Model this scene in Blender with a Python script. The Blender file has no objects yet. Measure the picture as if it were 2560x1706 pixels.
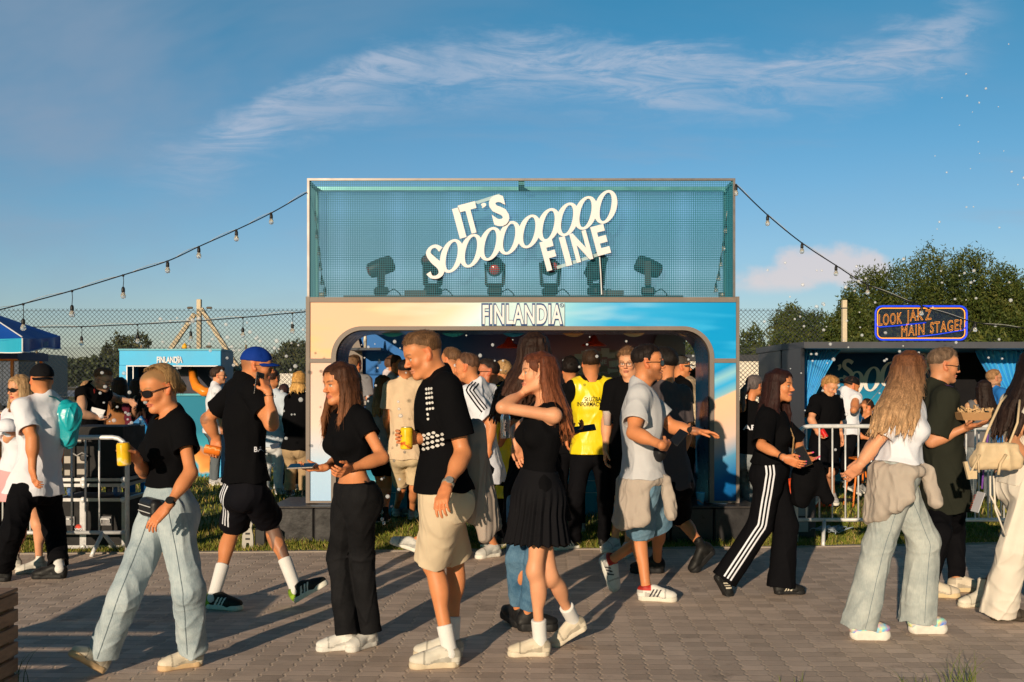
import bpy, math, random, os
import numpy as np
from mathutils import Vector, Matrix
R=math.radians
random.seed(7); rng=np.random.default_rng(7)
C=bpy.context.scene.collection
# ---------------- camera, sky, sun, exposure ----------------
F=2489.0; HZ=966.0; CX=1280.0; EYE=1.52      # focal length in photo pixels, horizon row, eye height
cam_d=bpy.data.cameras.new("camera"); cam=bpy.data.objects.new("camera",cam_d); C.objects.link(cam)
cam_d.sensor_width=36; cam_d.lens=35.0; cam.location=(0,0,EYE); cam.rotation_euler=(R(90),0,0)
cam_d.shift_y=(HZ-853)/2560.0; cam_d.clip_end=3000; cam_d.clip_start=.05
bpy.context.scene.camera=cam
SUN_EL=12.0; SUN_AZ=20.0      # light travels away from the camera, drifting to the right
sd=bpy.data.lights.new("sun","SUN"); sd.energy=4.9; sd.angle=R(.55); sd.color=(1.0,.79,.56)
sun=bpy.data.objects.new("sun",sd); C.objects.link(sun)
ldir=Vector((math.sin(R(SUN_AZ))*math.cos(R(SUN_EL)),math.cos(R(SUN_AZ))*math.cos(R(SUN_EL)),-math.sin(R(SUN_EL))))
sun.rotation_euler=ldir.to_track_quat('-Z','Y').to_euler(); sun.location=(-3,-8,6)
sc=bpy.context.scene
sc.view_settings.view_transform='Standard'; sc.view_settings.look='None'; sc.view_settings.gamma=1; sc.view_settings.exposure=0.0
sc.cycles.max_bounces=6; sc.cycles.transparent_max_bounces=24; sc.cycles.use_denoising=True
W=bpy.data.worlds.new("World"); sc.world=W; W.use_nodes=True
def build_world():
    nt=W.node_tree; N=nt.nodes; Lk=nt.links; N.clear()
    out=N.new('ShaderNodeOutputWorld'); bg=N.new('ShaderNodeBackground'); bg.inputs[1].default_value=.084
    sky=N.new('ShaderNodeTexSky'); sky.sky_type='NISHITA'; sky.sun_disc=False; sky.sun_elevation=R(SUN_EL)
    sky.sun_rotation=R(180+SUN_AZ); sky.air_density=1.0; sky.dust_density=.6; sky.ozone_density=2.5
    def M(op,a,b=None,c=None,clamp=False):
        n=N.new('ShaderNodeMath'); n.operation=op; n.use_clamp=clamp
        for i,v in enumerate((a,b,c)):
            if v is None: continue
            if isinstance(v,(int,float)): n.inputs[i].default_value=v
            else: Lk.new(v,n.inputs[i])
        return n.outputs[0]
    tc=N.new('ShaderNodeTexCoord'); sp=N.new('ShaderNodeSeparateXYZ'); Lk.new(tc.outputs['Generated'],sp.inputs[0])
    X,Y,Z=sp.outputs
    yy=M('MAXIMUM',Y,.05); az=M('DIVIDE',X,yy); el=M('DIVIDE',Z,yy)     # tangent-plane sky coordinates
    gate=M('GREATER_THAN',Y,.06)
    # grade: deepen the blue with height
    t=M('MULTIPLY',el,2.3,clamp=True)
    mixg=N.new('ShaderNodeMix'); mixg.data_type='RGBA'
    Lk.new(t,mixg.inputs[0]); mixg.inputs[6].default_value=(1.42,1.31,1.48,1); mixg.inputs[7].default_value=(.23,1.14,1.28,1)
    mul=N.new('ShaderNodeMix'); mul.data_type='RGBA'; mul.blend_type='MULTIPLY'; mul.inputs[0].default_value=1
    Lk.new(sky.outputs[0],mul.inputs[6]); Lk.new(mixg.outputs[2],mul.inputs[7])
    cur=mul.outputs[2]
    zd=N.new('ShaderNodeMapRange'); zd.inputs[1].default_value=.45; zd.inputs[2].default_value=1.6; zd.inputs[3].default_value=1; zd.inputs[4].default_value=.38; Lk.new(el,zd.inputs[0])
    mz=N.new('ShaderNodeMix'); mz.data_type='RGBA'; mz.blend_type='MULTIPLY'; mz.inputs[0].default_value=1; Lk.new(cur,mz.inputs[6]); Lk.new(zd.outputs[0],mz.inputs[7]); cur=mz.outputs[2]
    def noise(scale,det,rough,sx,sz,ox=0,dist=0):
        cb=N.new('ShaderNodeCombineXYZ'); Lk.new(M('MULTIPLY',M('ADD',az,ox),sx),cb.inputs[0]); Lk.new(M('MULTIPLY',el,sz),cb.inputs[1])
        n=N.new('ShaderNodeTexNoise'); n.inputs['Scale'].default_value=scale; n.inputs['Detail'].default_value=det
        n.inputs['Roughness'].default_value=rough; n.inputs['Distortion'].default_value=dist
        Lk.new(cb.outputs[0],n.inputs[0]); return n.outputs[0]
    def blend(cur,fac,col):
        m=N.new('ShaderNodeMix'); m.data_type='RGBA'; Lk.new(fac,m.inputs[0]); Lk.new(cur,m.inputs[6]); m.inputs[7].default_value=(*col,1); return m.outputs[2]
    def sstep(v,a,b):
        n=N.new('ShaderNodeMapRange'); n.interpolation_type='SMOOTHSTEP'; n.inputs[1].default_value=a; n.inputs[2].default_value=b; Lk.new(v,n.inputs[0]); return n.outputs[0]
    # long wisp: an arch  el = e0 - k (az-a0)^2  (tan units)
    n1=noise(3.2,6,.62,1.0,3.0,0,.5); n2=noise(9,6,.6,.7,2.6,3,.8)
    wob=M('ADD',M('MULTIPLY',M('SUBTRACT',n1,.5),.07),M('MULTIPLY',M('SUBTRACT',noise(14,7,.62,1.0,2.2,3,.6),.5),.045))
    # piecewise height of the streak: rises from left, flat, rises at the right end
    cr=N.new('ShaderNodeFloatCurve'); 
    cv=cr.mapping.curves[0]
    pts=[(0,.08),(.11,.25),(.2,.275),(.3,.33),(.42,.36),(.52,.365),(.66,.35),(.8,.352),(.92,.395),(1,.42)]
    while len(cv.points)<len(pts): cv.points.new(.5,.5)
    for q,(a,b) in zip(cv.points,pts): q.location=(a,b)
    cr.mapping.update()
    u=M('ADD',M('DIVIDE',az,1.03),.5); Lk.new(u,cr.inputs[1])
    dlt=M('SUBTRACT',M('ADD',el,wob),M('SUBTRACT',cr.outputs[0],.03))
    up=sstep(dlt,.030,.0); dn=sstep(dlt,-.075,-.0)
    ends=M('MULTIPLY',sstep(u,.10,.22),sstep(u,1.0,.90))
    wisp=M('MULTIPLY',M('MULTIPLY',up,dn),ends)
    n6=noise(22,8,.68,.42,1.9,5,1.1); wisp=M('MULTIPLY',M('MULTIPLY',wisp,M('MULTIPLY',sstep(n2,.05,.6),M('ADD',.25,sstep(n6,.36,.64)))),gate)
    cur=blend(cur,M('MULTIPLY',wisp,.80),(4.6,5.8,7.6))
    # thin general veil, denser at upper left
    n3=noise(1.6,5,.6,1.0,2.4,7,.4)
    left=sstep(az,.15,-.55)
    veil=M('MULTIPLY',M('MULTIPLY',sstep(n3,.36,.75),M('ADD',M('MULTIPLY',left,.55),.16)),gate)
    cur=blend(cur,veil,(3.3,4.2,5.6))
    n4=noise(5,5,.6,.5,3.4,1.3,.3)
    veil2=M('MULTIPLY',M('MULTIPLY',sstep(n4,.5,.75),M('MULTIPLY',sstep(el,.34,.2),sstep(el,.08,.16))),.26)
    cur=blend(cur,M('MULTIPLY',veil2,gate),(4.4,4.5,5.4))
    # cumulus low at the right
    n5=noise(26,5,.55,1.0,1.2,2.2)
    def puff(ax,ex,rx,ez,am):
        q=M('ADD',M('POWER',M('ABSOLUTE',M('DIVIDE',M('SUBTRACT',az,ax),rx)),2),M('POWER',M('ABSOLUTE',M('DIVIDE',M('SUBTRACT',el,ex),ez)),2))
        q=M('ADD',M('SUBTRACT',1.0,q),M('MULTIPLY',M('SUBTRACT',n5,.5),am)); return q
    pf=M('MAXIMUM',puff(.315,.122,.062,.027,2.4),puff(.262,.106,.058,.020,2.3)); pf=M('MAXIMUM',pf,puff(.345,.118,.045,.024,2.2))
    flat=sstep(el,.088,.104)
    cm=M('MULTIPLY',M('MULTIPLY',sstep(pf,.0,.9),flat),gate)
    cur=blend(cur,M('MULTIPLY',cm,.75),(9.0,7.8,7.7))
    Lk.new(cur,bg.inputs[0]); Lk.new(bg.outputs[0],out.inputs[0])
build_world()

# ---------------- helpers ----------------
def PX(px,py,d):
    "photo pixel (2560 wide) at distance d -> world point"
    return np.array([(px-CX)/F*d, d, EYE-(py-HZ)/F*d])
def GP(px,py,z=0.0):
    d=F*(EYE-z)/(py-HZ); return PX(px,py,d)
def tag(o,label=None,cat=None,group=None,kind=None):
    if label: o['label']=label
    if cat: o['category']=cat
    if group: o['group']=group
    if kind: o['kind']=kind
    return o
def thing(name,label,cat,loc=(0,0,0),rz=0,group=None):
    o=bpy.data.objects.new(name,None); C.objects.link(o); o.location=tuple(float(v) for v in loc); o.rotation_euler=(0,0,rz); o.empty_display_size=.1
    return tag(o,label,cat,group)
def link_mesh(name,verts,faces,mat,parent=None,smooth=False,world=False,mats=None,midx=None,cols=None,loc=None):
    """one mesh object; world=True: verts are world coords and parent (an unrotated thing) holds them"""
    v=np.asarray(verts,dtype=np.float64).reshape(-1,3)
    if world and parent is not None:
        p=parent; off=Vector((0,0,0))
        while p is not None: off=off+p.location; p=p.parent
        v=v-np.array(off)
    if loc is not None: v=v-np.array(loc)
    me=bpy.data.meshes.new(name)
    if isinstance(faces,np.ndarray):
        nf=len(faces); k=faces.shape[1]
        me.vertices.add(len(v)); me.vertices.foreach_set('co',v.astype(np.float32).ravel())
        me.loops.add(nf*k); me.loops.foreach_set('vertex_index',faces.astype(np.int32).ravel())
        me.polygons.add(nf); me.polygons.foreach_set('loop_start',np.arange(0,nf*k,k,dtype=np.int32))
        me.update(calc_edges=True); me.validate()
    else:
        me.from_pydata([tuple(x) for x in v],[],faces); me.update()
    for m in (mats or [mat]): me.materials.append(m)
    if midx is not None: me.polygons.foreach_set('material_index',np.asarray(midx,dtype=np.int32))
    if cols is not None:
        a=me.color_attributes.new('tint','FLOAT_COLOR','POINT'); cc=np.ones((len(v),4),np.float32); cc[:,:3]=cols; a.data.foreach_set('color',cc.ravel())
    if smooth: me.polygons.foreach_set('use_smooth',np.ones(len(me.polygons),dtype=bool))
    o=bpy.data.objects.new(name,me); C.objects.link(o)
    if parent is not None: o.parent=parent
    if loc is not None: o.location=tuple(float(x) for x in loc)
    return o
def nrm(v):
    v=np.asarray(v,float); n=np.linalg.norm(v); return v/n if n>1e-9 else v
def frame_of(d,hint=(0,0,1)):
    d=nrm(d); h=np.asarray(hint,float)
    if abs(np.dot(d,nrm(h)))>.98: h=np.array([1.,0,0])
    s=nrm(np.cross(d,h)); return d,s,np.cross(s,d)
class MB:
    def __init__(s): s.v=[]; s.f=[]; s.m=[]
    def add(s,vs,fs,m=0):
        b=len(s.v); s.v+= [tuple(float(c) for c in x) for x in vs]; s.f+=[tuple(i+b for i in f) for f in fs]; s.m+=[m]*len(fs); return s
    def box(s,x0,x1,y0,y1,z0,z1,m=0,bev=0):
        if bev>0 and min(x1-x0,y1-y0,z1-z0)>2.2*bev:
            b=bev; vs=[];idx={}
            import itertools
            for sx,sy,sz in itertools.product((0,1),repeat=3):
                X=(x0,x1)[sx];Y=(y0,y1)[sy];Z=(z0,z1)[sz]; ix=X+(b if sx==0 else -b); iy=Y+(b if sy==0 else -b); iz=Z+(b if sz==0 else -b)
                idx[(sx,sy,sz)]=(len(vs),len(vs)+1,len(vs)+2); vs+=[(X,iy,iz),(ix,Y,iz),(ix,iy,Z)]
            I=idx; fs=[]
            for ax in range(3):
                o=[a for a in range(3) if a!=ax]
                for sgn in (0,1):
                    q=[]
                    for a,b2 in ((0,0),(1,0),(1,1),(0,1)):
                        k=[0,0,0];k[ax]=sgn;k[o[0]]=a;k[o[1]]=b2;q.append(I[tuple(k)][ax])
                    fs.append(q)
                o0,o1=o
                for a in (0,1):
                    for b2 in (0,1):
                        k0=[0,0,0];k1=[0,0,0];k0[ax]=0;k1[ax]=1
                        for k in(k0,k1): k[o0]=a;k[o1]=b2
                        k0=tuple(k0);k1=tuple(k1)
                        fs.append([I[k0][o0],I[k1][o0],I[k1][o1],I[k0][o1]])
            for k in idx: fs.append(list(I[k]))
            return s.add(vs,fs,m)
        vs=[(x0,y0,z0),(x1,y0,z0),(x1,y1,z0),(x0,y1,z0),(x0,y0,z1),(x1,y0,z1),(x1,y1,z1),(x0,y1,z1)]
        return s.add(vs,[(0,3,2,1),(4,5,6,7),(0,1,5,4),(1,2,6,5),(2,3,7,6),(3,0,4,7)],m)
    def obox(s,c,d,u,l,w,h,m=0):
        "oriented box: centre c, along d length l, width w along side, height h along u"
        d,sd,u=frame_of(d,u); c=np.array(c); vs=[]
        for a in(-.5,.5):
            for b in(-.5,.5):
                for e in(-.5,.5): vs.append(c+d*l*a+sd*w*b+u*h*e)
        return s.add(vs,[(0,1,3,2),(4,6,7,5),(0,4,5,1),(2,3,7,6),(0,2,6,4),(1,5,7,3)],m)
    def tube(s,pts,r,n=8,m=0,caps=True,hint=(0,0,1)):
        pts=[np.array(p,float) for p in pts]; k=len(pts); rs=r if hasattr(r,'__len__') else [r]*k
        vs=[]; hint=np.array(hint,float)
        t0=nrm(pts[1]-pts[0]); 
        if abs(np.dot(t0,nrm(hint)))>.9: hint=np.array([1.,.2,0])
        up=hint
        for i in range(k):
            a=pts[max(i-1,0)]; b=pts[min(i+1,k-1)]; t=nrm(b-a)
            sd=nrm(np.cross(t,up)); u2=np.cross(sd,t); up=u2
            for j in range(n):
                an=2*math.pi*j/n; vs.append(pts[i]+rs[i]*(math.cos(an)*sd+math.sin(an)*u2))
        fs=[]
        for i in range(k-1):
            for j in range(n): a=i*n+j;b=i*n+(j+1)%n; fs.append((a,b,b+n,a+n))
        if caps: fs.append(tuple(range(n-1,-1,-1))); fs.append(tuple((k-1)*n+j for j in range(n)))
        return s.add(vs,fs,m)
    def lathe(s,prof,c=(0,0,0),n=20,m=0,ax=(0,0,1),caps=True):
        "prof: (radius, height) list along axis"
        d,sd,u=frame_of(ax,(0,1,0)); c=np.array(c,float); vs=[]
        for r,h in prof:
            for j in range(n):
                an=2*math.pi*j/n; vs.append(c+d*h+r*(math.cos(an)*sd+math.sin(an)*u))
        fs=[]
        for i in range(len(prof)-1):
            for j in range(n): a=i*n+j;b=i*n+(j+1)%n; fs.append((a,b,b+n,a+n))
        if caps: fs.append(tuple(range(n-1,-1,-1))); fs.append(tuple((len(prof)-1)*n+j for j in range(n)))
        return s.add(vs,fs,m)
    def sphere(s,c,r,n=12,m=0,sq=(1,1,1)):
        prof=[]; k=n//2
        vs=[];fs=[];c=np.array(c,float)
        for i in range(k+1):
            th=math.pi*i/k
            for j in range(n):
                an=2*math.pi*j/n; vs.append(c+r*np.array([math.sin(th)*math.cos(an)*sq[0],math.sin(th)*math.sin(an)*sq[1],math.cos(th)*sq[2]]))
        for i in range(k):
            for j in range(n): a=i*n+j;b=i*n+(j+1)%n; fs.append((a,a+n,b+n,b))
        return s.add(vs,fs,m)
    def prism(s,poly,o,ux,uz,th,m=0):
        "extrude 2D polygon (CCW) lying in plane o+ux*a+uz*b by th along ux x uz (towards normal)"
        o=np.array(o,float);ux=np.array(ux,float);uz=np.array(uz,float);nn=nrm(np.cross(ux,uz)); k=len(poly)
        vs=[o+ux*a+uz*b for a,b in poly]+[o+ux*a+uz*b+nn*th for a,b in poly]
        fs=[tuple(range(k-1,-1,-1)),tuple(range(k,2*k))]+[(i,(i+1)%k,(i+1)%k+k,i+k) for i in range(k)]
        return s.add(vs,fs,m)
    def quad(s,a,b,c,d,m=0): return s.add([a,b,c,d],[(0,1,2,3)],m)
    def build(s,name,mat,parent=None,smooth=False,world=False,**k):
        mats=mat if isinstance(mat,(list,tuple)) else [mat]
        o=link_mesh(name,np.array(s.v),s.f,None,parent,smooth,world,mats=mats,midx=s.m,**k); return o
    def autosmooth(s): return s

# ---------------- materials ----------------
MC={}
def newmat(name):
    m=bpy.data.materials.new(name); m.use_nodes=True; nt=m.node_tree; return m,nt,nt.nodes['Principled BSDF']
def nd(nt,t,**kw):
    n=nt.nodes.new(t)
    for k,v in kw.items():
        if hasattr(n,k): setattr(n,k,v)
        else: n.inputs[k].default_value=v
    return n
def mat(name,col,rough=.6,metal=0,bump=0,bscale=60,var=.12,vscale=6,spec=.28,stretch=(1,1,1),emit=None,estr=0,alpha=None,trans=0,coat=0,sheen=0,tint=False,bdet=4,sss=0,bstretch=None,ior=None):
    """general procedural surface: base colour with noise variation + noise bump"""
    if name in MC: return MC[name]
    m,nt,p=newmat(name); L=nt.links
    tc=nd(nt,'ShaderNodeTexCoord'); mp=nd(nt,'ShaderNodeMapping'); mp.inputs[3].default_value=stretch; L.new(tc.outputs['Object'],mp.inputs[0])
    base=None
    if tint:
        at=nd(nt,'ShaderNodeVertexColor',layer_name='tint'); base=at.outputs[0]
    if var>0:
        n=nd(nt,'ShaderNodeTexNoise'); n.inputs['Scale'].default_value=vscale; n.inputs['Detail'].default_value=5; n.inputs['Roughness'].default_value=.65; L.new(mp.outputs[0],n.inputs[0])
        mr=nd(nt,'ShaderNodeMapRange'); mr.inputs[1].default_value=.3; mr.inputs[2].default_value=.7; mr.inputs[3].default_value=1-var; mr.inputs[4].default_value=1+var*.6; L.new(n.outputs[0],mr.inputs[0])
        mx=nd(nt,'ShaderNodeMix',data_type='RGBA',blend_type='MULTIPLY'); mx.inputs[0].default_value=1
        if base: L.new(base,mx.inputs[6])
        else: mx.inputs[6].default_value=(*col,1)
        L.new(mr.outputs[0],mx.inputs[7]); L.new(mx.outputs[2],p.inputs['Base Color'])
        mr2=nd(nt,'ShaderNodeMapRange'); mr2.inputs[1].default_value=.3; mr2.inputs[2].default_value=.7; mr2.inputs[3].default_value=max(0,rough-.08); mr2.inputs[4].default_value=min(1,rough+.08); L.new(n.outputs[0],mr2.inputs[0]); L.new(mr2.outputs[0],p.inputs['Roughness'])
    else:
        p.inputs['Roughness'].default_value=rough
        if base: L.new(base,p.inputs['Base Color'])
        else: p.inputs['Base Color'].default_value=(*col,1)
    p.inputs['Metallic'].default_value=metal; p.inputs['Specular IOR Level'].default_value=spec
    if bump>0:
        b=nd(nt,'ShaderNodeTexNoise'); b.inputs['Scale'].default_value=bscale; b.inputs['Detail'].default_value=bdet; b.inputs['Roughness'].default_value=.6
        if bstretch:
            mp2=nd(nt,'ShaderNodeMapping'); mp2.inputs[3].default_value=bstretch; L.new(tc.outputs['Object'],mp2.inputs[0]); L.new(mp2.outputs[0],b.inputs[0])
        else: L.new(mp.outputs[0],b.inputs[0])
        bp=nd(nt,'ShaderNodeBump'); bp.inputs['Strength'].default_value=1; bp.inputs['Distance'].default_value=bump; L.new(b.outputs[0],bp.inputs['Height']); L.new(bp.outputs[0],p.inputs['Normal'])
    if emit: p.inputs['Emission Color'].default_value=(*emit,1); p.inputs['Emission Strength'].default_value=estr
    if alpha is not None: p.inputs['Alpha'].default_value=alpha
    if trans: p.inputs['Transmission Weight'].default_value=trans
    if ior: p.inputs['IOR'].default_value=ior
    if coat: p.inputs['Coat Weight'].default_value=coat
    if sheen: p.inputs['Sheen Weight'].default_value=sheen; p.inputs['Sheen Roughness'].default_value=.4
    if sss: p.inputs['Subsurface Weight'].default_value=sss; p.inputs['Subsurface Radius'].default_value=(.012,.004,.002); p.inputs['Subsurface Scale'].default_value=1
    MC[name]=m; return m
# ---------------- signed-distance modelling: smooth unions of tapered limbs, meshed with surface nets ----------------
class SDF:
    def __init__(s): s.p=[]
    def copy(s): q=SDF(); q.p=list(s.p); return q
    def cap(s,a,b,ra,rb=None,k=.02,u=None,sc=1.0,op='+',clip=None):
        """tapered capsule; u,sc: widened along u by sc; clip: (point,normal) keeps the side opposite to normal"""
        a=np.array(a,np.float32);b=np.array(b,np.float32); rb=ra if rb is None else rb
        c=(a+b)/2; br=np.linalg.norm(a-b)/2+max(ra,rb)*max(sc,1)
        s.p.append(('c',op,k,c,br,(a,b-a,max(float(np.dot(b-a,b-a)),1e-9),ra,rb,None if u is None else nrm(u).astype(np.float32),sc),clip)); return s
    def ell(s,c,r,M=None,k=.02,op='+',clip=None):
        c=np.array(c,np.float32); r=np.array(r,np.float32)
        s.p.append(('e',op,k,c,float(r.max()),(c,r,None if M is None else np.asarray(M,np.float32)),clip)); return s
    def box(s,c,h,M=None,rd=.005,k=.01,op='+',clip=None):
        c=np.array(c,np.float32); h=np.array(h,np.float32)
        s.p.append(('b',op,k,c,float(np.linalg.norm(h)),(c,h,None if M is None else np.asarray(M,np.float32),rd),clip)); return s
    @staticmethod
    def prim(t,a,P):
        if t=='c':
            A,D,dd,ra,rb,u,scl=a; q=P-A; tt=np.clip(q@D/dd,0,1); q=q-tt[...,None]*D
            if u is not None:
                w=q@u; q=q+(w*(1/scl-1))[...,None]*u
                nq=np.sqrt((q*q).sum(-1)); return (nq-(ra+(rb-ra)*tt))
            return np.sqrt((q*q).sum(-1))-(ra+(rb-ra)*tt)
        if t=='e':
            c,r,M=a; q=P-c
            if M is not None: q=q@M
            k0=np.sqrt(((q/r)**2).sum(-1)); k1=np.sqrt(((q/(r*r))**2).sum(-1)); return k0*(k0-1)/np.maximum(k1,1e-6)
        c,h,M,rd=a; q=P-c
        if M is not None: q=q@M
        q=np.abs(q)-(h-rd); return np.sqrt((np.maximum(q,0)**2).sum(-1))+np.minimum(q.max(-1),0)-rd
    def ev(s,P,blk=None):
        """P (...,3). blk=(centres, halfdiag) for culling over first axis"""
        d=np.full(P.shape[:-1],1.0,np.float32)
        for t,op,k,c,br,a,clip in s.p:
            if blk is not None:
                m=np.sqrt(((blk[0]-c)**2).sum(-1))-br<blk[1]+.05+k
                if not m.any(): continue
                Q=P[m]
            else: Q=P
            v=SDF.prim(t,a,Q)
            if clip is not None:
                cls=clip if isinstance(clip[0],tuple) else (clip,)
                for cp,cn in cls: v=np.maximum(v,(Q-np.asarray(cp,np.float32))@np.asarray(nrm(cn),np.float32))
            e=d[m] if blk is not None else d
            if op=='+':
                h=np.maximum(k-np.abs(e-v),0)/k; w=np.minimum(e,v)-h*h*k*.25
            elif op=='-':
                v=-v; h=np.maximum(k-np.abs(e-v),0)/k; w=np.maximum(e,v)+h*h*k*.25
            else:
                h=np.maximum(k-np.abs(e-v),0)/k; w=np.maximum(e,v)+h*h*k*.25
            if blk is not None: d[m]=w
            else: d=w
        return d
    def bounds(s):
        lo=np.array([9e9]*3);hi=-lo
        for t,op,k,c,br,a,clip in s.p+getattr(s,'xb',[]):
            if op!='+': continue
            lo=np.minimum(lo,c-br);hi=np.maximum(hi,c+br)
        return lo-.03,hi+.03
    def mesh(s,h,post=None,pad=0):
        lo,hi=s.bounds(); lo-=pad;hi+=pad; B=8
        nb=np.ceil((hi-lo)/(h*B)).astype(int)
        g=np.stack(np.meshgrid(*[np.arange(n) for n in nb],indexing='ij'),-1).reshape(-1,3)
        cen=(lo+(g+.5)*h*B-h*.5).astype(np.float32)
        d=s.ev(cen[:,None,:],(cen,0.02))[:,0]
        if post is not None: d=post(cen,d)
        hd=.866*h*B
        act=np.abs(d)<hd*1.25+.018
        # far from every primitive the coarse value is +1
        V=np.ones(tuple(nb*B),np.float32)
        Vb=V.reshape(nb[0],B,nb[1],B,nb[2],B)
        ins=(~act)&(d<0); gi=g[ins]; Vb[gi[:,0],:,gi[:,1],:,gi[:,2],:]=-1
        ga=g[act]; off=np.stack(np.meshgrid(*[np.arange(B)]*3,indexing='ij'),-1).reshape(-1,3)
        P=(lo+(ga[:,None,:]*B+off[None])*h).astype(np.float32)
        dv=s.ev(P,(cen[act],hd))
        if post is not None: dv=post(P.reshape(-1,3),dv.ravel()).reshape(dv.shape)
        Vb[ga[:,0],:,ga[:,1],:,ga[:,2],:]=dv.reshape(-1,B,B,B)
        return surfnet(V,lo,h)
def surfnet(V,lo,h):
    S=V<0
    any_=np.zeros(tuple(n-1 for n in S.shape),np.uint8)
    sl=(slice(0,-1),slice(1,None))
    for i in(0,1):
        for j in(0,1):
            for k in(0,1): any_+=S[sl[i],sl[j],sl[k]]
    cells=np.argwhere((any_>0)&(any_<8))
    if len(cells)==0: return np.zeros((0,3)),np.zeros((0,4),int)
    ids=np.full(any_.shape,-1,np.int32); ids[tuple(cells.T)]=np.arange(len(cells))
    acc=np.zeros((len(cells),3));cnt=np.zeros(len(cells))
    cr=[(i,j,k) for i in(0,1) for j in(0,1) for k in(0,1)]
    val={c:V[cells[:,0]+c[0],cells[:,1]+c[1],cells[:,2]+c[2]] for c in cr}
    for c in cr:
        for ax in range(3):
            if c[ax]==0:
                e=list(c);e[ax]=1;e=tuple(e);a=val[c];b=val[e]; m=(a<0)!=(b<0)
                t=np.where(m,a/np.where(m,a-b,1),0); p=np.zeros((len(cells),3));p[:]=c;p[:,ax]=t
                acc[m]+=p[m];cnt[m]+=1
    vs=(cells+acc/cnt[:,None])*h+lo
    qs=[]
    for ax in range(3):
        a=[slice(None)]*3;b=[slice(None)]*3;a[ax]=slice(0,-1);b[ax]=slice(1,None)
        A=S[tuple(a)];Bq=S[tuple(b)]; e=np.argwhere(A!=Bq)
        o=[q for q in range(3) if q!=ax]
        ok=(e[:,o[0]]>0)&(e[:,o[1]]>0)&(e[:,o[0]]<any_.shape[o[0]])&(e[:,o[1]]<any_.shape[o[1]]); e=e[ok]
        def cid(d0,d1):
            c=e.copy();c[:,o[0]]-=d0;c[:,o[1]]-=d1;return ids[c[:,0],c[:,1],c[:,2]]
        q=np.stack([cid(1,1),cid(0,1),cid(0,0),cid(1,0)],1)
        ins=S[e[:,0],e[:,1],e[:,2]]
        fl=ins if ax!=1 else ~ins
        q[~fl]=q[~fl][:,::-1]; q=q[(q>=0).all(1)]; qs.append(q)
    return vs,np.concatenate(qs)
def taubin(vs,fs,it=1,lam=.5,mu=-.52):
    n=len(vs)
    a=np.concatenate([fs[:,i] for i in range(4)]);b=np.concatenate([fs[:,(i+1)%4] for i in range(4)])
    deg=np.bincount(a,minlength=n)+np.bincount(b,minlength=n)
    for _ in range(it):
        for w in(lam,mu):
            s=np.zeros_like(vs)
            for c in range(3): s[:,c]=np.bincount(a,vs[b,c],n)+np.bincount(b,vs[a,c],n)
            vs=vs+w*(s/np.maximum(deg,1)[:,None]-vs)
    return vs
def smax(a,b,k=.006):
    h=np.maximum(k-np.abs(a-b),0)/k; return np.maximum(a,b)+h*h*k*.25
_K=[nrm(rng.normal(size=3)) for _ in range(24)]
def wob(P,f,st=(1,1,1),seed=0,oc=4):
    "cheap band-limited noise in about [-1,1]"
    Q=P*np.array(st,np.float32)*f; r=0;w=0; sh=np.sin(Q@_K[(seed+7)%24]*.7+seed)*1.2
    for i in range(oc):
        a=.75**i; r=r+a*np.sin(Q@_K[(seed*3+i*5)%24]*(1+.55*i)+seed*1.7+i*2.1+sh*(1+.4*i)); w+=a
    return r/w
def ridge(P,f,st=(1,1,1),seed=0):
    n=wob(P,f,st,seed,3); m=1-np.abs(n)*2.2; return np.maximum(m,0)**1.5

def smin(a,b,k=.03):
    h=np.maximum(k-np.abs(a-b),0)/k; return np.minimum(a,b)-h*h*k*.25
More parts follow.
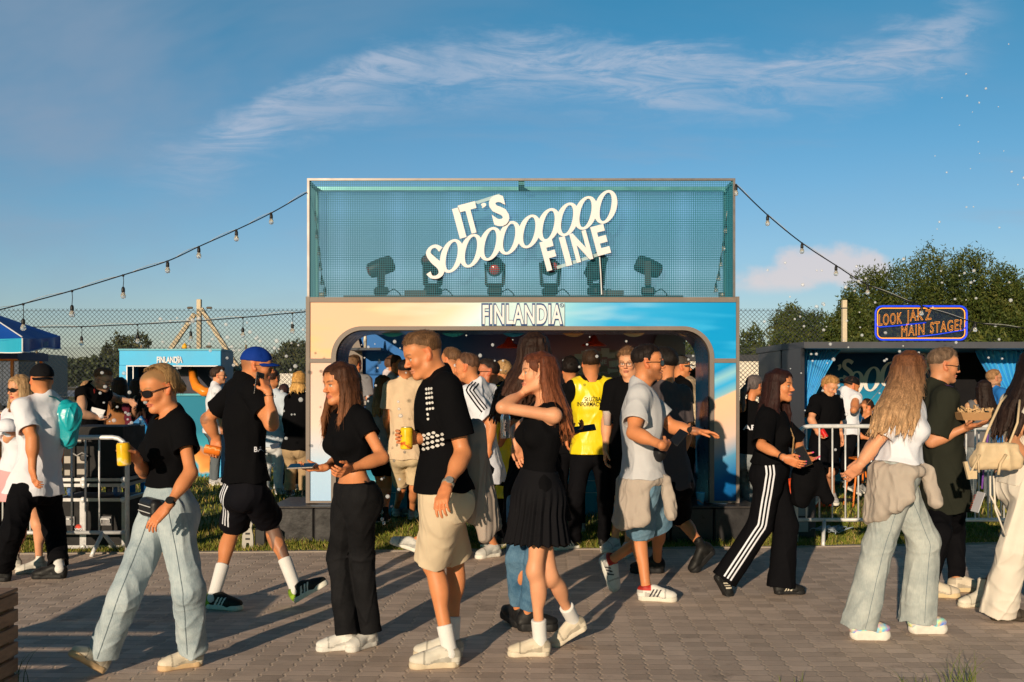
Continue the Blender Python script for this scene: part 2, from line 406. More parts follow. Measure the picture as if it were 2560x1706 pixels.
# ---------------- ground ----------------
def ground_mats():
    m,nt,p=newmat('grass_ground'); L=nt.links; tc=nd(nt,'ShaderNodeTexCoord')
    a=nd(nt,'ShaderNodeTexNoise'); a.inputs['Scale'].default_value=.9; a.inputs['Detail'].default_value=8; a.inputs['Roughness'].default_value=.7; L.new(tc.outputs['Object'],a.inputs[0])
    cr=nd(nt,'ShaderNodeValToRGB'); L.new(a.outputs[0],cr.inputs[0]); e=cr.color_ramp.elements; e[0].position=.35;e[0].color=(.07,.09,.02,1);e[1].position=.7;e[1].color=(.34,.28,.10,1); x=e.new(.52);x.color=(.18,.20,.05,1)
    L.new(cr.outputs[0],p.inputs['Base Color']); p.inputs['Roughness'].default_value=.95
    b=nd(nt,'ShaderNodeTexNoise'); b.inputs['Scale'].default_value=40; b.inputs['Detail'].default_value=5; L.new(tc.outputs['Object'],b.inputs[0])
    bp=nd(nt,'ShaderNodeBump'); bp.inputs['Distance'].default_value=.05; L.new(b.outputs[0],bp.inputs['Height']); L.new(bp.outputs[0],p.inputs['Normal'])
    g=m
    m,nt,p=newmat('paving'); L=nt.links; tc=nd(nt,'ShaderNodeTexCoord'); mp=nd(nt,'ShaderNodeMapping'); mp.inputs[2].default_value=(0,0,R(2.3)); L.new(tc.outputs['Object'],mp.inputs[0])
    sp=nd(nt,'ShaderNodeSeparateXYZ'); L.new(mp.outputs[0],sp.inputs[0])
    def M(op,a,b=None,clamp=False):
        n=nt.nodes.new('ShaderNodeMath'); n.operation=op; n.use_clamp=clamp
        for i,v in enumerate((a,b)):
            if v is None: continue
            if isinstance(v,(int,float)): n.inputs[i].default_value=v
            else: L.new(v,n.inputs[i])
        return n.outputs[0]
    wv=nd(nt,'ShaderNodeTexNoise'); wv.inputs['Scale'].default_value=1.3; L.new(tc.outputs['Object'],wv.inputs[0]); wo=M('MULTIPLY',M('SUBTRACT',wv.outputs[0],.5),.03)
    PU,PV=.128,.096
    v=M('DIVIDE',M('ADD',sp.outputs[1],wo),PV); fv=M('FRACT',v); iv=M('FLOOR',v)
    odd=M('MODULO',M('ABSOLUTE',iv),2.0)
    zig=M('MULTIPLY',M('PINGPONG',M('ADD',v,.25),.5),.075)
    # interlocking notch only over the middle part of each block
    notch=M('MULTIPLY',M('SINE',M('MULTIPLY',v,6.2832)),.007)
    u=M('DIVIDE',M('ADD',M('ADD',sp.outputs[0],notch),wo),PU); fu=M('FRACT',u); iu=M('FLOOR',u)
    du=M('MULTIPLY',M('SUBTRACT',.5,M('ABSOLUTE',M('SUBTRACT',fu,.5))),PU)
    dv=M('MULTIPLY',M('SUBTRACT',.5,M('ABSOLUTE',M('SUBTRACT',fv,.5))),PV)
    def ss(x,a,b):
        n=nd(nt,'ShaderNodeMapRange',interpolation_type='SMOOTHSTEP'); n.inputs[1].default_value=a;n.inputs[2].default_value=b; L.new(x,n.inputs[0]); return n.outputs[0]
    ju=M('SUBTRACT',1.0,ss(du,.003,.010)); jv=M('SUBTRACT',1.0,ss(dv,.001,.005))
    wn=nd(nt,'ShaderNodeTexWhiteNoise',noise_dimensions='2D'); cb=nd(nt,'ShaderNodeCombineXYZ'); L.new(iu,cb.inputs[0]);L.new(iv,cb.inputs[1]); L.new(cb.outputs[0],wn.inputs[0])
    n1=nd(nt,'ShaderNodeTexNoise'); n1.inputs['Scale'].default_value=.8; n1.inputs['Detail'].default_value=6; L.new(tc.outputs['Object'],n1.inputs[0])
    n2=nd(nt,'ShaderNodeTexNoise'); n2.inputs['Scale'].default_value=160; n2.inputs['Detail'].default_value=3; L.new(tc.outputs['Object'],n2.inputs[0])
    n3=nd(nt,'ShaderNodeTexNoise'); n3.inputs['Scale'].default_value=7; n3.inputs['Detail'].default_value=5; n3.inputs['Roughness'].default_value=.7; L.new(tc.outputs['Object'],n3.inputs[0])
    br=M('ADD',M('ADD',M('MULTIPLY',wn.outputs[0],.32),M('MULTIPLY',n1.outputs[0],.5)),M('ADD',M('MULTIPLY',n2.outputs[0],.3),M('MULTIPLY',n3.outputs[0],.35)))
    cr=nd(nt,'ShaderNodeValToRGB'); L.new(br,cr.inputs[0]); e=cr.color_ramp.elements; e[0].position=.3;e[0].color=(.30,.235,.19,1);e[1].position=1.0;e[1].color=(.76,.60,.49,1)
    sand=nd(nt,'ShaderNodeMix',data_type='RGBA'); L.new(M('MULTIPLY',ju,M('ADD',.25,M('MULTIPLY',n3.outputs[0],.9))),sand.inputs[0]); L.new(cr.outputs[0],sand.inputs[6]); sand.inputs[7].default_value=(.66,.52,.40,1)
    dk=nd(nt,'ShaderNodeMix',data_type='RGBA'); L.new(M('MULTIPLY',jv,.55),dk.inputs[0]); L.new(sand.outputs[2],dk.inputs[6]); dk.inputs[7].default_value=(.16,.12,.10,1)
    n4=nd(nt,'ShaderNodeTexNoise'); n4.inputs['Scale'].default_value=2.7; n4.inputs['Detail'].default_value=7; n4.inputs['Roughness'].default_value=.75; L.new(mp.outputs[0],n4.inputs[0])
    st=nd(nt,'ShaderNodeMix',data_type='RGBA'); L.new(M('MULTIPLY',ss(n4.outputs[0],.55,.72),.62),st.inputs[0]); L.new(dk.outputs[2],st.inputs[6]); st.inputs[7].default_value=(.17,.13,.11,1)
    L.new(st.outputs[2],p.inputs['Base Color']); p.inputs['Roughness'].default_value=.85; p.inputs['Specular IOR Level'].default_value=.25
    hh=M('SUBTRACT',M('ADD',M('MULTIPLY',n2.outputs[0],.35),M('MULTIPLY',wn.outputs[0],.35)),M('ADD',M('MULTIPLY',jv,1.0),M('MULTIPLY',ju,.7)))
    bp=nd(nt,'ShaderNodeBump'); bp.inputs['Distance'].default_value=.0035; L.new(hh,bp.inputs['Height']); L.new(bp.outputs[0],p.inputs['Normal'])
    return g,m
MG,MP=ground_mats()
tag(link_mesh('ground',[(-1500,-60,-.02),(1500,-60,-.02),(1500,2600,-.02),(-1500,2600,-.02)],[(0,1,2,3)],MG),kind='structure')
edge=[(-16,8.75),(-9,8.85),(-4.2,9.0),(-1.5,9.12),(1.2,9.28),(3,9.4),(5,9.62),(9,10.0),(16,10.5)]
pv=[];n=len(edge)
for x,y in edge: pv+=[(x,-12,0),(x,y,0)]
pf=[(2*i,2*i+2,2*i+3,2*i+1) for i in range(n-1)]
tag(link_mesh('pavement',pv,pf,MP),kind='structure')
kb=MB()
for (a,b),(c,d) in zip(edge[:-1],edge[1:]): kb.add([(a,b,-.02),(c,d,-.02),(c,d,.012),(a,b,.012),(a,b+.07,-.02),(c,d+.07,-.02),(c,d+.07,.012),(a,b+.07,.012)],[(0,1,2,3),(3,2,6,7),(7,6,5,4)])
tag(kb.build('kerb',mat('kerb_concrete',(.3,.26,.23),.9,bump=.004,bscale=40)),kind='structure')
def edge_y(x): return float(np.interp(x,[e[0] for e in edge],[e[1] for e in edge]))
# grass blades
MGB=mat('grass_blade',(.1,.12,.02),.7,tint=True,var=.25,vscale=3,spec=.3)
def blades(name,n,xr,yf,hr,w,z=-.02,seed=0,dens=None):
    g=np.random.default_rng(seed); x=g.uniform(xr[0],xr[1],n); y=np.array([yf(a,b) for a,b in zip(x,g.random(n))])
    cl=wob(np.stack([x,y,0*x],-1),5.0,(1,1,1),seed+3,4)*.5+.5
    keep=g.random(n)<(.35+.9*cl); x,y,cl=x[keep],y[keep],cl[keep]; n=len(x)
    h=g.uniform(hr[0],hr[1],n)*(.5+.9*cl); a=g.uniform(0,2*np.pi,n); ln=g.uniform(.1,.9,n)*h
    dx,dy=np.cos(a),np.sin(a); b=g.uniform(0,2*np.pi,n); wx,wy=np.cos(b)*w,np.sin(b)*w
    V=np.zeros((n,5,3)); V[:,0]=np.stack([x-wx,y-wy,0*x+z],-1);V[:,1]=np.stack([x+wx,y+wy,0*x+z],-1)
    V[:,2]=np.stack([x+wx*.8+dx*ln*.3,y+wy*.8+dy*ln*.3,z+h*.6],-1);V[:,3]=np.stack([x-wx*.8+dx*ln*.3,y-wy*.8+dy*ln*.3,z+h*.6],-1)
    V[:,4]=np.stack([x+dx*ln,y+dy*ln,z+h],-1)
    fs=[]
    i=np.arange(n)*5
    tri=np.concatenate([np.stack([i,i+1,i+2,i+3],1)]); t2=np.stack([i+3,i+2,i+4,i+4],1)
    faces=[tuple(q) for q in tri]+[tuple(q[:3]) for q in t2]
    t=g.random(n); col=np.where((t<.62)[:,None],np.array([.16,.20,.022]),np.where((t<.85)[:,None],np.array([.33,.29,.05]),np.array([.45,.32,.13])))*(g.uniform(.55,1.25,n)[:,None])
    o=link_mesh(name,V.reshape(-1,3),faces,MGB,cols=np.repeat(col,5,0)); return tag(o,kind='stuff')
NG=int(float(os.environ.get('GR','1'))*60000)
o=blades('grass_verge',NG,(-6,6.5),lambda a,b: edge_y(a)+.03+(b**1.6)*1.6,(.02,.075),.0035,seed=1); tag(o,'rough sunlit grass along the pavement edge in front of the booth','grass')
o=blades('grass_field',NG,(-9,11),lambda a,b: 10.5+b*9,(.03,.10),.007,seed=2); tag(o,'mown grass field behind the barriers and booths','grass')

# ---------------- text ----------------
def text_mesh(s,height,xs=.62,bold=0.0,ext=0.0,sp=1.0,outline=None,shear=0):
    cu=bpy.data.curves.new('t','FONT'); cu.body=s; cu.size=1; cu.offset=bold; cu.extrude=0; cu.space_character=sp; cu.resolution_u=4; cu.shear=shear
    if outline: cu.fill_mode='NONE'; cu.bevel_depth=outline; cu.bevel_resolution=1
    ob=bpy.data.objects.new('t',cu); C.objects.link(ob); bpy.context.view_layer.update()
    me=bpy.data.meshes.new_from_object(ob.evaluated_get(bpy.context.evaluated_depsgraph_get()))
    v=np.array([x.co[:] for x in me.vertices]); f=[tuple(p.vertices) for p in me.polygons]
    bpy.data.objects.remove(ob); bpy.data.curves.remove(cu); bpy.data.meshes.remove(me)
    k=height/.729; v=v*k; v[:,0]*=xs
    v[:,0]-=(v[:,0].min()+v[:,0].max())/2; v[:,1]-=(v[:,1].min()+v[:,1].max())/2
    return v,f
def put_text(mb,s,height,o,ux,uz,xs=.62,bold=0,th=.004,width=None,m=0,sp=1.0,outline=None,shear=0):
    """flat letters with thickness th on plane (ux,uz) centred at o; width rescales"""
    v,f=text_mesh(s,height,xs,bold,0,sp,outline,shear)
    if width: v[:,0]*=width/(v[:,0].max()-v[:,0].min())
    ux=nrm(ux);uz=nrm(uz);nn=nrm(np.cross(ux,uz)); o=np.array(o,float)
    if outline:
        P=o+v[:,:1]*ux+v[:,1:2]*uz+v[:,2:3]*nn*1.0; mb.add(P,f,m); return
    P=o+v[:,:1]*ux+v[:,1:2]*uz; k=len(P)
    # orient faces to nn
    fs=[]
    for q in f:
        a,b,c=P[q[0]],P[q[1]],P[q[2]]
        fs.append(q if np.dot(np.cross(b-a,c-a),nn)>0 else q[::-1])
    ed={}
    for q in fs:
        for i in range(len(q)):
            e=(q[i],q[(i+1)%len(q)]); ed[e]=ed.get(e,0)+1
    bd=[e for e in ed if (e[1],e[0]) not in ed]
    V=list(P)+list(P+nn*th); fs2=[tuple(i+k for i in q) for q in fs]+[(a,b,b+k,a+k) for a,b in bd]
    mb.add(V,fs2,m)
def rect_path(x0,x1,z0,z1,r,n=6):
    p=[]
    for cx,cz,a0 in ((x1-r,z1-r,0),(x0+r,z1-r,90),(x0+r,z0+r,180),(x1-r,z0+r,270)):
        for i in range(n+1): a=R(a0+90*i/n); p.append((cx+r*math.cos(a),cz+r*math.sin(a)))
    return p
def gradmat(name,stops,axis=(0,0,1),off=0,scale=1,dist=.15,dscale=1.5,rough=.6,extra=None,second=None):
    """printed graphic or painted shading: colour ramp along axis (object coords), domain-warped"""
    m,nt,p=newmat(name);L=nt.links;tc=nd(nt,'ShaderNodeTexCoord')
    def ramp(stops,axis,off,scale,dist,dscale,det=2,st=(1,1,1)):
        vm=nd(nt,'ShaderNodeVectorMath',operation='DOT_PRODUCT'); L.new(tc.outputs['Object'],vm.inputs[0]); vm.inputs[1].default_value=axis
        mp=nd(nt,'ShaderNodeMapping'); mp.inputs[3].default_value=st; L.new(tc.outputs['Object'],mp.inputs[0])
        n=nd(nt,'ShaderNodeTexNoise'); n.inputs['Scale'].default_value=dscale; n.inputs['Detail'].default_value=det; L.new(mp.outputs[0],n.inputs[0])
        a=nd(nt,'ShaderNodeMath',operation='MULTIPLY_ADD'); L.new(n.outputs[0],a.inputs[0]); a.inputs[1].default_value=dist; L.new(vm.outputs['Value'],a.inputs[2])
        b=nd(nt,'ShaderNodeMath',operation='MULTIPLY_ADD'); L.new(a.outputs[0],b.inputs[0]); b.inputs[1].default_value=scale; b.inputs[2].default_value=off
        cr=nd(nt,'ShaderNodeValToRGB'); L.new(b.outputs[0],cr.inputs[0]); e=cr.color_ramp.elements
        e[0].position=stops[0][0];e[0].color=(*stops[0][1],1);e[1].position=stops[-1][0];e[1].color=(*stops[-1][1],1)
        for q,c in stops[1:-1]: x=e.new(q);x.color=(*c,1)
        return cr.outputs[0]
    c=ramp(stops,axis,off,scale,dist,dscale)
    if second:
        c2=ramp(**second['ramp']); mx=nd(nt,'ShaderNodeMix',data_type='RGBA'); mx.inputs[0].default_value=1
        mpn=nd(nt,'ShaderNodeMapping'); mpn.inputs[3].default_value=second['st']; mpn.inputs[2].default_value=second.get('rot',(0,0,0)); L.new(tc.outputs['Object'],mpn.inputs[0])
        n=nd(nt,'ShaderNodeTexNoise'); n.inputs['Scale'].default_value=second['scale']; n.inputs['Detail'].default_value=2; L.new(mpn.outputs[0],n.inputs[0])
        mr=nd(nt,'ShaderNodeMapRange',interpolation_type='SMOOTHSTEP'); mr.inputs[1].default_value=second['a'];mr.inputs[2].default_value=second['b']; L.new(n.outputs[0],mr.inputs[0]); L.new(mr.outputs[0],mx.inputs[0])
        L.new(c,mx.inputs[6]);L.new(c2,mx.inputs[7]); c=mx.outputs[2]
    L.new(c,p.inputs['Base Color']); p.inputs['Roughness'].default_value=rough; p.inputs['Specular IOR Level'].default_value=.12
    n=nd(nt,'ShaderNodeTexNoise'); n.inputs['Scale'].default_value=3; L.new(tc.outputs['Object'],n.inputs[0]); bp=nd(nt,'ShaderNodeBump'); bp.inputs['Distance'].default_value=.01; bp.inputs['Strength'].default_value=.5; L.new(n.outputs[0],bp.inputs['Height']); L.new(bp.outputs[0],p.inputs['Normal'])
    return m
BLACK=mat('black_plastic',(.014,.014,.016),.45,var=.2,vscale=20)
WHITE=mat('white_paint',(.73,.74,.78),.5,var=.04,vscale=5)
TAUPE=mat('taupe_powder_coat',(.20,.165,.145),.5,var=.12,vscale=5,bump=.0006,bscale=150)
NAVY=mat('navy_panel',(.012,.045,.11),.45,var=.15)
PEACH=(.84,.52,.36); PPINK=(.80,.56,.48); SKY1=(.45,.66,.78); CY=(.03,.40,.80); CY2=(.0,.30,.68); DB=(.0,.10,.32); PALE=(.62,.80,.86)
STEEL=mat('galvanised_steel',(.68,.69,.70),.38,metal=.15,var=.2,vscale=14,bump=.0005,bscale=90)
ALU=mat('brushed_aluminium',(.30,.30,.31),.4,metal=.7,var=.15,vscale=20)
# ---------------- main booth ----------------
D0=9.88; K0=F/D0
def bx(px): return (px-CX)/K0
def bz(py): return EYE-(py-HZ)/K0
booth=thing('festival_booth','tall open booth with peach and cyan printed front and mesh box on top','booth',(0.1,D0,0))
X0,X1=bx(765),bx(1848); XI0,XI1=bx(775),bx(1840)
header_mat=gradmat('header_print',[(0,PEACH),(.26,PEACH),(.36,(.84,.66,.52)),(.44,PALE),(.60,(.32,.66,.80)),(.76,CY),(1,CY2)],axis=(1,0,-.9),off=.93,scale=.225,dist=.5,dscale=1.1,
   second=dict(ramp=dict(stops=[(0,(.88,.55,.28)),(.5,PALE),(1,CY)],axis=(1,0,0),off=.5,scale=.3,dist=.2,dscale=1),st=(.55,1,3.2),rot=(0,R(-28),0),scale=1.6,a=.50,b=.68))
colL_mat=gradmat('left_column_print',[(0,(.36,.56,.84)),(.30,(.44,.62,.82)),(.5,(.80,.62,.54)),(.68,PPINK),(1,PEACH)],axis=(0,0,1),off=-.1,scale=.5,dist=.12,dscale=2)
colR_mat=gradmat('right_column_print',[(0,(.0,.07,.24)),(.16,(.0,.13,.40)),(.30,(.08,.30,.52)),(.44,(.66,.50,.44)),(.58,PEACH),(.72,(.82,.54,.34)),(.735,(.24,.50,.62)),(.80,CY),(.86,(.26,.56,.70)),(.92,CY2),(1,CY)],axis=(-.5,0,1),off=.42,scale=.68,dist=.06,dscale=1.6)
def arch_poly(x0,x1,z0,z1,xi0,xi1,zt,r,half):
    """front panel outline pieces with the arch opening: returns polygons left column / right column / header"""
    return None
def arch_pts(xi0,xi1,zt,r,zb,n=10):
    p=[(xi0,zb),(xi0,zt-r)]
    p+=[(xi0+r-r*math.cos(R(90*i/n)),zt-r+r*math.sin(R(90*i/n))) for i in range(1,n+1)]
    p+=[(xi1-r+r*math.sin(R(90*i/n)),zt-r+r*math.cos(R(90*i/n))) for i in range(0,n+1)]
    p+=[(xi1,zb)]
    return p
zt_panel=bz(756); z_arch=bz(816); z_in=bz(826); za0=bx(828); za1=bx(1785); zi0=bx(840); zi1=bx(1774); zbase=bz(1258); ra=.31; ri=.27
zsplit=bz(902)
loc=Vector((.1,D0,0))
def bld(mb,name,m,par=booth,**k): return mb.build(name,m,par,world=True,**k)
# header face: strip polygons between arch outer curve and top
ap=arch_pts(za0,za1,z_arch,ra,zsplit+.02)
hm=MB(); yF=D0+.004
poly=[(XI0,zt_panel),(XI0,zsplit+.02)]+ap+[(XI1,zsplit+.02),(XI1,zt_panel)]
top=[(min(max(x,XI0),XI1),zt_panel) for x,z in ap]
hm.add([(XI0,yF,zsplit+.02),(za0,yF,zsplit+.02),(za0,yF,zt_panel),(XI0,yF,zt_panel)],[(0,1,2,3)])
hm.add([(za1,yF,zsplit+.02),(XI1,yF,zsplit+.02),(XI1,yF,zt_panel),(za1,yF,zt_panel)],[(0,1,2,3)])
for (a,b),(c,d) in zip(ap[:-1],ap[1:]):
    if abs(a-c)>1e-6: hm.add([(a,yF,b),(c,yF,d),(c,yF,zt_panel),(a,yF,zt_panel)],[(0,1,2,3)])
bld(hm,'header_panel',header_mat)
m1=MB(); m1.box(XI0,za0,yF,yF+.03,zbase+.02,zsplit-.02); bld(m1,'column_panel',colL_mat)
m1=MB(); m1.box(za1,XI1,yF,yF+.03,zbase+.02,zsplit-.02); bld(m1,'column_panel',colR_mat)
fr=MB(); y0,y1=D0-.012,D0+.42
fr.box(X0,XI0-.001,y0,y1,zbase,bz(742)); fr.box(XI1+.001,X1,y0,y1,zbase,bz(742))
fr.box(XI0,XI1,y0+.002,y1-.002,zt_panel,bz(743)-.002)
for a,b in((XI0,za0-.001),(za1+.001,XI1)):
    fr.box(a,b,y0+.003,y0+.04,zsplit-.021,zsplit+.021); fr.box(a,b,y0+.003,y0+.04,zbase,zbase+.022)
# arch frame: thick band swept along the opening
ao=arch_pts(za0,za1,z_arch,ra,zbase,14); ai=arch_pts(zi0,zi1,z_in,ri,zbase,14)
vs=[];fs=[]
for (a,b),(c,d) in zip(ao,ai): vs+=[(a,y0,b),(c,y0,d),(c,y1-.02,d),(a,y1-.02,b)]
for i in range(len(ao)-1):
    o=4*i
    for j in range(4): fs.append((o+j,o+(j+1)%4,o+4+(j+1)%4,o+4+j))
fr.add(vs,fs); bld(fr,'frame',TAUPE)
il=MB(); vs=[];fs=[]
aj=arch_pts(zi0-.0,zi1+.0,z_in,ri,zbase,14)
for (a,b) in aj:
    cx=(zi0+zi1)/2; s_=1-.0035; vs+=[(cx+(a-cx)*s_,y0+.05,b-.006),(cx+(a-cx)*s_,y1+.3,b-.006)]
for i in range(len(aj)-1): fs.append((2*i,2*i+1,2*i+3,2*i+2))
il.add(vs,fs); bld(il,'opening_lining',mat('dark_blue_lining',(.01,.07,.16),.3))
# seams on the frame
# brand lettering plate
pl=MB(); pl.box(bx(1204),bx(1411),D0-.016,D0+.002,bz(815),bz(758)); bld(pl,'lettering_plate',mat('pale_plate',(.55,.74,.80),.35,var=.05))
lt=MB(); put_text(lt,'FINLANDIA',.205,(bx(1306),D0-.019,bz(787)),(1,0,0),(0,0,1),xs=.5,bold=.06,th=.004,width=bx(1408)-bx(1206)+.012,sp=1.08); bld(lt,'letter_outline',mat('letter_navy',(.015,.06,.2),.4,var=0))
lt=MB(); put_text(lt,'FINLANDIA',.19,(bx(1306),D0-.026,bz(787)),(1,0,0),(0,0,1),xs=.5,bold=.022,th=.004,width=bx(1408)-bx(1206)-.014,sp=1.08); bld(lt,'lettering',WHITE)
lt=MB(); lt.tube([(bx(1404)+.018*math.cos(a),D0-.024,bz(764)+.018*math.sin(a)) for a in np.linspace(0,2*math.pi,17)],.003,5); put_text(lt,'R',.018,(bx(1404),D0-.022,bz(764)),(1,0,0),(0,0,1),xs=.8,th=.003); bld(lt,'registered_mark',MC['letter_navy'])
# mesh box
bxo=MB(); zt=bz(446.5); zb=bz(743); xl,xr=bx(768),bx(1838); dp=.36
fw=.023
bxo.box(xl,xr,D0-.01,D0+.02,zt-fw,zt); bxo.box(xl,xl+fw,D0-.01,D0+.02,zb,zt-fw); bxo.box(xr-fw,xr,D0-.01,D0+.02,zb,zt-fw)
bld(bxo,'box_frame',mat('dull_metal_frame',(.19,.175,.175),.4,metal=.4,var=.15))
bb=MB(); bb.box(xl+.001,xr-.001,D0+dp-.02,D0+dp+.02,zt-.055,zt-.015); 
for x in(xl+.002,xr-.042): bb.box(x,x+.04,D0+dp-.02,D0+dp+.02,zb,zt-.056)
for x in(xl+.002,xr-.032): bb.box(x,x+.03,D0+.021,D0+dp-.021,zt-.05,zt-.02)
bb.box(bx(1304)-.03,bx(1304)+.03,D0+.021,D0+dp-.021,zt-.06,zt-.02)
bld(bb,'rear_frame',mat('teal_steel',(.10,.30,.33),.4,metal=.3,var=.2))
MTEAL=mat('teal_net_wire',(.015,.17,.25),.5,var=0)
def grid(x0,x1,z0,z1,y,st,r,axis='x'):
    g=MB(); 
    n=int((x1-x0)/st)
    for i in range(n+1):
        x=x0+(x1-x0)*i/n
        if axis=='x': g.box(x-r,x+r,y-r,y+r,z0,z1)
        else: g.box(y-r,y+r,x-r,x+r,z0,z1)
    n=int((z1-z0)/st)
    for i in range(n+1):
        z=z0+(z1-z0)*i/n
        if axis=='x': g.box(x0,x1,y-r*2.1,y-r*1.05,z-r,z+r)
        else: g.box(y+r*1.05,y+r*2.1,x0,x1,z-r,z+r)
    return g
g=grid(xl+fw,xr-fw,zb+.005,zt-fw,D0+.0,.0185,.0018); bld(g,'wire_mesh',MTEAL)
g=grid(xl+.04,xr-.04,zb+.005,zt-.056,D0+dp-.03,.0185,.0018); bld(g,'wire_mesh',MTEAL)
for x in(xl+.02,xr-.02):
    g=grid(D0+.022,D0+dp-.03,zb+.005,zt-.03,x,.0185,.0018,axis='y'); bld(g,'wire_mesh',MTEAL)
# roof deck under the box
rd=MB(); rd.box(X0+.002,X1-.002,D0+.003,D0+3.1,zt_panel+.012,zb-.012); bld(rd,'roof_deck',mat('roof_deck_grey',(.05,.05,.055),.7))
# slogan: IT'S / SOOO... / FINE
SL=MB(); PXM=1/K0
def sp_(x,y): return np.array([bx(x),D0-.05,bz(y)])
th_=R(15); ux=np.array([math.cos(th_),0,math.sin(th_)]); uz=np.array([-math.sin(th_),0,math.cos(th_)])
def ringO(cx,cy,w,h,th1,th2,slant):
    n=36;vs=[];fs=[]
    c=sp_(cx,cy)
    for i in range(n):
        a=2*math.pi*i/n
        xo,zo=math.cos(a)*w/2,math.sin(a)*h/2; xi,zi=math.cos(a)*(w/2-th1),math.sin(a)*(h/2-th2)
        for x,z in((xo,zo),(xi,zi)):
            P=c+np.array([x+z*math.tan(slant),0,z])*PXM
            vs+=[P,P+np.array([0,.02,0])]
    for i in range(n):
        o=4*i;q=4*((i+1)%n)
        fs+=[(o,q,q+2,o+2),(o+1,o+3,q+3,q+1),(o,o+1,q+1,q),(o+2,q+2,q+3,o+3)]
    off=np.array([0,-.0006*(ringO.k%3),0]); ringO.k+=1
    SL.add([v+off for v in vs],fs)
ringO.k=0
ov=[(1130,642),(1178,629),(1226,612),(1273,597),(1323,581),(1371,565),(1417,551),(1463,535),(1513,520)]
for cx,cy in ov: ringO(cx,cy,56,84,14.5,6.5,R(11))
def ribbon(mb,pts,wid,y,th=.02,m=0):
    """variable-width stroke through photo pixels"""
    P=[]
    pts=np.array(pts,float);n=len(pts)
    T=[]
    t=np.linspace(0,n-1,n*6)
    # catmull-rom
    def cr(a,t):
        i=int(min(t,n-2));f=t-i;p0=a[max(i-1,0)];p1=a[i];p2=a[i+1];p3=a[min(i+2,n-1)]
        return .5*((2*p1)+(-p0+p2)*f+(2*p0-5*p1+4*p2-p3)*f*f+(-p0+3*p1-3*p2+p3)*f**3)
    W_=np.array(wid,float); Q=np.array([cr(pts,x) for x in t]); Wd=np.array([cr(W_,x) for x in t])
    vs=[];fs=[]
    for i in range(len(Q)):
        d=Q[min(i+1,len(Q)-1)]-Q[max(i-1,0)]; d/=np.linalg.norm(d)+1e-9; nrm2=np.array([-d[1],d[0]])
        for s_ in(-.5,.5):
            q=Q[i]+nrm2*Wd[i]*s_; vs+=[(bx(q[0]),y,bz(q[1])),(bx(q[0]),y+th,bz(q[1]))]
    for i in range(len(Q)-1):
        o=4*i; fs+=[(o,o+2,o+6,o+4),(o+1,o+5,o+7,o+3),(o,o+4,o+5,o+1),(o+2,o+3,o+7,o+6)]
    fs+=[(0,1,3,2),(len(vs)-4,len(vs)-2,len(vs)-1,len(vs)-3)]
    mb.add(vs,fs,m)
ribbon(SL,[(1103,626),(1091,618),(1078,622),(1072,636),(1084,652),(1101,668),(1104,684),(1094,694),(1080,694),(1072,684)],[14,9,8,12,17,17,13,9,8,13],D0-.052)
for s_,cx,cy,h,w in(("I",1149,561,72,17),("T",1176,549,72,44),("’",1210,517,24,13),("S",1248,530,72,42)):
    put_text(SL,s_,h*PXM,sp_(cx,cy)-np.array([0,.004,0]),ux,uz,xs=.8,bold=.045,th=-.0 or .018,width=w*PXM)
for s_,cx,cy,w in(("F",1373,641,32),("I",1413,631,15),("N",1452,619,42),("E",1500,603,34)):
    put_text(SL,s_,70*PXM,sp_(cx,cy)-np.array([0,.004,0]),ux,uz,xs=.8,bold=.045,th=.018,width=w*PXM)
bld(SL,'slogan_lettering',mat('slogan_white',(.72,.72,.76),.45,var=.02))
for a,b in(((1155,520),(1250,489)),((1392,670),(1515,631))):
    A=sp_(*a);B=sp_(*b); ba=MB(); ba.obox((A+B)/2+np.array([0,.035,0]),B-A,(0,0,1),np.linalg.norm(B-A),.006,.032); bld(ba,'acrylic_strip',mat('acrylic',(.6,.78,.82),.1,var=0,alpha=.45))
cbm=MB(); cbm.tube([sp_(1498,645),sp_(1501,690),sp_(1503,738)],.006,6); bld(cbm,'white_cable',WHITE)
# interior: rear wall, ceiling, bar, lamps
BW=12.9; KB=F/BW
def wx(px,d): return (px-CX)/F*d
wallm=gradmat('rear_wall_print',[(0,(.02,.13,.42)),(.35,(.025,.15,.46)),(.5,(.05,.15,.40)),(.66,(.22,.14,.26)),(.82,(.38,.18,.19)),(1,(.28,.17,.22))],axis=(1,0,.35),off=.42,scale=.22,dist=.9,dscale=.9,rough=.5)
b=MB(); b.box(wx(853,BW),wx(1686,BW),BW,BW+.06,.1,2.62); bld(b,'rear_wall',wallm)
b=MB()

for px,sg in((848,1),(1686,-1)):
    x=wx(px,BW-.08); vs=[]; b=MB(); q0=wx(836 if sg>0 else 1686,BW-.06); b.box(q0,q0+.14,BW-.06,BW+.06,0.02,2.62)
    pg=[(0,1.6),(.30*sg,1.6),(.30*sg,1.95),(.24*sg,2.15),(.12*sg,2.3),(0,2.4)]
    if sg<0: pg=pg[::-1]
    b.prism(pg,(x,BW-.07,0),(1,0,0),(0,0,1),.02); bld(b,'rear_post',TAUPE)
b=MB(); b.box(wx(850,11.9),wx(1690,11.9),11.7,12.3,1.30,1.345); bld(b,'bar_top',mat('bar_top_grey',(.30,.27,.25),.4))
barm=gradmat('bar_print',[(0,(.05,.34,.50)),(.4,(.06,.36,.52)),(.6,(.01,.12,.26)),(1,(.005,.03,.10))],axis=(0,0,1),off=-.1,scale=.9,dist=.3,dscale=2)
b=MB(); b.box(wx(856,11.75),wx(1684,11.75),11.76,12.2,-.02,1.30); 
bld(b,'bar_front',barm)
b=MB()
for k in range(1,9): b.box(wx(856,11.75),wx(1684,11.75),11.752,11.758,.12+k*.14,.126+k*.14)
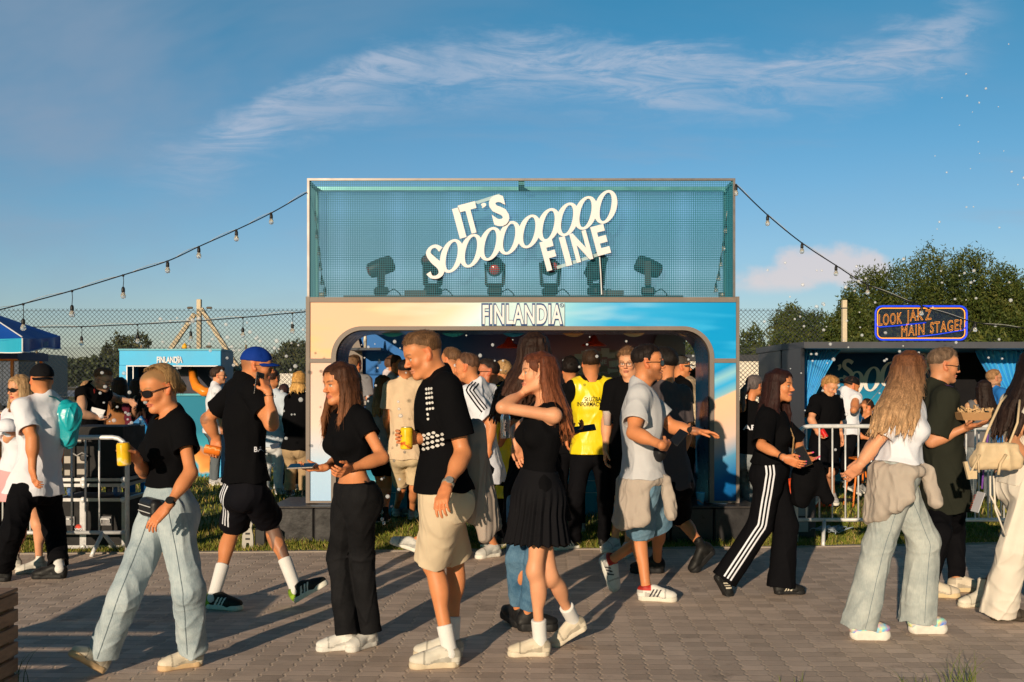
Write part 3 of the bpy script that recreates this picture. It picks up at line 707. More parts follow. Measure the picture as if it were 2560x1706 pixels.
bld(b,'bar_seam',mat('pale_seam',(.5,.7,.75),.5))
def disc(px,py,rx,col,nm):
    b=MB(); x=(px-CX)/F*10.33; b.lathe([(.001,0),(.19,0),(.19,.02),(.001,.02)],(x,10.33,EYE-(797-HZ)/F*10.33),32,ax=(0,1,0))
    return bld(b,nm,mat('shade_'+nm+str(int(px)),col,.5,var=.06))
for px,col in((981,(.03,.50,.60)),(1133,(.03,.48,.60)),(1284,(.02,.30,.62)),(1434,(.85,.42,.2)),(1585,(.86,.6,.4)),(1722,(.86,.55,.36))): disc(px,836,.155,col,'round_colour_disc')
for px,py in((1272,865),(1485,860)):
    lamp=thing('pendant_lamp','red pendant lamp hanging at the %s of the booth ceiling'%('centre' if px<1400 else 'right'),'lamp',PX(px,py+6,11.9),group='red pendant lamps')
    b=MB(); b.lathe([(.155,0),(.14,.02),(.06,.06),(.03,.12),(.02,.13)],(0,0,0),24); b.build('lamp_shade',mat('red_enamel',(.75,.06,.02),.3,var=.05),lamp,smooth=True)
    b=MB(); b.tube([(0,0,.12),(0,0,.62)],.006,6); b.build('cord',BLACK,lamp)
b=MB()
g=np.random.default_rng(4)
for k in range(46):
    px=g.uniform(1435,1560);py=g.uniform(880,960); w=g.uniform(8,26)/KB;h=g.uniform(8,22)/KB;P=PX(px,py,BW-.012-k*.0006); b.obox(P,(1,0,g.uniform(-.12,.12)),(0,0,1),w,.001,h,k%3)
bld(b,'poster_collage',[mat('grey_paper',(.30,.27,.26),.8),mat('brown_paper',(.22,.17,.15),.8),mat('pale_paper',(.48,.42,.38),.8)])
tx=MB()
for s_,px,py,h,w in(('SO',1448,930,13,30),('FINE',1500,905,11,34),('BAR',1545,912,12,30),('SO FINE',1530,950,9,44)):
    put_text(tx,s_,h/KB,PX(px,py,BW-.05),(1,0,0),(0,0,1),th=.002,width=w/KB,bold=.02)
bld(tx,'poster_lettering',mat('faint_white',(.5,.48,.46),.7,var=0))
b=MB(); P=PX(913,866,12.4); b.lathe([(.02,-.02),(.022,.08),(.016,.14),(.006,.2)],P,12); bld(b,'wall_lamp',mat('wall_lamp_glass',(.6,.55,.45),.2),smooth=True)
b=MB(); b.box(P[0]-.2,P[0]+.2,P[1]-.05,P[1]+.4,P[2]-.05,P[2]-.02); bld(b,'lamp_shelf',mat('dark_shelf',(.03,.04,.06),.5))
# ballast plinths
PLM=mat('black_plinth_vinyl',(.035,.034,.036),.33,var=.35,vscale=9,bump=.004,bscale=7)
for a,bq,lb in((690,898,'low black ballast plinth under the left booth column'),(1562,1882,'low black ballast plinth under the right booth column')):
    t=thing('booth_plinth',lb,'plinth',((bx(a)+bx(bq))/2,D0+.2,0),group='ballast plinths')
    m_=MB(); n=2 if a<1000 else 3; w=(bx(bq)-bx(a))/n
    for i in range(n): m_.box(bx(a)+i*w+.004,bx(a)+(i+1)*w-.004,D0-.20,D0+.62,0,.335,bev=.012)
    m_.build('plinth_body',PLM,t,world=True)
    m_=MB(); m_.box(bx(a)-.01,bx(bq)+.01,D0-.21,D0+.63,.337,.352,bev=.004); m_.build('plinth_top',mat('plinth_top',(.05,.045,.045),.35,var=.3,vscale=12,bump=.001),t,world=True)
# moving heads
def mhead(px,lab,yaw,tilt,lens=False):
    K=F/(D0+.2); t=thing('moving_head_light',lab,'stage light',((px-CX)/K,D0+.2,EYE-(738-HZ)/K),yaw,group='moving head lights in the mesh box')
    b=MB(); b.box(-.075,.075,-.07,.07,0,.075,bev=.015); b.build('base',mat('fixture_black',(.02,.024,.03),.5,bump=.001),t)
    b=MB(); b.box(-.09,.09,-.03,.03,.08,.115,bev=.01)
    for s_ in(-1,1): b.prism([(s_*.085-.014,.10),(s_*.085+.014,.10),(s_*.10+.012,.30),(s_*.095-.012,.33)],(0,-.03,0),(1,0,0),(0,0,1),-.06)
    b.build('yoke',MC['fixture_black'],t)
    ct,st=math.cos(tilt),math.sin(tilt); ax=np.array([0,-ct,st]); c=np.array([0,0,.285])
    b=MB(); b.lathe([(.06,-.13),(.085,-.11),(.09,-.02),(.082,.08),(.072,.13),(.066,.13)],c,14,ax=ax); b.build('head',mat('fixture_head',(.015,.03,.045),.45,bump=.001),t,smooth=False)
    b=MB(); b.lathe([(.058,0),(.045,.014),(.001,.02)],c+ax*.131,14,ax=ax); b.build('lens',mat('lens_red' if lens else 'lens_dark',(.5,.04,.02) if lens else (.12,.03,.03),.1,var=0),t,smooth=True)
for px,lab,yw,tl,ln in((953,'moving head light tilted down to the left, leftmost in the mesh box',-1.35,-.35,0),(1082,'moving head light behind the letter S of the slogan',-.5,.6,0),(1237,'moving head light facing forward below the row of letter Os',.0,-.35,1),
    (1375,'moving head light with red lens beside the letter F',.15,-.1,1),(1490,'moving head light with its head turned away, beside the white cable',.7,.9,0),(1620,'moving head light tilted down to the right, rightmost in the mesh box',1.4,-.4,0)):
    mhead(px,lab,R(0)+yw,tl,ln)
tr=thing('lighting_rail','dark rail with power boxes under the moving head lights','rail',(0,D0+.2,bz(742)+.01))
b=MB(); b.box(wx(862,10.08),wx(1705,10.08),D0+.12,D0+.28,bz(742)+.004,bz(736)); b.build('rail',BLACK,tr,world=True)
for px in(1040,1530):
    b=MB(); b.box(wx(px-28,10.08),wx(px+28,10.08),D0+.14,D0+.3,bz(736)+.001,bz(722),bev=.005); b.build('power_box',mat('power_box_grey',(.08,.09,.10),.5),tr,world=True)
for px in(953,1082,1237,1375,1490,1620):
    x=wx(px+25,10.08); b=MB(); b.tube([(x-.03,D0+.2,bz(726)),(x+.03,D0+.18,bz(718)),(x+.08,D0+.2,bz(728)),(x+.1,D0+.22,bz(736))],.006,6); b.build('cable',BLACK,tr,world=True)
for px,lb in((805,'small square lamp in the left corner of the mesh box'),(1804,'small square lamp in the right corner of the mesh box')):
    t=thing('flood_lamp',lb,'lamp',(wx(px,10),10.0,bz(742)),group='corner flood lamps')
    b=MB(); b.box(-.027,.027,-.03,.03,0,.055,bev=.005); b.build('housing',mat('lamp_housing',(.12,.12,.11),.4),t)
    b=MB(); b.sphere((0,-.032,.028),.014,10); b.build('lens',mat('lamp_lens',(.85,.8,.65),.15),t,smooth=True)
# ---------------- string lights ----------------
GLASS=mat('bulb_glass',(.85,.82,.76),.05,var=0,trans=.75,spec=.8,ior=1.3)
FIL=mat('bulb_filament',(.8,.6,.3),.4,var=0)
def bulb_parts(par,P,s=1.0,drop=0.0):
    b=MB(); P=np.array(P,float); r=.5*s
    if drop>0: b.tube([P,P+np.array([.004,0,-drop*.5]),P-np.array([0,0,drop])],.004*s,5)
    Q=P-np.array([0,0,drop]); b.lathe([(.006*s,0),(.013*s,-.006*s),(.019*s,-.02*s),(.020*s,-.055*s),(.017*s,-.062*s)],Q,10)
    b.lathe([(.012*s,.012*s),(.014*s,0),(.012*s,-.012*s)],P,8)
    b.build('socket',BLACK,par,world=True,smooth=True)
    b=MB(); b.lathe([(.014*s,-.060*s),(.022*s,-.078*s),(.029*s,-.098*s),(.027*s,-.115*s),(.016*s,-.128*s),(.001,-.131*s)],Q,12); b.build('bulb',GLASS,par,world=True,smooth=True)
def strand(lab,pts,bulbs,drop,r=.006,s=.82):
    """pts: [(px,py,d)..] cable; bulbs: indexes px positions"""
    W_=[PX(*p) for p in pts]; t=thing('string_light',lab,'string lights',W_[0],group='festoon string lights')
    cur=[]
    n=len(W_)
    for i in range(n-1):
        p0,p1,p2,p3=W_[max(i-1,0)],W_[i],W_[i+1],W_[min(i+2,n-1)]
        for k in range(6):
            f=k/6; cur.append(.5*((2*p1)+(-p0+p2)*f+(2*p0-5*p1+4*p2-p3)*f*f+(-p0+3*p1-3*p2+p3)*f**3))
    cur.append(W_[-1]); b=MB(); b.tube(cur,r,6)
    b.build('cable',BLACK,t,world=True,smooth=True)
    w=MB(); w.tube([c+np.array([0,.01,.012+.01*math.sin(i)]) for i,c in enumerate(cur)],.0022,4); w.build('support_wire',STEEL,t,world=True)
    for j in bulbs: bulb_parts(t,W_[j]-np.array([0,0,.004]),s,drop if not isinstance(drop,(list,tuple)) else drop[j])
def dd(a,b,n): return np.linspace(a,b,n)
pl_=[(767,482),(678,533),(591,575),(497,617),(419,653),(308,688),(180,727),(58,760),(-30,782)]
strand('upper festoon string of bulbs rising from the left edge to the mesh box',[(x,y,d) for (x,y),d in zip(pl_,dd(9.86,8.3,9))],range(1,8),[0,0,0,0,0,.10,.12,.12,0])
pl_=[(764,780),(731,783),(607,794),(477,804),(344,811),(204,817),(90,818),(20,815)]
strand('lower festoon string of bulbs running from the booth side to the blue parasol',[(x,y,d) for (x,y),d in zip(pl_,dd(9.95,11.5,8))],range(1,6),.10)
pl_=[(1840,462),(1919,538),(2005,608),(2090,664),(2169,712),(2304,765),(2438,806),(2558,820),(2640,818)]
strand('festoon string of bulbs sagging from the mesh box over the neon sign',[(x,y,d) for (x,y),d in zip(pl_,dd(9.86,11.6,9))],[0,1,2,3,4,5,6],0)
pl_=[(784,470),(788,530),(792,575),(797,617),(801,655),(804,690),(812,718),(815,735)]
strand('short string of bulbs hanging inside the left end of the mesh box',[(x,y,10.15) for x,y in pl_],[1,2,3,4,5,6],0,.004,.7)
pl_=[(1822,465),(1820,520),(1814,560),(1809,605),(1802,645),(1797,680),(1790,708),(1785,733)]
strand('short string of bulbs hanging inside the right end of the mesh box',[(x,y,10.15) for x,y in pl_],[2,3,4,5,6],0,.004,.7)
# ---------------- trees ----------------
LEAFM={}
def leafmat(name,a,b):
    m,nt,p=newmat(name);L=nt.links
    at=nd(nt,'ShaderNodeVertexColor',layer_name='tint'); L.new(at.outputs[0],p.inputs['Base Color']); p.inputs['Roughness'].default_value=.6; p.inputs['Specular IOR Level'].default_value=.25
    return m
LM=leafmat('foliage_leaves',0,0); BARK=mat('bark',(.09,.06,.04),.9,bump=.02,bscale=8,stretch=(1,1,.25))
def tree(name,label,cat,px,top,wpx,d,n=9000,leaf=.2,seed=0,base=0.0,group=None,tall=1.0,cols=((.035,.05,.012),(.075,.085,.02),(.13,.11,.025)),depth=None,spire=0):
    g=np.random.default_rng(seed); W_=wpx/F*d; H=EYE-(top-HZ)/F*d-base; P=PX(px,HZ,d); t=thing(name,label,cat,(P[0],P[1],base),group=group)
    Rx=W_/2; Ry=depth or Rx*.8
    # lobes
    nl=max(9,int(18)); lob=[]
    for i in range(nl):
        a=g.uniform(0,2*math.pi); rr=g.uniform(.15,.85)**.6; zz=g.uniform(.28,.86)
        sc_=math.sqrt(max(.05,1-((zz-.45)/.56)**2)) if not spire else (1-zz)*1.1+.1
        lob.append((Rx*rr*sc_*math.cos(a),Ry*rr*sc_*math.sin(a),H*zz*tall,Rx*g.uniform(.26,.42),H*g.uniform(.13,.22)))
    lob.append((0,0,H*.80,Rx*.36,H*.19)); lob.append((0,0,H*.45,Rx*.6,H*.36))
    lob.append((-.35*Rx,0,H*.3,Rx*.5,H*.25));lob.append((.4*Rx,0,H*.32,Rx*.5,H*.25))
    lob=np.array(lob); k=g.choice(len(lob),n,p=(lob[:,3]**2*lob[:,4])/((lob[:,3]**2*lob[:,4]).sum()))
    u=g.normal(size=(n,3)); u/=np.linalg.norm(u,axis=1)[:,None]; rad=g.uniform(.55,1.02,n)**.5*(1+.13*g.normal(size=n))
    c=lob[k,:3]+u*rad[:,None]*np.stack([lob[k,3],lob[k,3],lob[k,4]],-1)
    c[:,2]=np.maximum(c[:,2],.15)
    s_=leaf*g.uniform(.5,1.35,n); 
    a=g.normal(size=(n,3)); a/=np.linalg.norm(a,axis=1)[:,None]; a[:,2]=np.abs(a[:,2])*.8+.2
    b=np.cross(a,g.normal(size=(n,3))); b/=np.linalg.norm(b,axis=1)[:,None]
    V=np.stack([c-a*s_[:,None]*.2-b*s_[:,None]*.28,c+b*s_[:,None]*.12+a*s_[:,None]*.35,c+a*s_[:,None]*.95,c-b*s_[:,None]*.30+a*s_[:,None]*.3],1)
    f=np.arange(n*4).reshape(n,4); tt=np.clip(g.random(n)*.55+(wob(c,1.6/max(W_,1)*6,(1,1,1),seed)*.5+.5)*.5,0,1)[:,None]
    C0,C1,C2=[np.array(q) for q in cols]; col=np.where(tt<.5,C0+(C1-C0)*tt*2,C1+(C2-C1)*(tt-.5)*2)
    o=link_mesh('crown',V.reshape(-1,3),f,LM,t,cols=np.repeat(col,4,0))
    mb=MB(); rt=max(.05,W_*.018)
    mb.tube([(0,0,-.1),(.05,0,H*.3),(0,.05,H*.6),(0,0,H*.85)],[rt*1.6,rt,rt*.6,rt*.2],8)
    for q in lob[:8]: mb.tube([(0,0,H*.28),(q[0]*.5,q[1]*.5,q[2]*.75),(q[0],q[1],q[2])],[rt*.7,rt*.4,rt*.12],6)
    mb.build('trunk',BARK,t,smooth=True); return t
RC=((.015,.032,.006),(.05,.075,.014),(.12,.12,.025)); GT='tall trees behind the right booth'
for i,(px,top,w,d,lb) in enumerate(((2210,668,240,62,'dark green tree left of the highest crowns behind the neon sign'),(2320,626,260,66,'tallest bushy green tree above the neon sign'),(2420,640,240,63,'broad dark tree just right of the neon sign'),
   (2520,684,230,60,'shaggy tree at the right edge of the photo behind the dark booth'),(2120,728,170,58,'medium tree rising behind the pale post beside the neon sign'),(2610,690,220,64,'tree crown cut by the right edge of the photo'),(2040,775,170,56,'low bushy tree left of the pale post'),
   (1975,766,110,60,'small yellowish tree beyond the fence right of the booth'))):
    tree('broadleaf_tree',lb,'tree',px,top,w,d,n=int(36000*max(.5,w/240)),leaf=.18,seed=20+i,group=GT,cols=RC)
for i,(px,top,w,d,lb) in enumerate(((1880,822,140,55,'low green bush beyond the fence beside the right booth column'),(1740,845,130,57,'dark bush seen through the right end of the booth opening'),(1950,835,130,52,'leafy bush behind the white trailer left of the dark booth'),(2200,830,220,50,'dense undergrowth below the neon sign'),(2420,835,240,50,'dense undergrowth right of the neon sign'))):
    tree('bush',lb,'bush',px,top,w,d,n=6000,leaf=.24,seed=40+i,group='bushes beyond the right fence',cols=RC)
LC=((.035,.055,.03),(.065,.08,.035),(.12,.11,.045)); 
for i,(px,top,w,lb) in enumerate(((330,838,110,'large round tree on the skyline above the blue kiosk'),(266,864,50,'small pointed tree left of the large skyline tree'),(745,850,110,'round tree on the skyline beside the booth'),(700,885,70,'lower tree left of the round skyline tree'))):
    tree('distant_tree',lb,'tree',px,top,w,262,n=5000,leaf=1.1,seed=60+i,group='trees on the far skyline',cols=LC,spire=(i==1))
g_=np.random.default_rng(3); V=[];cols=[]
n=26000; x=g_.uniform(-135,-18,n); y=g_.uniform(250,275,n); pxx=CX+F*x/y
hgt=np.interp(pxx,[-200,60,110,180,240,300,420,560,640,720,800,1100],[9,9,7,8.5,9.2,9,8.2,8,7,8,7.5,7])*(1+.14*wob(np.stack([x,y*0,y*0],-1),.25,(1,1,1),5)); z=g_.random(n)**.7*hgt
c=np.stack([x,y,z],-1); s_=1.2*g_.uniform(.5,1.3,n); a=g_.normal(size=(n,3)); a/=np.linalg.norm(a,axis=1)[:,None]; a[:,2]=abs(a[:,2]); b=np.cross(a,g_.normal(size=(n,3))); b/=np.linalg.norm(b,axis=1)[:,None]
V=np.stack([c-a*s_[:,None]*.3-b*s_[:,None]*.3,c+b*s_[:,None]*.3,c+a*s_[:,None]*.7,c-b*s_[:,None]*.3+a*s_[:,None]*.3],1)
t_=np.clip(.5*g_.random(n)+.5*(wob(c,.12,(1,1,2),9)*.5+.5),0,1)[:,None]; col=np.where(t_<.5,np.array(LC[0])+(np.array(LC[1])-LC[0])*t_*2,np.array(LC[1])+(np.array(LC[2])-LC[1])*(t_-.5)*2)
tag(link_mesh('far_woodland',V.reshape(-1,3),np.arange(4*n).reshape(n,4),LM,cols=np.repeat(col,4,0)),'continuous band of woodland on the horizon beyond the parked cars','woodland',kind='stuff')
# backing hedge behind the trees at the right
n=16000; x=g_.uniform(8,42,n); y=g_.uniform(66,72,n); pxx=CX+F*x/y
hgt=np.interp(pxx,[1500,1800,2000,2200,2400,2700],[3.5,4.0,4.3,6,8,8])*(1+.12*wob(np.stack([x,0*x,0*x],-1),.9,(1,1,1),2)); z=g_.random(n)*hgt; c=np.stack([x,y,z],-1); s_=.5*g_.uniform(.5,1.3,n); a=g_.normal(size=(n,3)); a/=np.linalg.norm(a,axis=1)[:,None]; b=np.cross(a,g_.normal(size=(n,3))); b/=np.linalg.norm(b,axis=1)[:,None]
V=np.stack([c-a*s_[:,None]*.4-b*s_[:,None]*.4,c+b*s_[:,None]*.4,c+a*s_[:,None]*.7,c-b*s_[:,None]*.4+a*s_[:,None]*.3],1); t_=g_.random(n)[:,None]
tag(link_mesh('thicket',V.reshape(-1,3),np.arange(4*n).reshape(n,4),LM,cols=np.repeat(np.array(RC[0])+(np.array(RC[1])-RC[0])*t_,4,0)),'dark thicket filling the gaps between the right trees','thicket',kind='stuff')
# ---------------- far parked cars, trailers ----------------
GLAD=mat('car_glass',(.015,.02,.025),.08,var=0); TY=mat('tyre_rubber',(.02,.02,.02),.8,var=0)
def car(px,py,rz,col,lb,mn):
    P=GP(px,py); t=thing('parked_car',lb,'car',(P[0],P[1],-.02),rz,group='cars parked in the far field')
    pr=[(-2.1,.3),(2.1,.3),(2.15,.6),(2.0,.85),(1.2,.98),(.5,1.42),(-.9,1.46),(-1.75,1.05),(-2.1,.98),(-2.18,.6)]
    b=MB(); b.prism(pr,(0,.86,0),(1,0,0),(0,0,1),1.72); b.build('body',mat('car_paint_'+mn,col,.25,var=.03,coat=.6),t)
    b=MB(); w=[(1.12,1.0),(.47,1.38),(-.85,1.41),(-1.6,1.05)]; b.prism(w,(0,.87,0),(1,0,0),(0,0,1),.008); b.prism(w,(0,-.862,0),(1,0,0),(0,0,1),.008)
    for s_ in(0,):
        b.add([(1.22,-.7,.99),(1.22,.7,.99),(.54,.62,1.40),(.54,-.62,1.40)],[(0,1,2,3)]); b.add([(-1.80,-.7,1.06),(-1.80,.7,1.06),(-.98,.62,1.45),(-.98,-.62,1.45)],[(3,2,1,0)])
    b.build('windows',GLAD,t)
    for x in(-1.35,1.35):
        for y in(-.88,.72):
            b=MB(); b.lathe([(.32,0),(.33,.04),(.33,.14),(.32,.18)],(x,y,.32),14,ax=(0,1,0)); b.build('wheel',TY,t)
    for y in(-.6,.6):
        b=MB(); b.box(2.09,2.155,y-.17,y+.17,.66,.78); b.build('headlight',mat('headlight_glass',(.8,.8,.75),.1,var=0),t)
cc={'silver':(.5,.5,.5),'white':(.75,.75,.74),'dark':(.03,.03,.035),'red':(.45,.03,.02),'navy':(.03,.06,.14),'grey':(.2,.2,.21)}
spots=[(132,983,'white'),(150,978,'silver'),(165,981,'red'),(186,977,'white'),(204,980,'red'),(222,977,'grey'),(240,979,'silver'),(262,977,'dark'),(283,979,'white'),(146,986,'grey'),(198,986,'white'),(240,985,'white'),(298,983,'silver'),(118,979,'dark'),(318,979,'red')]
nb=['booth man','blue kiosk']
order=['first','second','third','fourth','fifth','sixth','seventh','eighth','ninth','tenth','eleventh','twelfth','thirteenth','fourteenth','fifteenth']
for i,(px,py,c) in enumerate(sorted(spots)): car(px,py,R(-90+(i*37%30)-15),cc[c],'%s parked car in the far field behind the left barrier, %s from the left'%(c,order[i]),c)
car(190,997,R(8),cc['navy'],'dark blue car nearest in the left field behind the drawstring bag','navy')
car(700,1002,R(4),cc['navy'],'dark blue car in front of the white trailer left of the booth','navy')
car(1905,1008,R(-8),(.05,.02,.04),'dark red car beyond the fence right of the booth','maroon')
car(1745,1010,R(-3),cc['dark'],'black car seen through the right end of the booth opening','dark')
def trailer(x0,x1,yt,yb,d,lb,col,mn,roof=None,L=2.6):
    a=PX(x0,yt,d);b_=PX(x1,yb,d); t=thing('trailer',lb,'trailer',((a[0]+b_[0])/2,d,0)); b=MB(); b.box(a[0],b_[0],d,d+L,.6,a[2],bev=.04); b.build('box_body',mat('trailer_'+mn,col,.5,var=.08,vscale=.8),t,world=True)
    r=MB(); 
    k=int((b_[0]-a[0])/.6)
    for i in range(k+1): x=a[0]+.04+(b_[0]-a[0]-.08)*i/k; r.box(x-.02,x+.02,d-.02,d-.002,.7,a[2]-.1)
    r.build('ribs',MC['trailer_'+mn],t,world=True)
    if roof: r=MB(); r.box(a[0]-.05,b_[0]+.05,d-.05,d+L+.05,a[2]+.003,a[2]+.28); r.build('roof_edge',mat('trailer_roof',roof,.6),t,world=True)
    for x in(a[0]+.8,b_[0]-1.2,b_[0]-2.1):
        w=MB(); w.lathe([(.45,0),(.47,.05),(.47,.25),(.45,.3)],(x,d-.02,.45),14,ax=(0,1,0)); w.build('wheel',TY,t,world=True)
trailer(672,1300,934,975,58,'long white trailer in the field left of the booth',(.75,.70,.64),'white')
trailer(1700,2150,903,955,44,'white box trailer with dark roof edge right of the booth',(.78,.70,.6),'cream',roof=(.05,.05,.06))
trailer(48,112,886,960,50,'blue grey box truck body behind the parasol table',(.10,.16,.22),'bluegrey')
trailer(-80,48,878,960,46,'dark navy box truck at the left edge behind the blue parasol',(.03,.05,.09),'navy')
# ---------------- chain-link fences ----------------
WIRE=mat('fence_wire',(.07,.08,.09),.6,metal=.2,var=0)
POSTM=mat('cream_concrete_post',(.62,.52,.38),.85,var=.12,bump=.004,bscale=30)
def chain(par,x0,x1,z0,z1,y,st,r):
    b=MB(); H=z1-z0
    def line(ax,az,bx_,bz_,yy):
        d=math.hypot(bx_-ax,bz_-az); nx,nz=-(bz_-az)/d*r,(bx_-ax)/d*r
        b.add([(ax-nx,yy,az-nz),(ax+nx,yy,az+nz),(ax,yy-r*1.5,az),(bx_-nx,yy,bz_-nz),(bx_+nx,yy,bz_+nz),(bx_,yy-r*1.5,bz_)],[(0,2,5,3),(2,1,4,5),(1,0,3,4)])
    k=int((x1-x0+H)/st)
    for i in range(k+1):
        s_=x0-H+i*st
        a=max(s_,x0);e=min(s_+H,x1)
        if e>a: line(a,z0+(a-s_),e,z0+(e-s_),y); line(a,z1-(a-s_),e,z1-(e-s_),y+.004)
    for z in(z0+.05,z0+H*.45,z1-.04): b.box(x0,x1,y+.008,y+.014,z-.003,z+.003)
    b.build('wire_netting',WIRE,par,world=True)
fd=18.4; KF=F/fd
def fx(p): return (p-CX)/KF
ft=EYE-(772-HZ)/KF
fen=thing('chain_link_fence','tall chain link fence with cream concrete posts behind the booths','fence',(fx(495),fd,0))
chain(fen,fx(-120),fx(2060),0,ft,fd,.083,.0036)
for px in(495,-150,1140,1800): 
    b=MB(); x=fx(px); b.box(x-.04,x+.04,fd+.03,fd+.11,0,EYE-(748-HZ)/KF,bev=.006); b.build('post',POSTM,fen,world=True)
for (a,c) in(((487,785),(418,886)),((503,772),(603,932))):
    A=PX(*a,fd+.07);B_=PX(*c,fd+.07); D=B_-A; B_=A+D*(A[2]/max(1e-3,-D[2])) if False else B_+D*1.0
    b=MB(); b.obox((A+B_)/2,B_-A,(0,1,0),np.linalg.norm(B_-A),.075,.075); b.build('brace',POSTM,fen,world=True)
b=MB()
for px,py in((475,770),(523,770),(470,867),(522,867)): P=PX(px,py,fd); b.lathe([(.002,-.06),(.022,-.04),(.022,.04),(.002,.06)],P,8,ax=(1,0,0))
b.build('wire_tensioner',mat('rusty_tensioner',(.12,.10,.08),.6),fen,world=True)
f2=thing('concrete_post','cream concrete fence post standing behind the dark booth left of the neon sign','post',(fx(2114),fd+.06,0))
b=MB(); b.box(fx(2114)-.042,fx(2114)+.042,fd+.03,fd+.12,0,EYE-(750-HZ)/KF,bev=.006); b.build('post_body',POSTM,f2,world=True)
b=MB(); b.box(fx(2114)-.045,fx(2114)+.045,fd+.027,fd+.123,EYE-(772-HZ)/KF,EYE-(769-HZ)/KF); b.build('wire_tie',WIRE,f2,world=True)
fd2=34.; K2=F/fd2; far=thing('wire_fence','lower grey wire fence standing further back in the field','fence',((200-CX)/K2,fd2,0))
chain(far,(-100-CX)/K2,(2050-CX)/K2,0,EYE-(868-HZ)/K2,fd2,.16,.0045)
for px in range(90,2000,262):
    b=MB(); x=(px-CX)/K2; b.tube([(x,fd2+.05,0),(x,fd2+.05,EYE-(862-HZ)/K2)],.035,8); b.build('post',mat('wood_post',(.25,.2,.13),.8),far,world=True)
# ---------------- left kiosk ----------------
kd=16.6;KK=F/kd
def kx(p): return (p-CX)/KK
def kz(p): return EYE-(p-HZ)/KK
kio=thing('drink_kiosk','light blue kiosk with white lettering and wavy orange print behind the barrier','kiosk',(kx(425),kd,0))
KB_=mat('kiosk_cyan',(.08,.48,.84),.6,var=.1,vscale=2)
b=MB(); x0,x1=kx(298),kx(552); zt_=kz(877); zo=kz(914)
b.box(x0,x1,kd,kd+.06,zo,zt_,bev=.008); b.box(x0,kx(316),kd,kd+.06,0,zo-.002); b.box(x1-.04,x1,kd,kd+.06,0,zo-.002)
b.build('front_wall',KB_,kio,world=True)
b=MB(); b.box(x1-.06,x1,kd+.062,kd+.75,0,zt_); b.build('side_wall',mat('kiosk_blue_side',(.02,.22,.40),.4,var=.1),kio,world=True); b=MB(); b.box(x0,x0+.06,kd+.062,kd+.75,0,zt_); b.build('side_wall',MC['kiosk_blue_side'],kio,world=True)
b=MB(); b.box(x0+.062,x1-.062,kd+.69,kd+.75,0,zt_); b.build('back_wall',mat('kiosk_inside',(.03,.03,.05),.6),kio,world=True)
b=MB(); b.box(x0-.01,x1+.01,kd-.01,kd+.752,zt_+.002,zt_+.03); b.build('roof',mat('kiosk_roof',(.05,.35,.48),.4),kio,world=True)
lowm=gradmat('kiosk_wave_print',[(0,(.30,.08,.02)),(.2,(.55,.16,.03)),(.36,(.75,.30,.05)),(.42,(.05,.30,.50)),(.55,(.03,.38,.62)),(.6,(.80,.42,.12)),(.72,(.6,.2,.04)),(.8,(.04,.35,.48)),(1,(.02,.2,.32))],axis=(.35,0,1),off=.0,scale=.62,dist=1.2,dscale=1.6)
b=MB(); b.box(kx(316)+.002,x1-.042,kd+.01,kd+.05,0,kz(990)); b.build('counter_front',lowm,kio,world=True)
b=MB(); b.box(kx(316)+.002,x1-.042,kd-.03,kd+.4,kz(990)+.003,kz(990)+.035); b.build('counter_top',mat('kiosk_counter',(.03,.35,.46),.4),kio,world=True)
b=MB()
for a,c in((kx(316),kx(319)),(kx(332),kx(334.5)),(x1-.06,x1-.045)): b.box(a,c,kd-.012,kd-.002,kz(990),zo-.02)
b.box(kx(316),x1-.045,kd-.012,kd-.002,zo-.019,zo); b.build('window_trim',WHITE,kio,world=True)
tx=MB(); put_text(tx,'FINLANDIA',15.5/KK,(kx(425),kd-.012,kz(900)),(1,0,0),(0,0,1),xs=.5,bold=.03,th=.008,width=64/KK); tx.build('lettering',WHITE,kio,world=True)
b=MB(); pts=[PX(482,925,kd+.5),PX(484,950,kd+.2),PX(492,968,kd-.05),PX(510,980,kd-.1),PX(535,982,kd-.08)]; b.tube(pts,[.07,.07,.08,.08,.07],12); b.build('orange_slide_pipe',mat('orange_plastic',(.85,.25,.02),.3,var=.08),kio,world=True,smooth=True)
b=MB(); P=PX(452,876,kd); b.lathe([(.03,0),(.05,.02),(.04,.06),(.005,.1)],P+np.array([0,.2,.03]),10); b.build('roof_beacon',mat('beacon_amber',(.8,.4,.02),.3),kio,world=True)
# ---------------- right dark booth with curtains ----------------
rdp=15.2; KR=F/rdp
def rx_(p,d=rdp): return (p-CX)/F*d
def rz_(p,d=rdp): return EYE-(p-HZ)/F*d
RX0,RX1=rx_(2010),rx_(2010)+5.4
rb=thing('photo_booth','open dark booth with blue curtains, slogan wall and neon sign on its roof','booth',(rx_(2300),rdp,0))
DG=mat('charcoal_panel',(.075,.08,.10),.45,var=.12,vscale=2)
bd=17.55
b=MB(); zt_=rz_(855); zh=rz_(871); 
xb=rx_(1953,rdp+.8)
b.prism([(xb,rdp+.8),(RX0,rdp),(RX1,rdp),(RX1,bd+.1),(xb,bd+.1)],(0,0,zh),(1,0,0),(0,1,0),zt_-zh); b.build('roof',DG,rb,world=True)
b=MB(); b.prism([(xb+.02,rdp+.82),(rx_(2003),rdp+.03),(rx_(2016,rdp),rdp+.1),(xb+.14,rdp+.9)],(0,0,0),(1,0,0),(0,1,0),zh-.003); 
b.box(xb+.02,xb+.08,rdp+.91,bd,0,zh-.003); b.build('side_wall',DG,rb,world=True)
b=MB(); b.box(RX1-.06,RX1,rdp+.02,bd,0,zh-.003); b.build('side_wall',DG,rb,world=True)
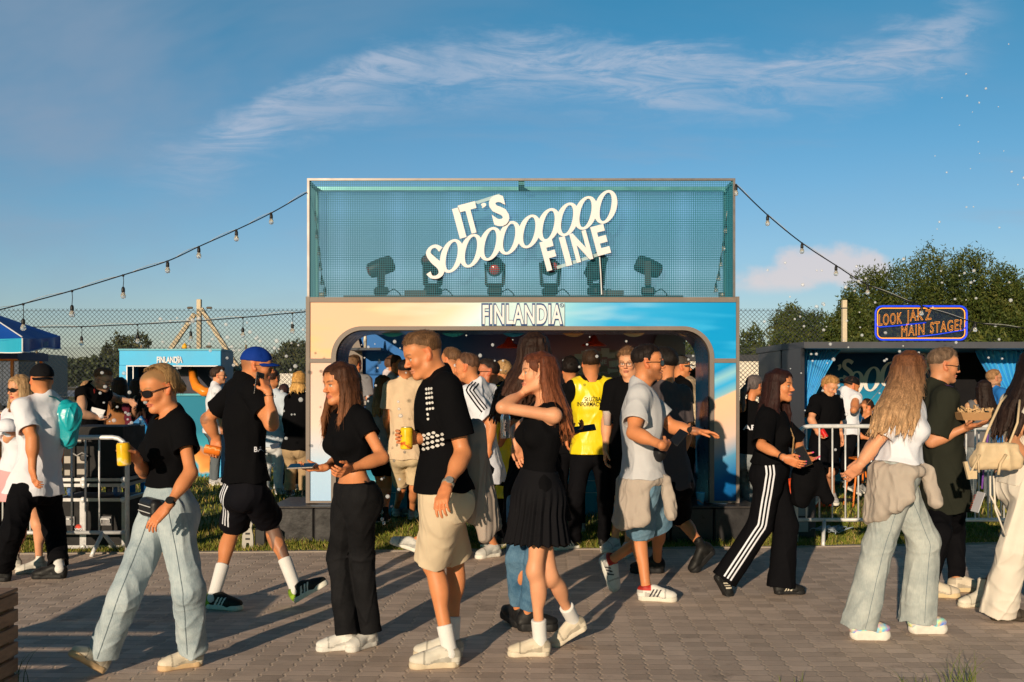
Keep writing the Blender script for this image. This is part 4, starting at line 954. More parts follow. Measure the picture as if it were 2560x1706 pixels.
bwm=gradmat('slogan_wall_shaded',[(0,(.02,.36,.58)),(.55,(.02,.34,.56)),(.82,(.012,.16,.32)),(1,(.006,.05,.14))],axis=(0,0,1),off=0,scale=.5,dist=.2,dscale=1)  # navy towards the top paints the roof edge's shadow into the wall colour
b=MB(); b.box(xb+.1,rx_(2368,bd),bd,bd+.06,0,zh-.003); b.build('rear_wall',bwm,rb,world=True)
b=MB(); b.box(rx_(2368,bd)+.003,RX1-.065,bd-.3,bd+.06,0,zh-.003); b.build('dark_partition',mat('black_drape_wall',(.006,.006,.008),.9),rb,world=True)
b=MB(); b.box(xb,RX1,rdp+.2,bd+.1,-.01,.05); b.build('floor_deck',mat('booth_floor',(.05,.05,.06),.7),rb,world=True)
WL=MB()
def wp(x,y): return PX(x,y,bd-.02)
def ring2(cx,cy,w,h,t1,t2,sl,k):
    n=30;vs=[];fs=[];c=wp(cx,cy);s_=bd/F
    for i in range(n):
        a=2*math.pi*i/n
        for ww,hh in((w/2,h/2),(w/2-t1,h/2-t2)):
            x,z=math.cos(a)*ww,math.sin(a)*hh; P=c+np.array([(x+z*math.tan(sl))*s_,-.001*k,z*s_]); vs+=[P,P+np.array([0,.015,0])]
    for i in range(n): o=4*i;q=4*((i+1)%n); fs+=[(o,q,q+2,o+2),(o,o+1,q+1,q),(o+2,q+2,q+3,o+3)]
    WL.add(vs,fs)
for k,(cx,cy) in enumerate(((2100,974),(2138,959),(2180,948),(2222,936),(2262,926),(2302,914),(2342,902))): ring2(cx,cy,43,62,11,4,R(10),k%3)
def ribbonW(mb,pts,wid,d):
    vs=[];fs=[];pts=[np.array(p,float) for p in pts]
    n=len(pts); T=np.linspace(0,n-1,n*5); Q=[];Wd=[]
    for t in T:
        i=int(min(t,n-2));f=t-i;p0=pts[max(i-1,0)];p1=pts[i];p2=pts[i+1];p3=pts[min(i+2,n-1)]
        Q.append(.5*((2*p1)+(-p0+p2)*f+(2*p0-5*p1+4*p2-p3)*f*f+(-p0+3*p1-3*p2+p3)*f**3)); Wd.append(np.interp(t,range(n),wid))
    for i in range(len(Q)):
        dq=Q[min(i+1,len(Q)-1)]-Q[max(i-1,0)]; dq/=np.linalg.norm(dq)+1e-9; nn=np.array([-dq[1],dq[0]])
        for s_ in(-.5,.5):
            q=Q[i]+nn*Wd[i]*s_; P=PX(q[0],q[1],d); vs+=[P,P+np.array([0,.015,0])]
    for i in range(len(Q)-1): o=4*i; fs+=[(o,o+2,o+6,o+4),(o,o+4,o+5,o+1),(o+2,o+3,o+7,o+6)]
    mb.add(vs,fs)
ribbonW(WL,[(2132,908),(2122,902),(2112,906),(2112,918),(2124,928),(2130,938),(2122,946),(2108,942)],[9,9,9,10,11,10,9,9],bd-.025)
ribbonW(WL,[(2098,912),(2100,918),(2096,926)],[8,7,3],bd-.025)
WL.build('slogan_lettering',mat('wall_letter_white',(.72,.70,.68),.6,var=0),rb,world=True)
CUR=mat('curtain_satin',(.03,.33,.72),.45,var=.15,vscale=2,sheen=.3)
def curtain(xt0,xt1,yt,xm,ym,xb0,xb1,yb,d,lb,inv=False):
    n=90;rows=16;vs=[];fs=[]
    for r_ in range(rows+1):
        t=r_/rows; 
        if t<.62: q=t/.62; e=q**.85; a0=xt0+(xm-5-xt0)*e**1.4;a1=xt1+(xm+5-xt1)*e; y=yt+(ym-yt)*q
        else: q=(t-.62)/.38; a0=xm-5+(xb0-xm+5)*q;a1=xm+5+(xb1-xm-5)*q; y=ym+(yb-ym)*q
        for i in range(n+1):
            u=i/n; dep=.045*math.sin(u*math.pi*2*11+math.sin(u*9)*1.5)+.02*math.sin(u*61+t*2); sag=0
            P=PX(a0+(a1-a0)*u,y,d); P[1]+=dep*(1-.5*math.exp(-((t-.62)/.1)**2)); P[2]-= .05*math.sin(u*3.1)*(1-t)*0; vs.append(P)
    for r_ in range(rows):
        for i in range(n): o=r_*(n+1)+i; fs.append((o,o+1,o+n+2,o+n+1))
    o=link_mesh('curtain',vs,fs,CUR,rb,True,world=True)
    md=o.modifiers.new('thick','SOLIDIFY'); md.thickness=.006
    b=MB(); P=PX(xm,ym,d-.07); b.sphere(P,.055,10,sq=(1.3,.6,.7)); b.obox(P+np.array([.0,-.02,-.08]),(.2,0,-1),(0,1,0),.18,.05,.01); b.build('tie_back',mat('orange_ribbon',(.80,.30,.03),.5),rb,world=True,smooth=True)
curtain(2002,2104,873,2006,1040,1999,2020,1190,rdp+.75,'l')
curtain(2437,2600,873,2560,1050,2548,2580,1190,rdp+.95,'r')
# neon sign
NE=thing('neon_sign','clear panel with orange outlined letters inside a blue rounded frame on the dark booth roof','neon sign',(rx_(2303),rdp+.1,zt_))
def npnt(x,y,dy=0): return PX(x,y,rdp+.1+dy)
ORG=mat('neon_orange',(.9,.35,.05),.4,var=0,emit=(1,.33,.03),estr=1.4); BLU=mat('neon_blue',(.02,.06,.7),.4,var=0,emit=(.01,.05,.9),estr=.5)
def rp(x0,x1,y0,y1,r): return [npnt(x,-y) for x,y in rect_path(x0,x1,-y1,-y0,r,5)]
b=MB(); p=rp(2189,2417,766,850,17); b.tube(p+[p[0],p[1]],.015,6); 
for seg in(((2190,808),(2193,816),(2200,818),(2240,815),(2315,807)),((2294,842),(2340,837),(2408,826),(2414,818),(2414,806))): b.tube([npnt(*q,-.012) for q in seg],.009,6)
b.build('blue_tube',BLU,NE,world=True,smooth=True)
b=MB(); p=rp(2194,2412,771,846,13); b.tube(p+[p[0],p[1]],.006,6)
th2=R(6); u2=np.array([math.cos(th2),0,math.sin(th2)]); z2=np.array([-math.sin(th2)*0+.0,0,1.])
for s_,cx,cy,h,w in(('LOOK',2226,798,29,58),('JAK',2287,793,29,42),('Z',2321,787,27,15),('MAIN',2282,826,28,58),('STAGE?',2365,816,28,80)):
    put_text(b,s_,h*rdp/F,npnt(cx,cy,-.02),u2,z2,xs=.5,outline=.0085,width=w*rdp/F,bold=.0,sp=1.15)
b.build('orange_letters',ORG,NE,world=True)
b=MB(); A=npnt(2189,850,.02);B_=npnt(2417,766,.02); b.box(A[0],B_[0],A[1],A[1]+.006,A[2]-.01,B_[2]); b.build('clear_panel',mat('clear_acrylic',(.02,.03,.07),.1,var=0,alpha=.45),NE,world=True)
for px in(2200,2406): b=MB(); P=npnt(px,850,.03); b.box(P[0]-.02,P[0]+.02,P[1],P[1]+.02,zt_+.001,P[2]+.12); b.build('bracket',BLACK,NE,world=True)
b=MB(); b.tube([npnt(2438,811),npnt(2425,830),npnt(2414,846)],.012,6); b.build('bracket',BLACK,NE,world=True)
# ---------------- barriers ----------------
def barrier(label,x0,x1,y,ztop,zbot,y1=None,group='steel crowd barriers',feet=(.5,1.9),first=.12):
    y1=y if y1 is None else y1; t=thing('crowd_barrier',label,'barrier',((x0+x1)/2,(y+y1)/2,0),group=group); L_=x1-x0
    def q(x,z,dy=0): return (x,y+(y1-y)*(x-x0)/L_+dy,z)
    r=.021; rc=.13; b=MB()
    pts=[q(x0,.02)]+[q(x0,ztop-rc)]+[q(x0+rc-rc*math.cos(R(a)),ztop-rc+rc*math.sin(R(a))) for a in(22,45,68,90)]+[q(x1-rc+rc*math.sin(R(a)),ztop-rc+rc*math.cos(R(a))) for a in(0,22,45,68)]+[q(x1,ztop-rc),q(x1,.02)]
    b.tube(pts,r,10); b.build('frame_tube',STEEL,t,world=True,smooth=True)
    b=MB(); b.tube([q(x0+.02,zbot),q(x1-.02,zbot)],.018,10); b.build('bottom_rail',STEEL,t,world=True,smooth=True)
    n=int((L_-.15)/.1245)
    for i in range(n):
        x=x0+first+.1245*i
        if x<x1-.06: b=MB(); b.tube([q(x,zbot),q(x,ztop)],.0085,8); b.build('bar',STEEL,t,world=True,smooth=True)
    for f in feet:
        b=MB(); x=x0+f; b.tube([q(x,zbot,.0),q(x-.04,.05,-.10),q(x-.05,.0,-.13)],.018,8); b.tube([q(x,zbot,.0),q(x+.04,.05,.14),q(x+.05,.0,.2)],.018,8); b.build('foot',STEEL,t,world=True,smooth=True)
KBR=F/9.0
barrier('steel crowd barrier in front of the black flight cases',(318-CX)/KBR-2.3,(318-CX)/KBR,9.0,EYE-(1094-HZ)/KBR,EYE-(1332-HZ)/KBR,feet=(.4,2.08),first=.055)
barrier('steel crowd barrier leaving the left edge of the photo',(318-CX)/KBR-4.65,(318-CX)/KBR-2.34,8.97,EYE-(1094-HZ)/KBR,EYE-(1332-HZ)/KBR)
KBR=F/9.55
barrier('steel crowd barrier in front of the dark curtained booth',(1990-CX)/KBR,(1990-CX)/KBR+2.45,9.55,EYE-(1066-HZ)/KBR,EYE-(1300-HZ)/KBR,feet=(.27,2.1),first=.10)
b_=(1990-CX)/KBR+2.0
barrier('second steel crowd barrier behind the woman in white',b_-.35,b_+2.1,9.85,1.09,.2)
# ---------------- flight cases, left ----------------
CASE=mat('black_case_laminate',(.008,.008,.009),.65,var=.25,vscale=12,bump=.0006,bscale=200)
def caseobj(name,lb,cat,x0,x1,y0,y1,z0,z1,group=None,edges=True,latch=True,wheels=False,text=None):
    t=thing(name,lb,cat,((x0+x1)/2,(y0+y1)/2,z0),group=group)
    b=MB(); b.box(x0+.006,x1-.006,y0+.006,y1-.006,z0+.006,z1-.006); b.build('shell',CASE,t,world=True)
    if edges:
        b=MB(); w=.03
        for x in(x0,x1-w): b.box(x,x+w,y0-.001,y0+w,z0+w,z1-w)
        for z in(z0,z1-w): b.box(x0,x1,y0-.002,y0+w,z,z+w)
        xm=x0+(x1-x0)*.42; b.box(xm-.03,xm+.03,y0-.004,y0+.004,z0+w,z1-w)
        for z in(z0,z1-w):
            for x in(x0,x1-w): b.box(x,x+w,y0+w,y1,z,z+w)
        b.build('edging',ALU,t,world=True)
        for x in(x0+.015,x1-.015,xm):
            for z in(z0+.015,z1-.015):
                b=MB(); b.sphere((x,y0-.004,z),.028,10,sq=(1,.6,1)); b.build('corner_ball',STEEL,t,world=True,smooth=True)
    if latch:
        for x in(x0+(x1-x0)*.22,x0+(x1-x0)*.74):
            z=z0+(z1-z0)*.55; b=MB(); b.box(x-.06,x+.06,y0-.008,y0+.004,z-.045,z+.045,bev=.004); b.build('latch_plate',mat('latch_dark',(.16,.16,.17),.35,metal=.6),t,world=True)
            b=MB(); b.tube([(x-.04,y0-.012,z-.02),(x-.04,y0-.022,z+.02),(x+.04,y0-.022,z+.02),(x+.04,y0-.012,z-.02)],.007,8); b.build('handle',STEEL,t,world=True,smooth=True)
    if wheels:
        for x in(x0+.12,x1-.12):
            b=MB(); b.lathe([(.04,-.018),(.048,-.01),(.048,.01),(.04,.018)],(x,y0+.1,z0-.052),14,ax=(1,0,0)); b.build('caster',mat('caster_blue',(.05,.12,.3),.5),t,world=True)
            b=MB(); b.box(x-.03,x-.021,y0+.07,y0+.13,z0-.055,z0-.006); b.box(x+.021,x+.03,y0+.07,y0+.13,z0-.055,z0-.006); b.box(x-.03,x+.03,y0+.07,y0+.13,z0-.0061,z0); b.build('caster_fork',STEEL,t,world=True)
    return t
cd=9.32;KC_=F/cd
def cx_(p): return (p-CX)/KC_
def cz_(p): return EYE-(p-HZ)/KC_
caseobj('flight_case','lower black flight case with metal edges and small sun sticker behind the left barrier','flight case',cx_(132),cx_(312),cd,cd+.6,0.0,cz_(1246),group='stacked flight cases')
caseobj('flight_case','shallow black flight case on casters resting on the lower case','flight case',cx_(132),cx_(312),cd+.01,cd+.6,cz_(1246)+.105,cz_(1196),group='stacked flight cases',latch=False,wheels=True)
t=caseobj('equipment_rack','tall black equipment rack on top of the flight cases where the bartender leans','equipment rack',cx_(150),cx_(306),cd+.03,cd+.6,cz_(1196)+.004,cz_(1066),edges=False,latch=False)
b=MB()
for px,py,w,h in((203,1150,22,18),(203,1180,22,14),(168,1150,16,18),(168,1182,14,14),(190,1103,26,10),(213,1103,7,10)): P=PX(px,py,cd+.02); b.box(P[0]-w/2/KC_,P[0]+w/2/KC_,P[1],P[1]+.012,P[2]-h/2/KC_,P[2]+h/2/KC_,bev=.002)
b.build('rear_panel_plates',mat('beige_plate',(.38,.35,.31),.5),t,world=True)
b=MB(); P=PX(208,1145,cd+.015); b.lathe([(.03,0),(.03,-.01),(.02,-.012)],P,14,ax=(0,1,0)); b.build('socket',BLACK,t,world=True)
b=MB(); P=PX(203,1139,cd); b.tube([PX(183,1134,cd),PX(192,1140,cd-.02),PX(205,1132,cd),PX(220,1141,cd)],.008,6); b.build('cable',mat('grey_cable',(.3,.3,.3),.5),t,world=True,smooth=True)
st=thing('sticker','small red sunburst sticker with white lettering on the lower flight case','sticker',PX(196,1320,cd-.008))
b=MB(); P=np.zeros(3)
for k in range(9):
    a=R(20*k+10); b.obox(P+np.array([math.cos(a)*.022,0,math.sin(a)*.022]),(math.cos(a),0,math.sin(a)),(0,1,0),.022,.005,.002)
b.lathe([(.018,0),(.018,-.002)],P,16,ax=(0,1,0)); b.build('sunburst',mat('sticker_red',(.65,.05,.02),.5,var=0),st)
b=MB(); put_text(b,'VIVO',.022,(0,-.004,-.014),(1,0,0),(0,0,1),xs=.8,bold=.03,th=.001,width=.066); b.build('lettering',WHITE,st)
# little grey stand by the plinth, left
t=thing('fan_case','small pale grey perforated equipment stand on the grass beside the left plinth','equipment stand',GP(619,1371))
b=MB(); 
b.prism([(-.055,0),(-.02,0),(-.012,.05),(.012,.05),(.02,0),(.055,0),(.05,.12),(.035,.19),(.045,.23),(.02,.26),(-.02,.26),(-.04,.23),(-.03,.17),(-.05,.12)],(0,0,0),(1,0,0),(0,0,1),-.03)
b.build('frame',mat('pale_grey_plastic',(.42,.40,.36),.5),t)
b=MB()
for z in(.09,.14,.2): b.box(-.02,.02,-.006,-.001,z-.012,z+.006)
b.build('slot',BLACK,t)
b=MB(); b.box(.06,.16,.02,.12,0,.18,bev=.01); b.build('black_box',BLACK,t)
# ---------------- blue parasol and orange bar, left ----------------
par=thing('parasol','square royal blue parasol with sunlit-toned front valance and white piping at the left edge','parasol',PX(-60,HZ,9.9)*np.array([1,1,0]))
A=PX(-62,768,9.95); Kn=PX(56,846,9.1);Rr=PX(151,841,10.4); Lf=PX(-290,846,9.6); Bk=PX(-160,841,10.9)
BLUP=mat('parasol_royal_blue',(.005,.07,.38),.55,var=.08,vscale=3,bump=.004,bscale=5); SUNP=mat('parasol_sunlit_blue',(.02,.35,.55),.55,var=.08,vscale=3,bump=.003,bscale=6)  # brighter cyan paints sunlight into the front valance's cloth colour
def facet(a,b_,c,m,nm='canopy'):
    n=10;vs=[];fs=[]
    for i in range(n+1):
        for j in range(n+1-i):
            u=i/n;v=j/n; P=a*(1-u-v)+b_*u+c*v; s_=(1-u-v)*(u+v)*4; P=P-np.array([0,0,.05])*(u*v*4*(1)) ; vs.append(P)
    idx={};k=0
    for i in range(n+1):
        for j in range(n+1-i): idx[(i,j)]=k;k+=1
    for i in range(n):
        for j in range(n-i):
            fs.append((idx[(i,j)],idx[(i+1,j)],idx[(i,j+1)]))
            if j<n-i-1: fs.append((idx[(i+1,j)],idx[(i+1,j+1)],idx[(i,j+1)]))
    return link_mesh(nm,vs,fs,m,par,True,world=True)
facet(A,Kn,Rr,BLUP); facet(A,Lf,Kn,BLUP); facet(A,Rr,Bk,BLUP); facet(A,Bk,Lf,BLUP)
def valance(a,b_,m):
    n=24;vs=[];fs=[]
    for i in range(n+1):
        u=i/n; P=a+(b_-a)*u; P=P-np.array([0,0,.05*4*u*(1-u)*.25]); h=.125+.012*math.sin(u*9)-.02*4*u*(1-u)
        o=nrm(np.cross(b_-a,(0,0,1)))*.02*math.sin(u*19)
        vs+=[P,P+o*.5-np.array([0,0,h*.5]),P+o-np.array([0,0,h])]
    for i in range(n): k=3*i; fs+=[(k,k+3,k+4,k+1),(k+1,k+4,k+5,k+2)]
    link_mesh('valance',vs,fs,m,par,True,world=True)
    b=MB(); b.tube([v for v in vs[2::3]],.006,6); b.build('piping',WHITE,par,world=True,smooth=True)
valance(Kn,Rr,BLUP); valance(Lf,Kn,SUNP)
b=MB(); b.tube([A*(1-t)+Kn*t+np.array([0,-.01,.012]) for t in(.35,.6,1)],.006,6); b.tube([Kn,Kn-np.array([0,0,.12])],.006,6); b.build('piping',WHITE,par,world=True)
b=MB(); u_=nrm(Rr-Kn); 
put_text(b,'FINLANDIA',.045,Kn*.5+Rr*.5+np.array([0.02,-.02,-.068])+np.cross(u_,(0,0,1))*.02,u_,(0,0,1),xs=.5,bold=.03,th=.004); b.build('lettering',mat('dim_lettering',(.10,.22,.42),.6,var=0),par,world=True)
b=MB(); c=(A+Bk)/2*0+A; b.tube([c*np.array([1,1,0]),c],.022,10); b.build('pole',STEEL,par,world=True)
ob=thing('orange_high_bar','orange metal bar with slatted front and dark blue canopy band under the parasol','bar stand',PX(0,HZ,10.6)*np.array([1,1,0]))
K_=F/10.6
b=MB(); P=lambda x,y:PX(x,y,10.6)
b.box(P(-90,0)[0],P(44,0)[0],10.6,11.3,P(0,900)[2],P(0,880)[2]); b.build('canopy_band',mat('dark_blue_band',(.01,.03,.12),.5),ob,world=True)
OR=mat('orange_powder_coat',(.80,.20,.02),.4,var=.08)
for x,yy in((29,10.6),(35,11.2),(-85,10.6),(-80,11.2)):
    b=MB(); q=PX(x,900,10.6); b.box(q[0]-.014,q[0]+.014,yy,yy+.028,0,q[2]); b.build('post',OR,ob,world=True)
b=MB(); b.box(P(-90,0)[0],P(44,0)[0],10.595,10.63,P(0,902)[2],P(0,899)[2]+.005); b.build('top_rail',OR,ob,world=True)
b=MB(); b.box(P(-90,0)[0],P(40,0)[0],10.45,11.3,P(0,1034)[2],P(0,1030)[2]); b.build('bar_top',mat('sandy_bar_top',(.6,.42,.26),.5),ob,world=True)
for k in range(26):
    b=MB(); x=P(-90,0)[0]+k*.021; b.box(x,x+.012,10.5,10.52,.75,P(0,1036)[2]); b.build('slat',OR,ob,world=True)
tc_=thing('paper_cup','white and blue paper cup standing on the orange bar','cup',PX(28,1030,10.7)); b=MB(); b.lathe([(.03,0),(.04,.11),(.041,.112),(.037,.108),(.028,.01)],(0,0,0),16); b.build('cup_body',mat('cup_white_blue',(.5,.6,.7),.4),tc_,smooth=True)
# red lying parasol / heap behind right barrier
rh=thing('folded_parasol','folded orange red parasol lying on the grass behind the right barrier','parasol',GP(2065,1290)+np.array([0,1.0,0]))
n=28;vs=[];fs=[]
for i in range(12):
    t=i/11; 
    for j in range(n+1):
        a=math.pi*j/n; r=(.30*math.sin(math.pi*min(1,t*.85+.1))**.7)*(1+.12*abs(math.sin(a*6+t))); vs.append((-.42+t*.84,-math.cos(a)*r*.7,math.sin(a)*r*1.1))
for i in range(11):
    for j in range(n): o=i*(n+1)+j; fs.append((o,o+1,o+n+2,o+n+1))
link_mesh('canopy',vs,fs,mat('red_orange_canvas',(.65,.07,.015),.55,var=.2,bump=.003,bscale=20),rh,True)
b=MB(); b.tube([(-.4,0,.1),(.75,.1,.06)],.02,8); b.build('pole',BLACK,rh)
hp=thing('cable_bundle','tangled pale blue plastic wrap and cables on the grass by the right barrier','cable bundle',GP(2070,1345)); 
b=MB(); g=np.random.default_rng(8)
for k in range(16):
    c=g.uniform(-.12,.12,3); b.tube([(c[0]+.09*math.cos(a+k)+.02*g.normal(),c[1]*.5+.05*math.sin(a*1.3+k),.05+abs(.05*math.sin(a+k*2))+.02*g.random()) for a in np.linspace(0,5,9)],.004,5)
b.build('strands',mat('pale_blue_plastic',(.35,.42,.5),.3),hp,smooth=True)
sp2=thing('power_cabinet','small dark cabinet with grey sockets on the grass behind the right barrier','power cabinet',GP(2010,1345))
b=MB(); b.box(-.1,.12,0,.2,0,.42,bev=.01); b.build('housing',mat('cabinet_dark',(.06,.055,.06),.5),sp2)
b=MB(); b.box(-.06,.04,-.012,-.001,.06,.16,bev=.003); b.box(-.06,.04,-.012,-.001,.22,.34,bev=.003); b.build('socket_plate',mat('cabinet_plate',(.3,.3,.32),.5),sp2)
# orange stools in the right booth
for px,py,lb in((2160,1215,'orange metal stool on the grass inside the right barrier'),(2145,1100,'orange chair by the slogan wall of the dark booth')):
    q=PX(px,py,12.6 if py>1150 else 14.6); hgt=.62 if py>1150 else .5
    t=thing('orange_stool',lb,'stool',(q[0],q[1],0)); b=MB(); b.box(-.17,.17,-.17,.17,hgt-.025,hgt,bev=.008); b.build('seat',OR,t)
    for sx in(-1,1):
        for sy in(-1,1): b=MB(); b.tube([(sx*.13,sy*.13,hgt-.03),(sx*.2,sy*.17,0)],.012,8); b.build('leg',OR,t)
ez=thing('mirror','round tabletop mirror reflecting the sky in the dark booth','mirror',PX(2160,1035,13.6)); b=MB(); b.lathe([(.001,0),(.14,0),(.145,.01),(.15,.02),(.001,.02)],(0,0,0),28,ax=(0,1,-.3)); b.build('glass',mat('mirror_glass',(.75,.85,.9),.03,metal=1,var=0),ez,smooth=False)
b=MB(); b.tube([(.15*math.cos(a),-.0,.15*math.sin(a)) for a in np.linspace(0,2*math.pi,29)],.012,8); b.build('rim',OR,ez)
b=MB(); b.tube([(0,.02,-.15),(0,.05,-.95)],.012,8); b.build('stand',OR,ez)
# cup on right plinth, pamphlet sign
cp=thing('blue_cup','light blue printed paper cup standing on the right plinth','cup',(bx(1750),D0-.02,.352)); b=MB(); b.lathe([(.032,0),(.043,.11),(.0445,.112),(.0445,.118),(.040,.116),(.03,.01)],(0,0,0),20); b.build('cup_body',gradmat('cup_print',[(0,(.05,.25,.6)),(.5,(.05,.3,.65)),(.55,(.8,.3,.1)),(.6,(.1,.4,.7)),(1,(.1,.45,.75))],axis=(1,0,3),off=0,scale=3,dist=.2,dscale=12),cp,smooth=True)
# ---------------- wooden slatted crates, bottom left ----------------
WD=mat('weathered_wood',(.30,.19,.13),.8,var=.35,vscale=5,bump=.004,bscale=14,stretch=(.3,1,4))
def crate(lb,x0,x1,y0,y1,z0,z1,n):
    t=thing('slatted_crate',lb,'crate',((x0+x1)/2,(y0+y1)/2,z0),group='stacked slatted crates')
    h=(z1-z0)/n
    for i in range(n): 
        b=MB(); b.box(x0,x1,y0,y0+.02,z0+i*h+.006,z0+(i+1)*h-.012,bev=.003); b.box(x1-.02,x1,y0+.021,y1,z0+i*h+.006,z0+(i+1)*h-.012,bev=.003); b.build('slat',WD,t,world=True)
    b=MB()
    b.box(x1-.07,x1-.022,y1-.05,y1,z0,z1-.01); b.build('corner_post',WD,t,world=True)
    b=MB(); b.box(x0,x1,y0,y1,z1-.008,z1+.012,bev=.004); b.build('lid',WD,t,world=True)
cr0=PX(46,1475,5.02)
crate('weathered slatted wooden crate at the lower left corner of the photo',cr0[0]-1.3,cr0[0],4.3,5.02,0,cr0[2],6)
# tufts of weeds near camera
for (px,py,n,h,lb,sd_) in ((2400,1722,26,.24,'tall grass tuft at the bottom right edge',3),(2290,1725,10,.12,'small grass tuft left of the tall tuft at the bottom right',4),(20,1712,16,.26,'thin leafy weed beside the wooden crate',5),(1967,1712,4,.09,'tiny grass blade cluster at the bottom edge',6)):
    q=GP(px,py); t=thing('grass_tuft',lb,'weed',q); g=np.random.default_rng(sd_); vs=[];fs=[];cl=[]
    for k in range(n):
        a=g.uniform(0,6.28);L_=h*g.uniform(.4,1.1);ln=g.uniform(.1,.75)*L_;b0=g.uniform(-.09,.09,2);w=.0028; o=len(vs)
        for s_ in range(5):
            f=s_/4; c=np.array([b0[0]+math.cos(a)*ln*f*f,b0[1]*.5+math.sin(a)*ln*f*f,L_*f*(1-.25*f)]); ww=w*(1-f*.9); vs+=[c+np.array([ww,0,0]),c-np.array([ww,0,0])]; cl+=[(.12,.15,.03)]*2
        for s_ in range(4): fs.append((o+2*s_,o+2*s_+1,o+2*s_+3,o+2*s_+2))
    link_mesh('blades',vs,fs,MGB,t,cols=np.array(cl))
# ---------------- people ----------------
A_=(0,820,.5649);B_c=(480,820,.5649);C_c=(960,780,.5908);D_c=(1400,820,.5649);E_c=(1780,820,.4593);F_c=(2080,820,.5654)
G_c=(0,860,.3953);H_c=(700,840,.37);I_c=(1300,780,.3954);J_c=(1900,900,.3317);K_c=(760,780,.3317);L_c=(180,900,.3189);M_c=(1840,600,.306);S_c=(0,0,1.)
SKINM=mat('skin',(.6,.35,.2),.5,tint=True,var=.10,vscale=9,bump=.0006,bscale=220,sss=.06,spec=.35)
HAIRM={}
def hairmat():
    if 'h' in HAIRM: return HAIRM['h']
    m,nt,p=newmat('hair');L=nt.links; at=nd(nt,'ShaderNodeVertexColor',layer_name='tint'); tc=nd(nt,'ShaderNodeTexCoord'); mp=nd(nt,'ShaderNodeMapping'); mp.inputs[3].default_value=(1,1,.07); L.new(tc.outputs['Object'],mp.inputs[0])
    n=nd(nt,'ShaderNodeTexNoise'); n.inputs['Scale'].default_value=260; n.inputs['Detail'].default_value=3; L.new(mp.outputs[0],n.inputs[0])
    mr=nd(nt,'ShaderNodeMapRange'); mr.inputs[1].default_value=.3;mr.inputs[2].default_value=.7;mr.inputs[3].default_value=.55;mr.inputs[4].default_value=1.45; L.new(n.outputs[0],mr.inputs[0])
    mx=nd(nt,'ShaderNodeMix',data_type='RGBA',blend_type='MULTIPLY'); mx.inputs[0].default_value=1; L.new(at.outputs[0],mx.inputs[6]);L.new(mr.outputs[0],mx.inputs[7]); L.new(mx.outputs[2],p.inputs['Base Color'])
    p.inputs['Roughness'].default_value=.55; p.inputs['Specular IOR Level'].default_value=.16
    b=nd(nt,'ShaderNodeBump'); b.inputs['Distance'].default_value=.003; L.new(n.outputs[0],b.inputs['Height']); L.new(b.outputs[0],p.inputs['Normal']); HAIRM['h']=m; return m
def cloth(name,col,rough=.85,fold=.006,fs=7,weave=.0004,var=.06,sheen=0,st=(1,1,.5)):
    key='cloth_'+name
    if key in MC: return MC[key]
    m=mat(key,col,rough,var=var,vscale=5,sheen=sheen,spec=.05 if max(col)<.03 else .12); nt=m.node_tree;L=nt.links;p=nt.nodes['Principled BSDF']
    tc=nd(nt,'ShaderNodeTexCoord'); mp=nd(nt,'ShaderNodeMapping'); mp.inputs[3].default_value=st; mp.inputs[2].default_value=(.3,.5,0); L.new(tc.outputs['Object'],mp.inputs[0])
    n=nd(nt,'ShaderNodeTexNoise'); n.inputs['Scale'].default_value=fs; n.inputs['Detail'].default_value=2.5; n.inputs['Roughness'].default_value=.5; n.inputs['Distortion'].default_value=.6; L.new(mp.outputs[0],n.inputs[0])
    b=nd(nt,'ShaderNodeBump'); b.inputs['Distance'].default_value=fold; b.inputs['Strength'].default_value=1; L.new(n.outputs[0],b.inputs['Height'])
    w=nd(nt,'ShaderNodeTexNoise'); w.inputs['Scale'].default_value=420; L.new(tc.outputs['Object'],w.inputs[0]); b2=nd(nt,'ShaderNodeBump'); b2.inputs['Distance'].default_value=weave; L.new(w.outputs[0],b2.inputs['Height']); L.new(b.outputs[0],b2.inputs['Normal']); L.new(b2.outputs[0],p.inputs['Normal'])
    return m
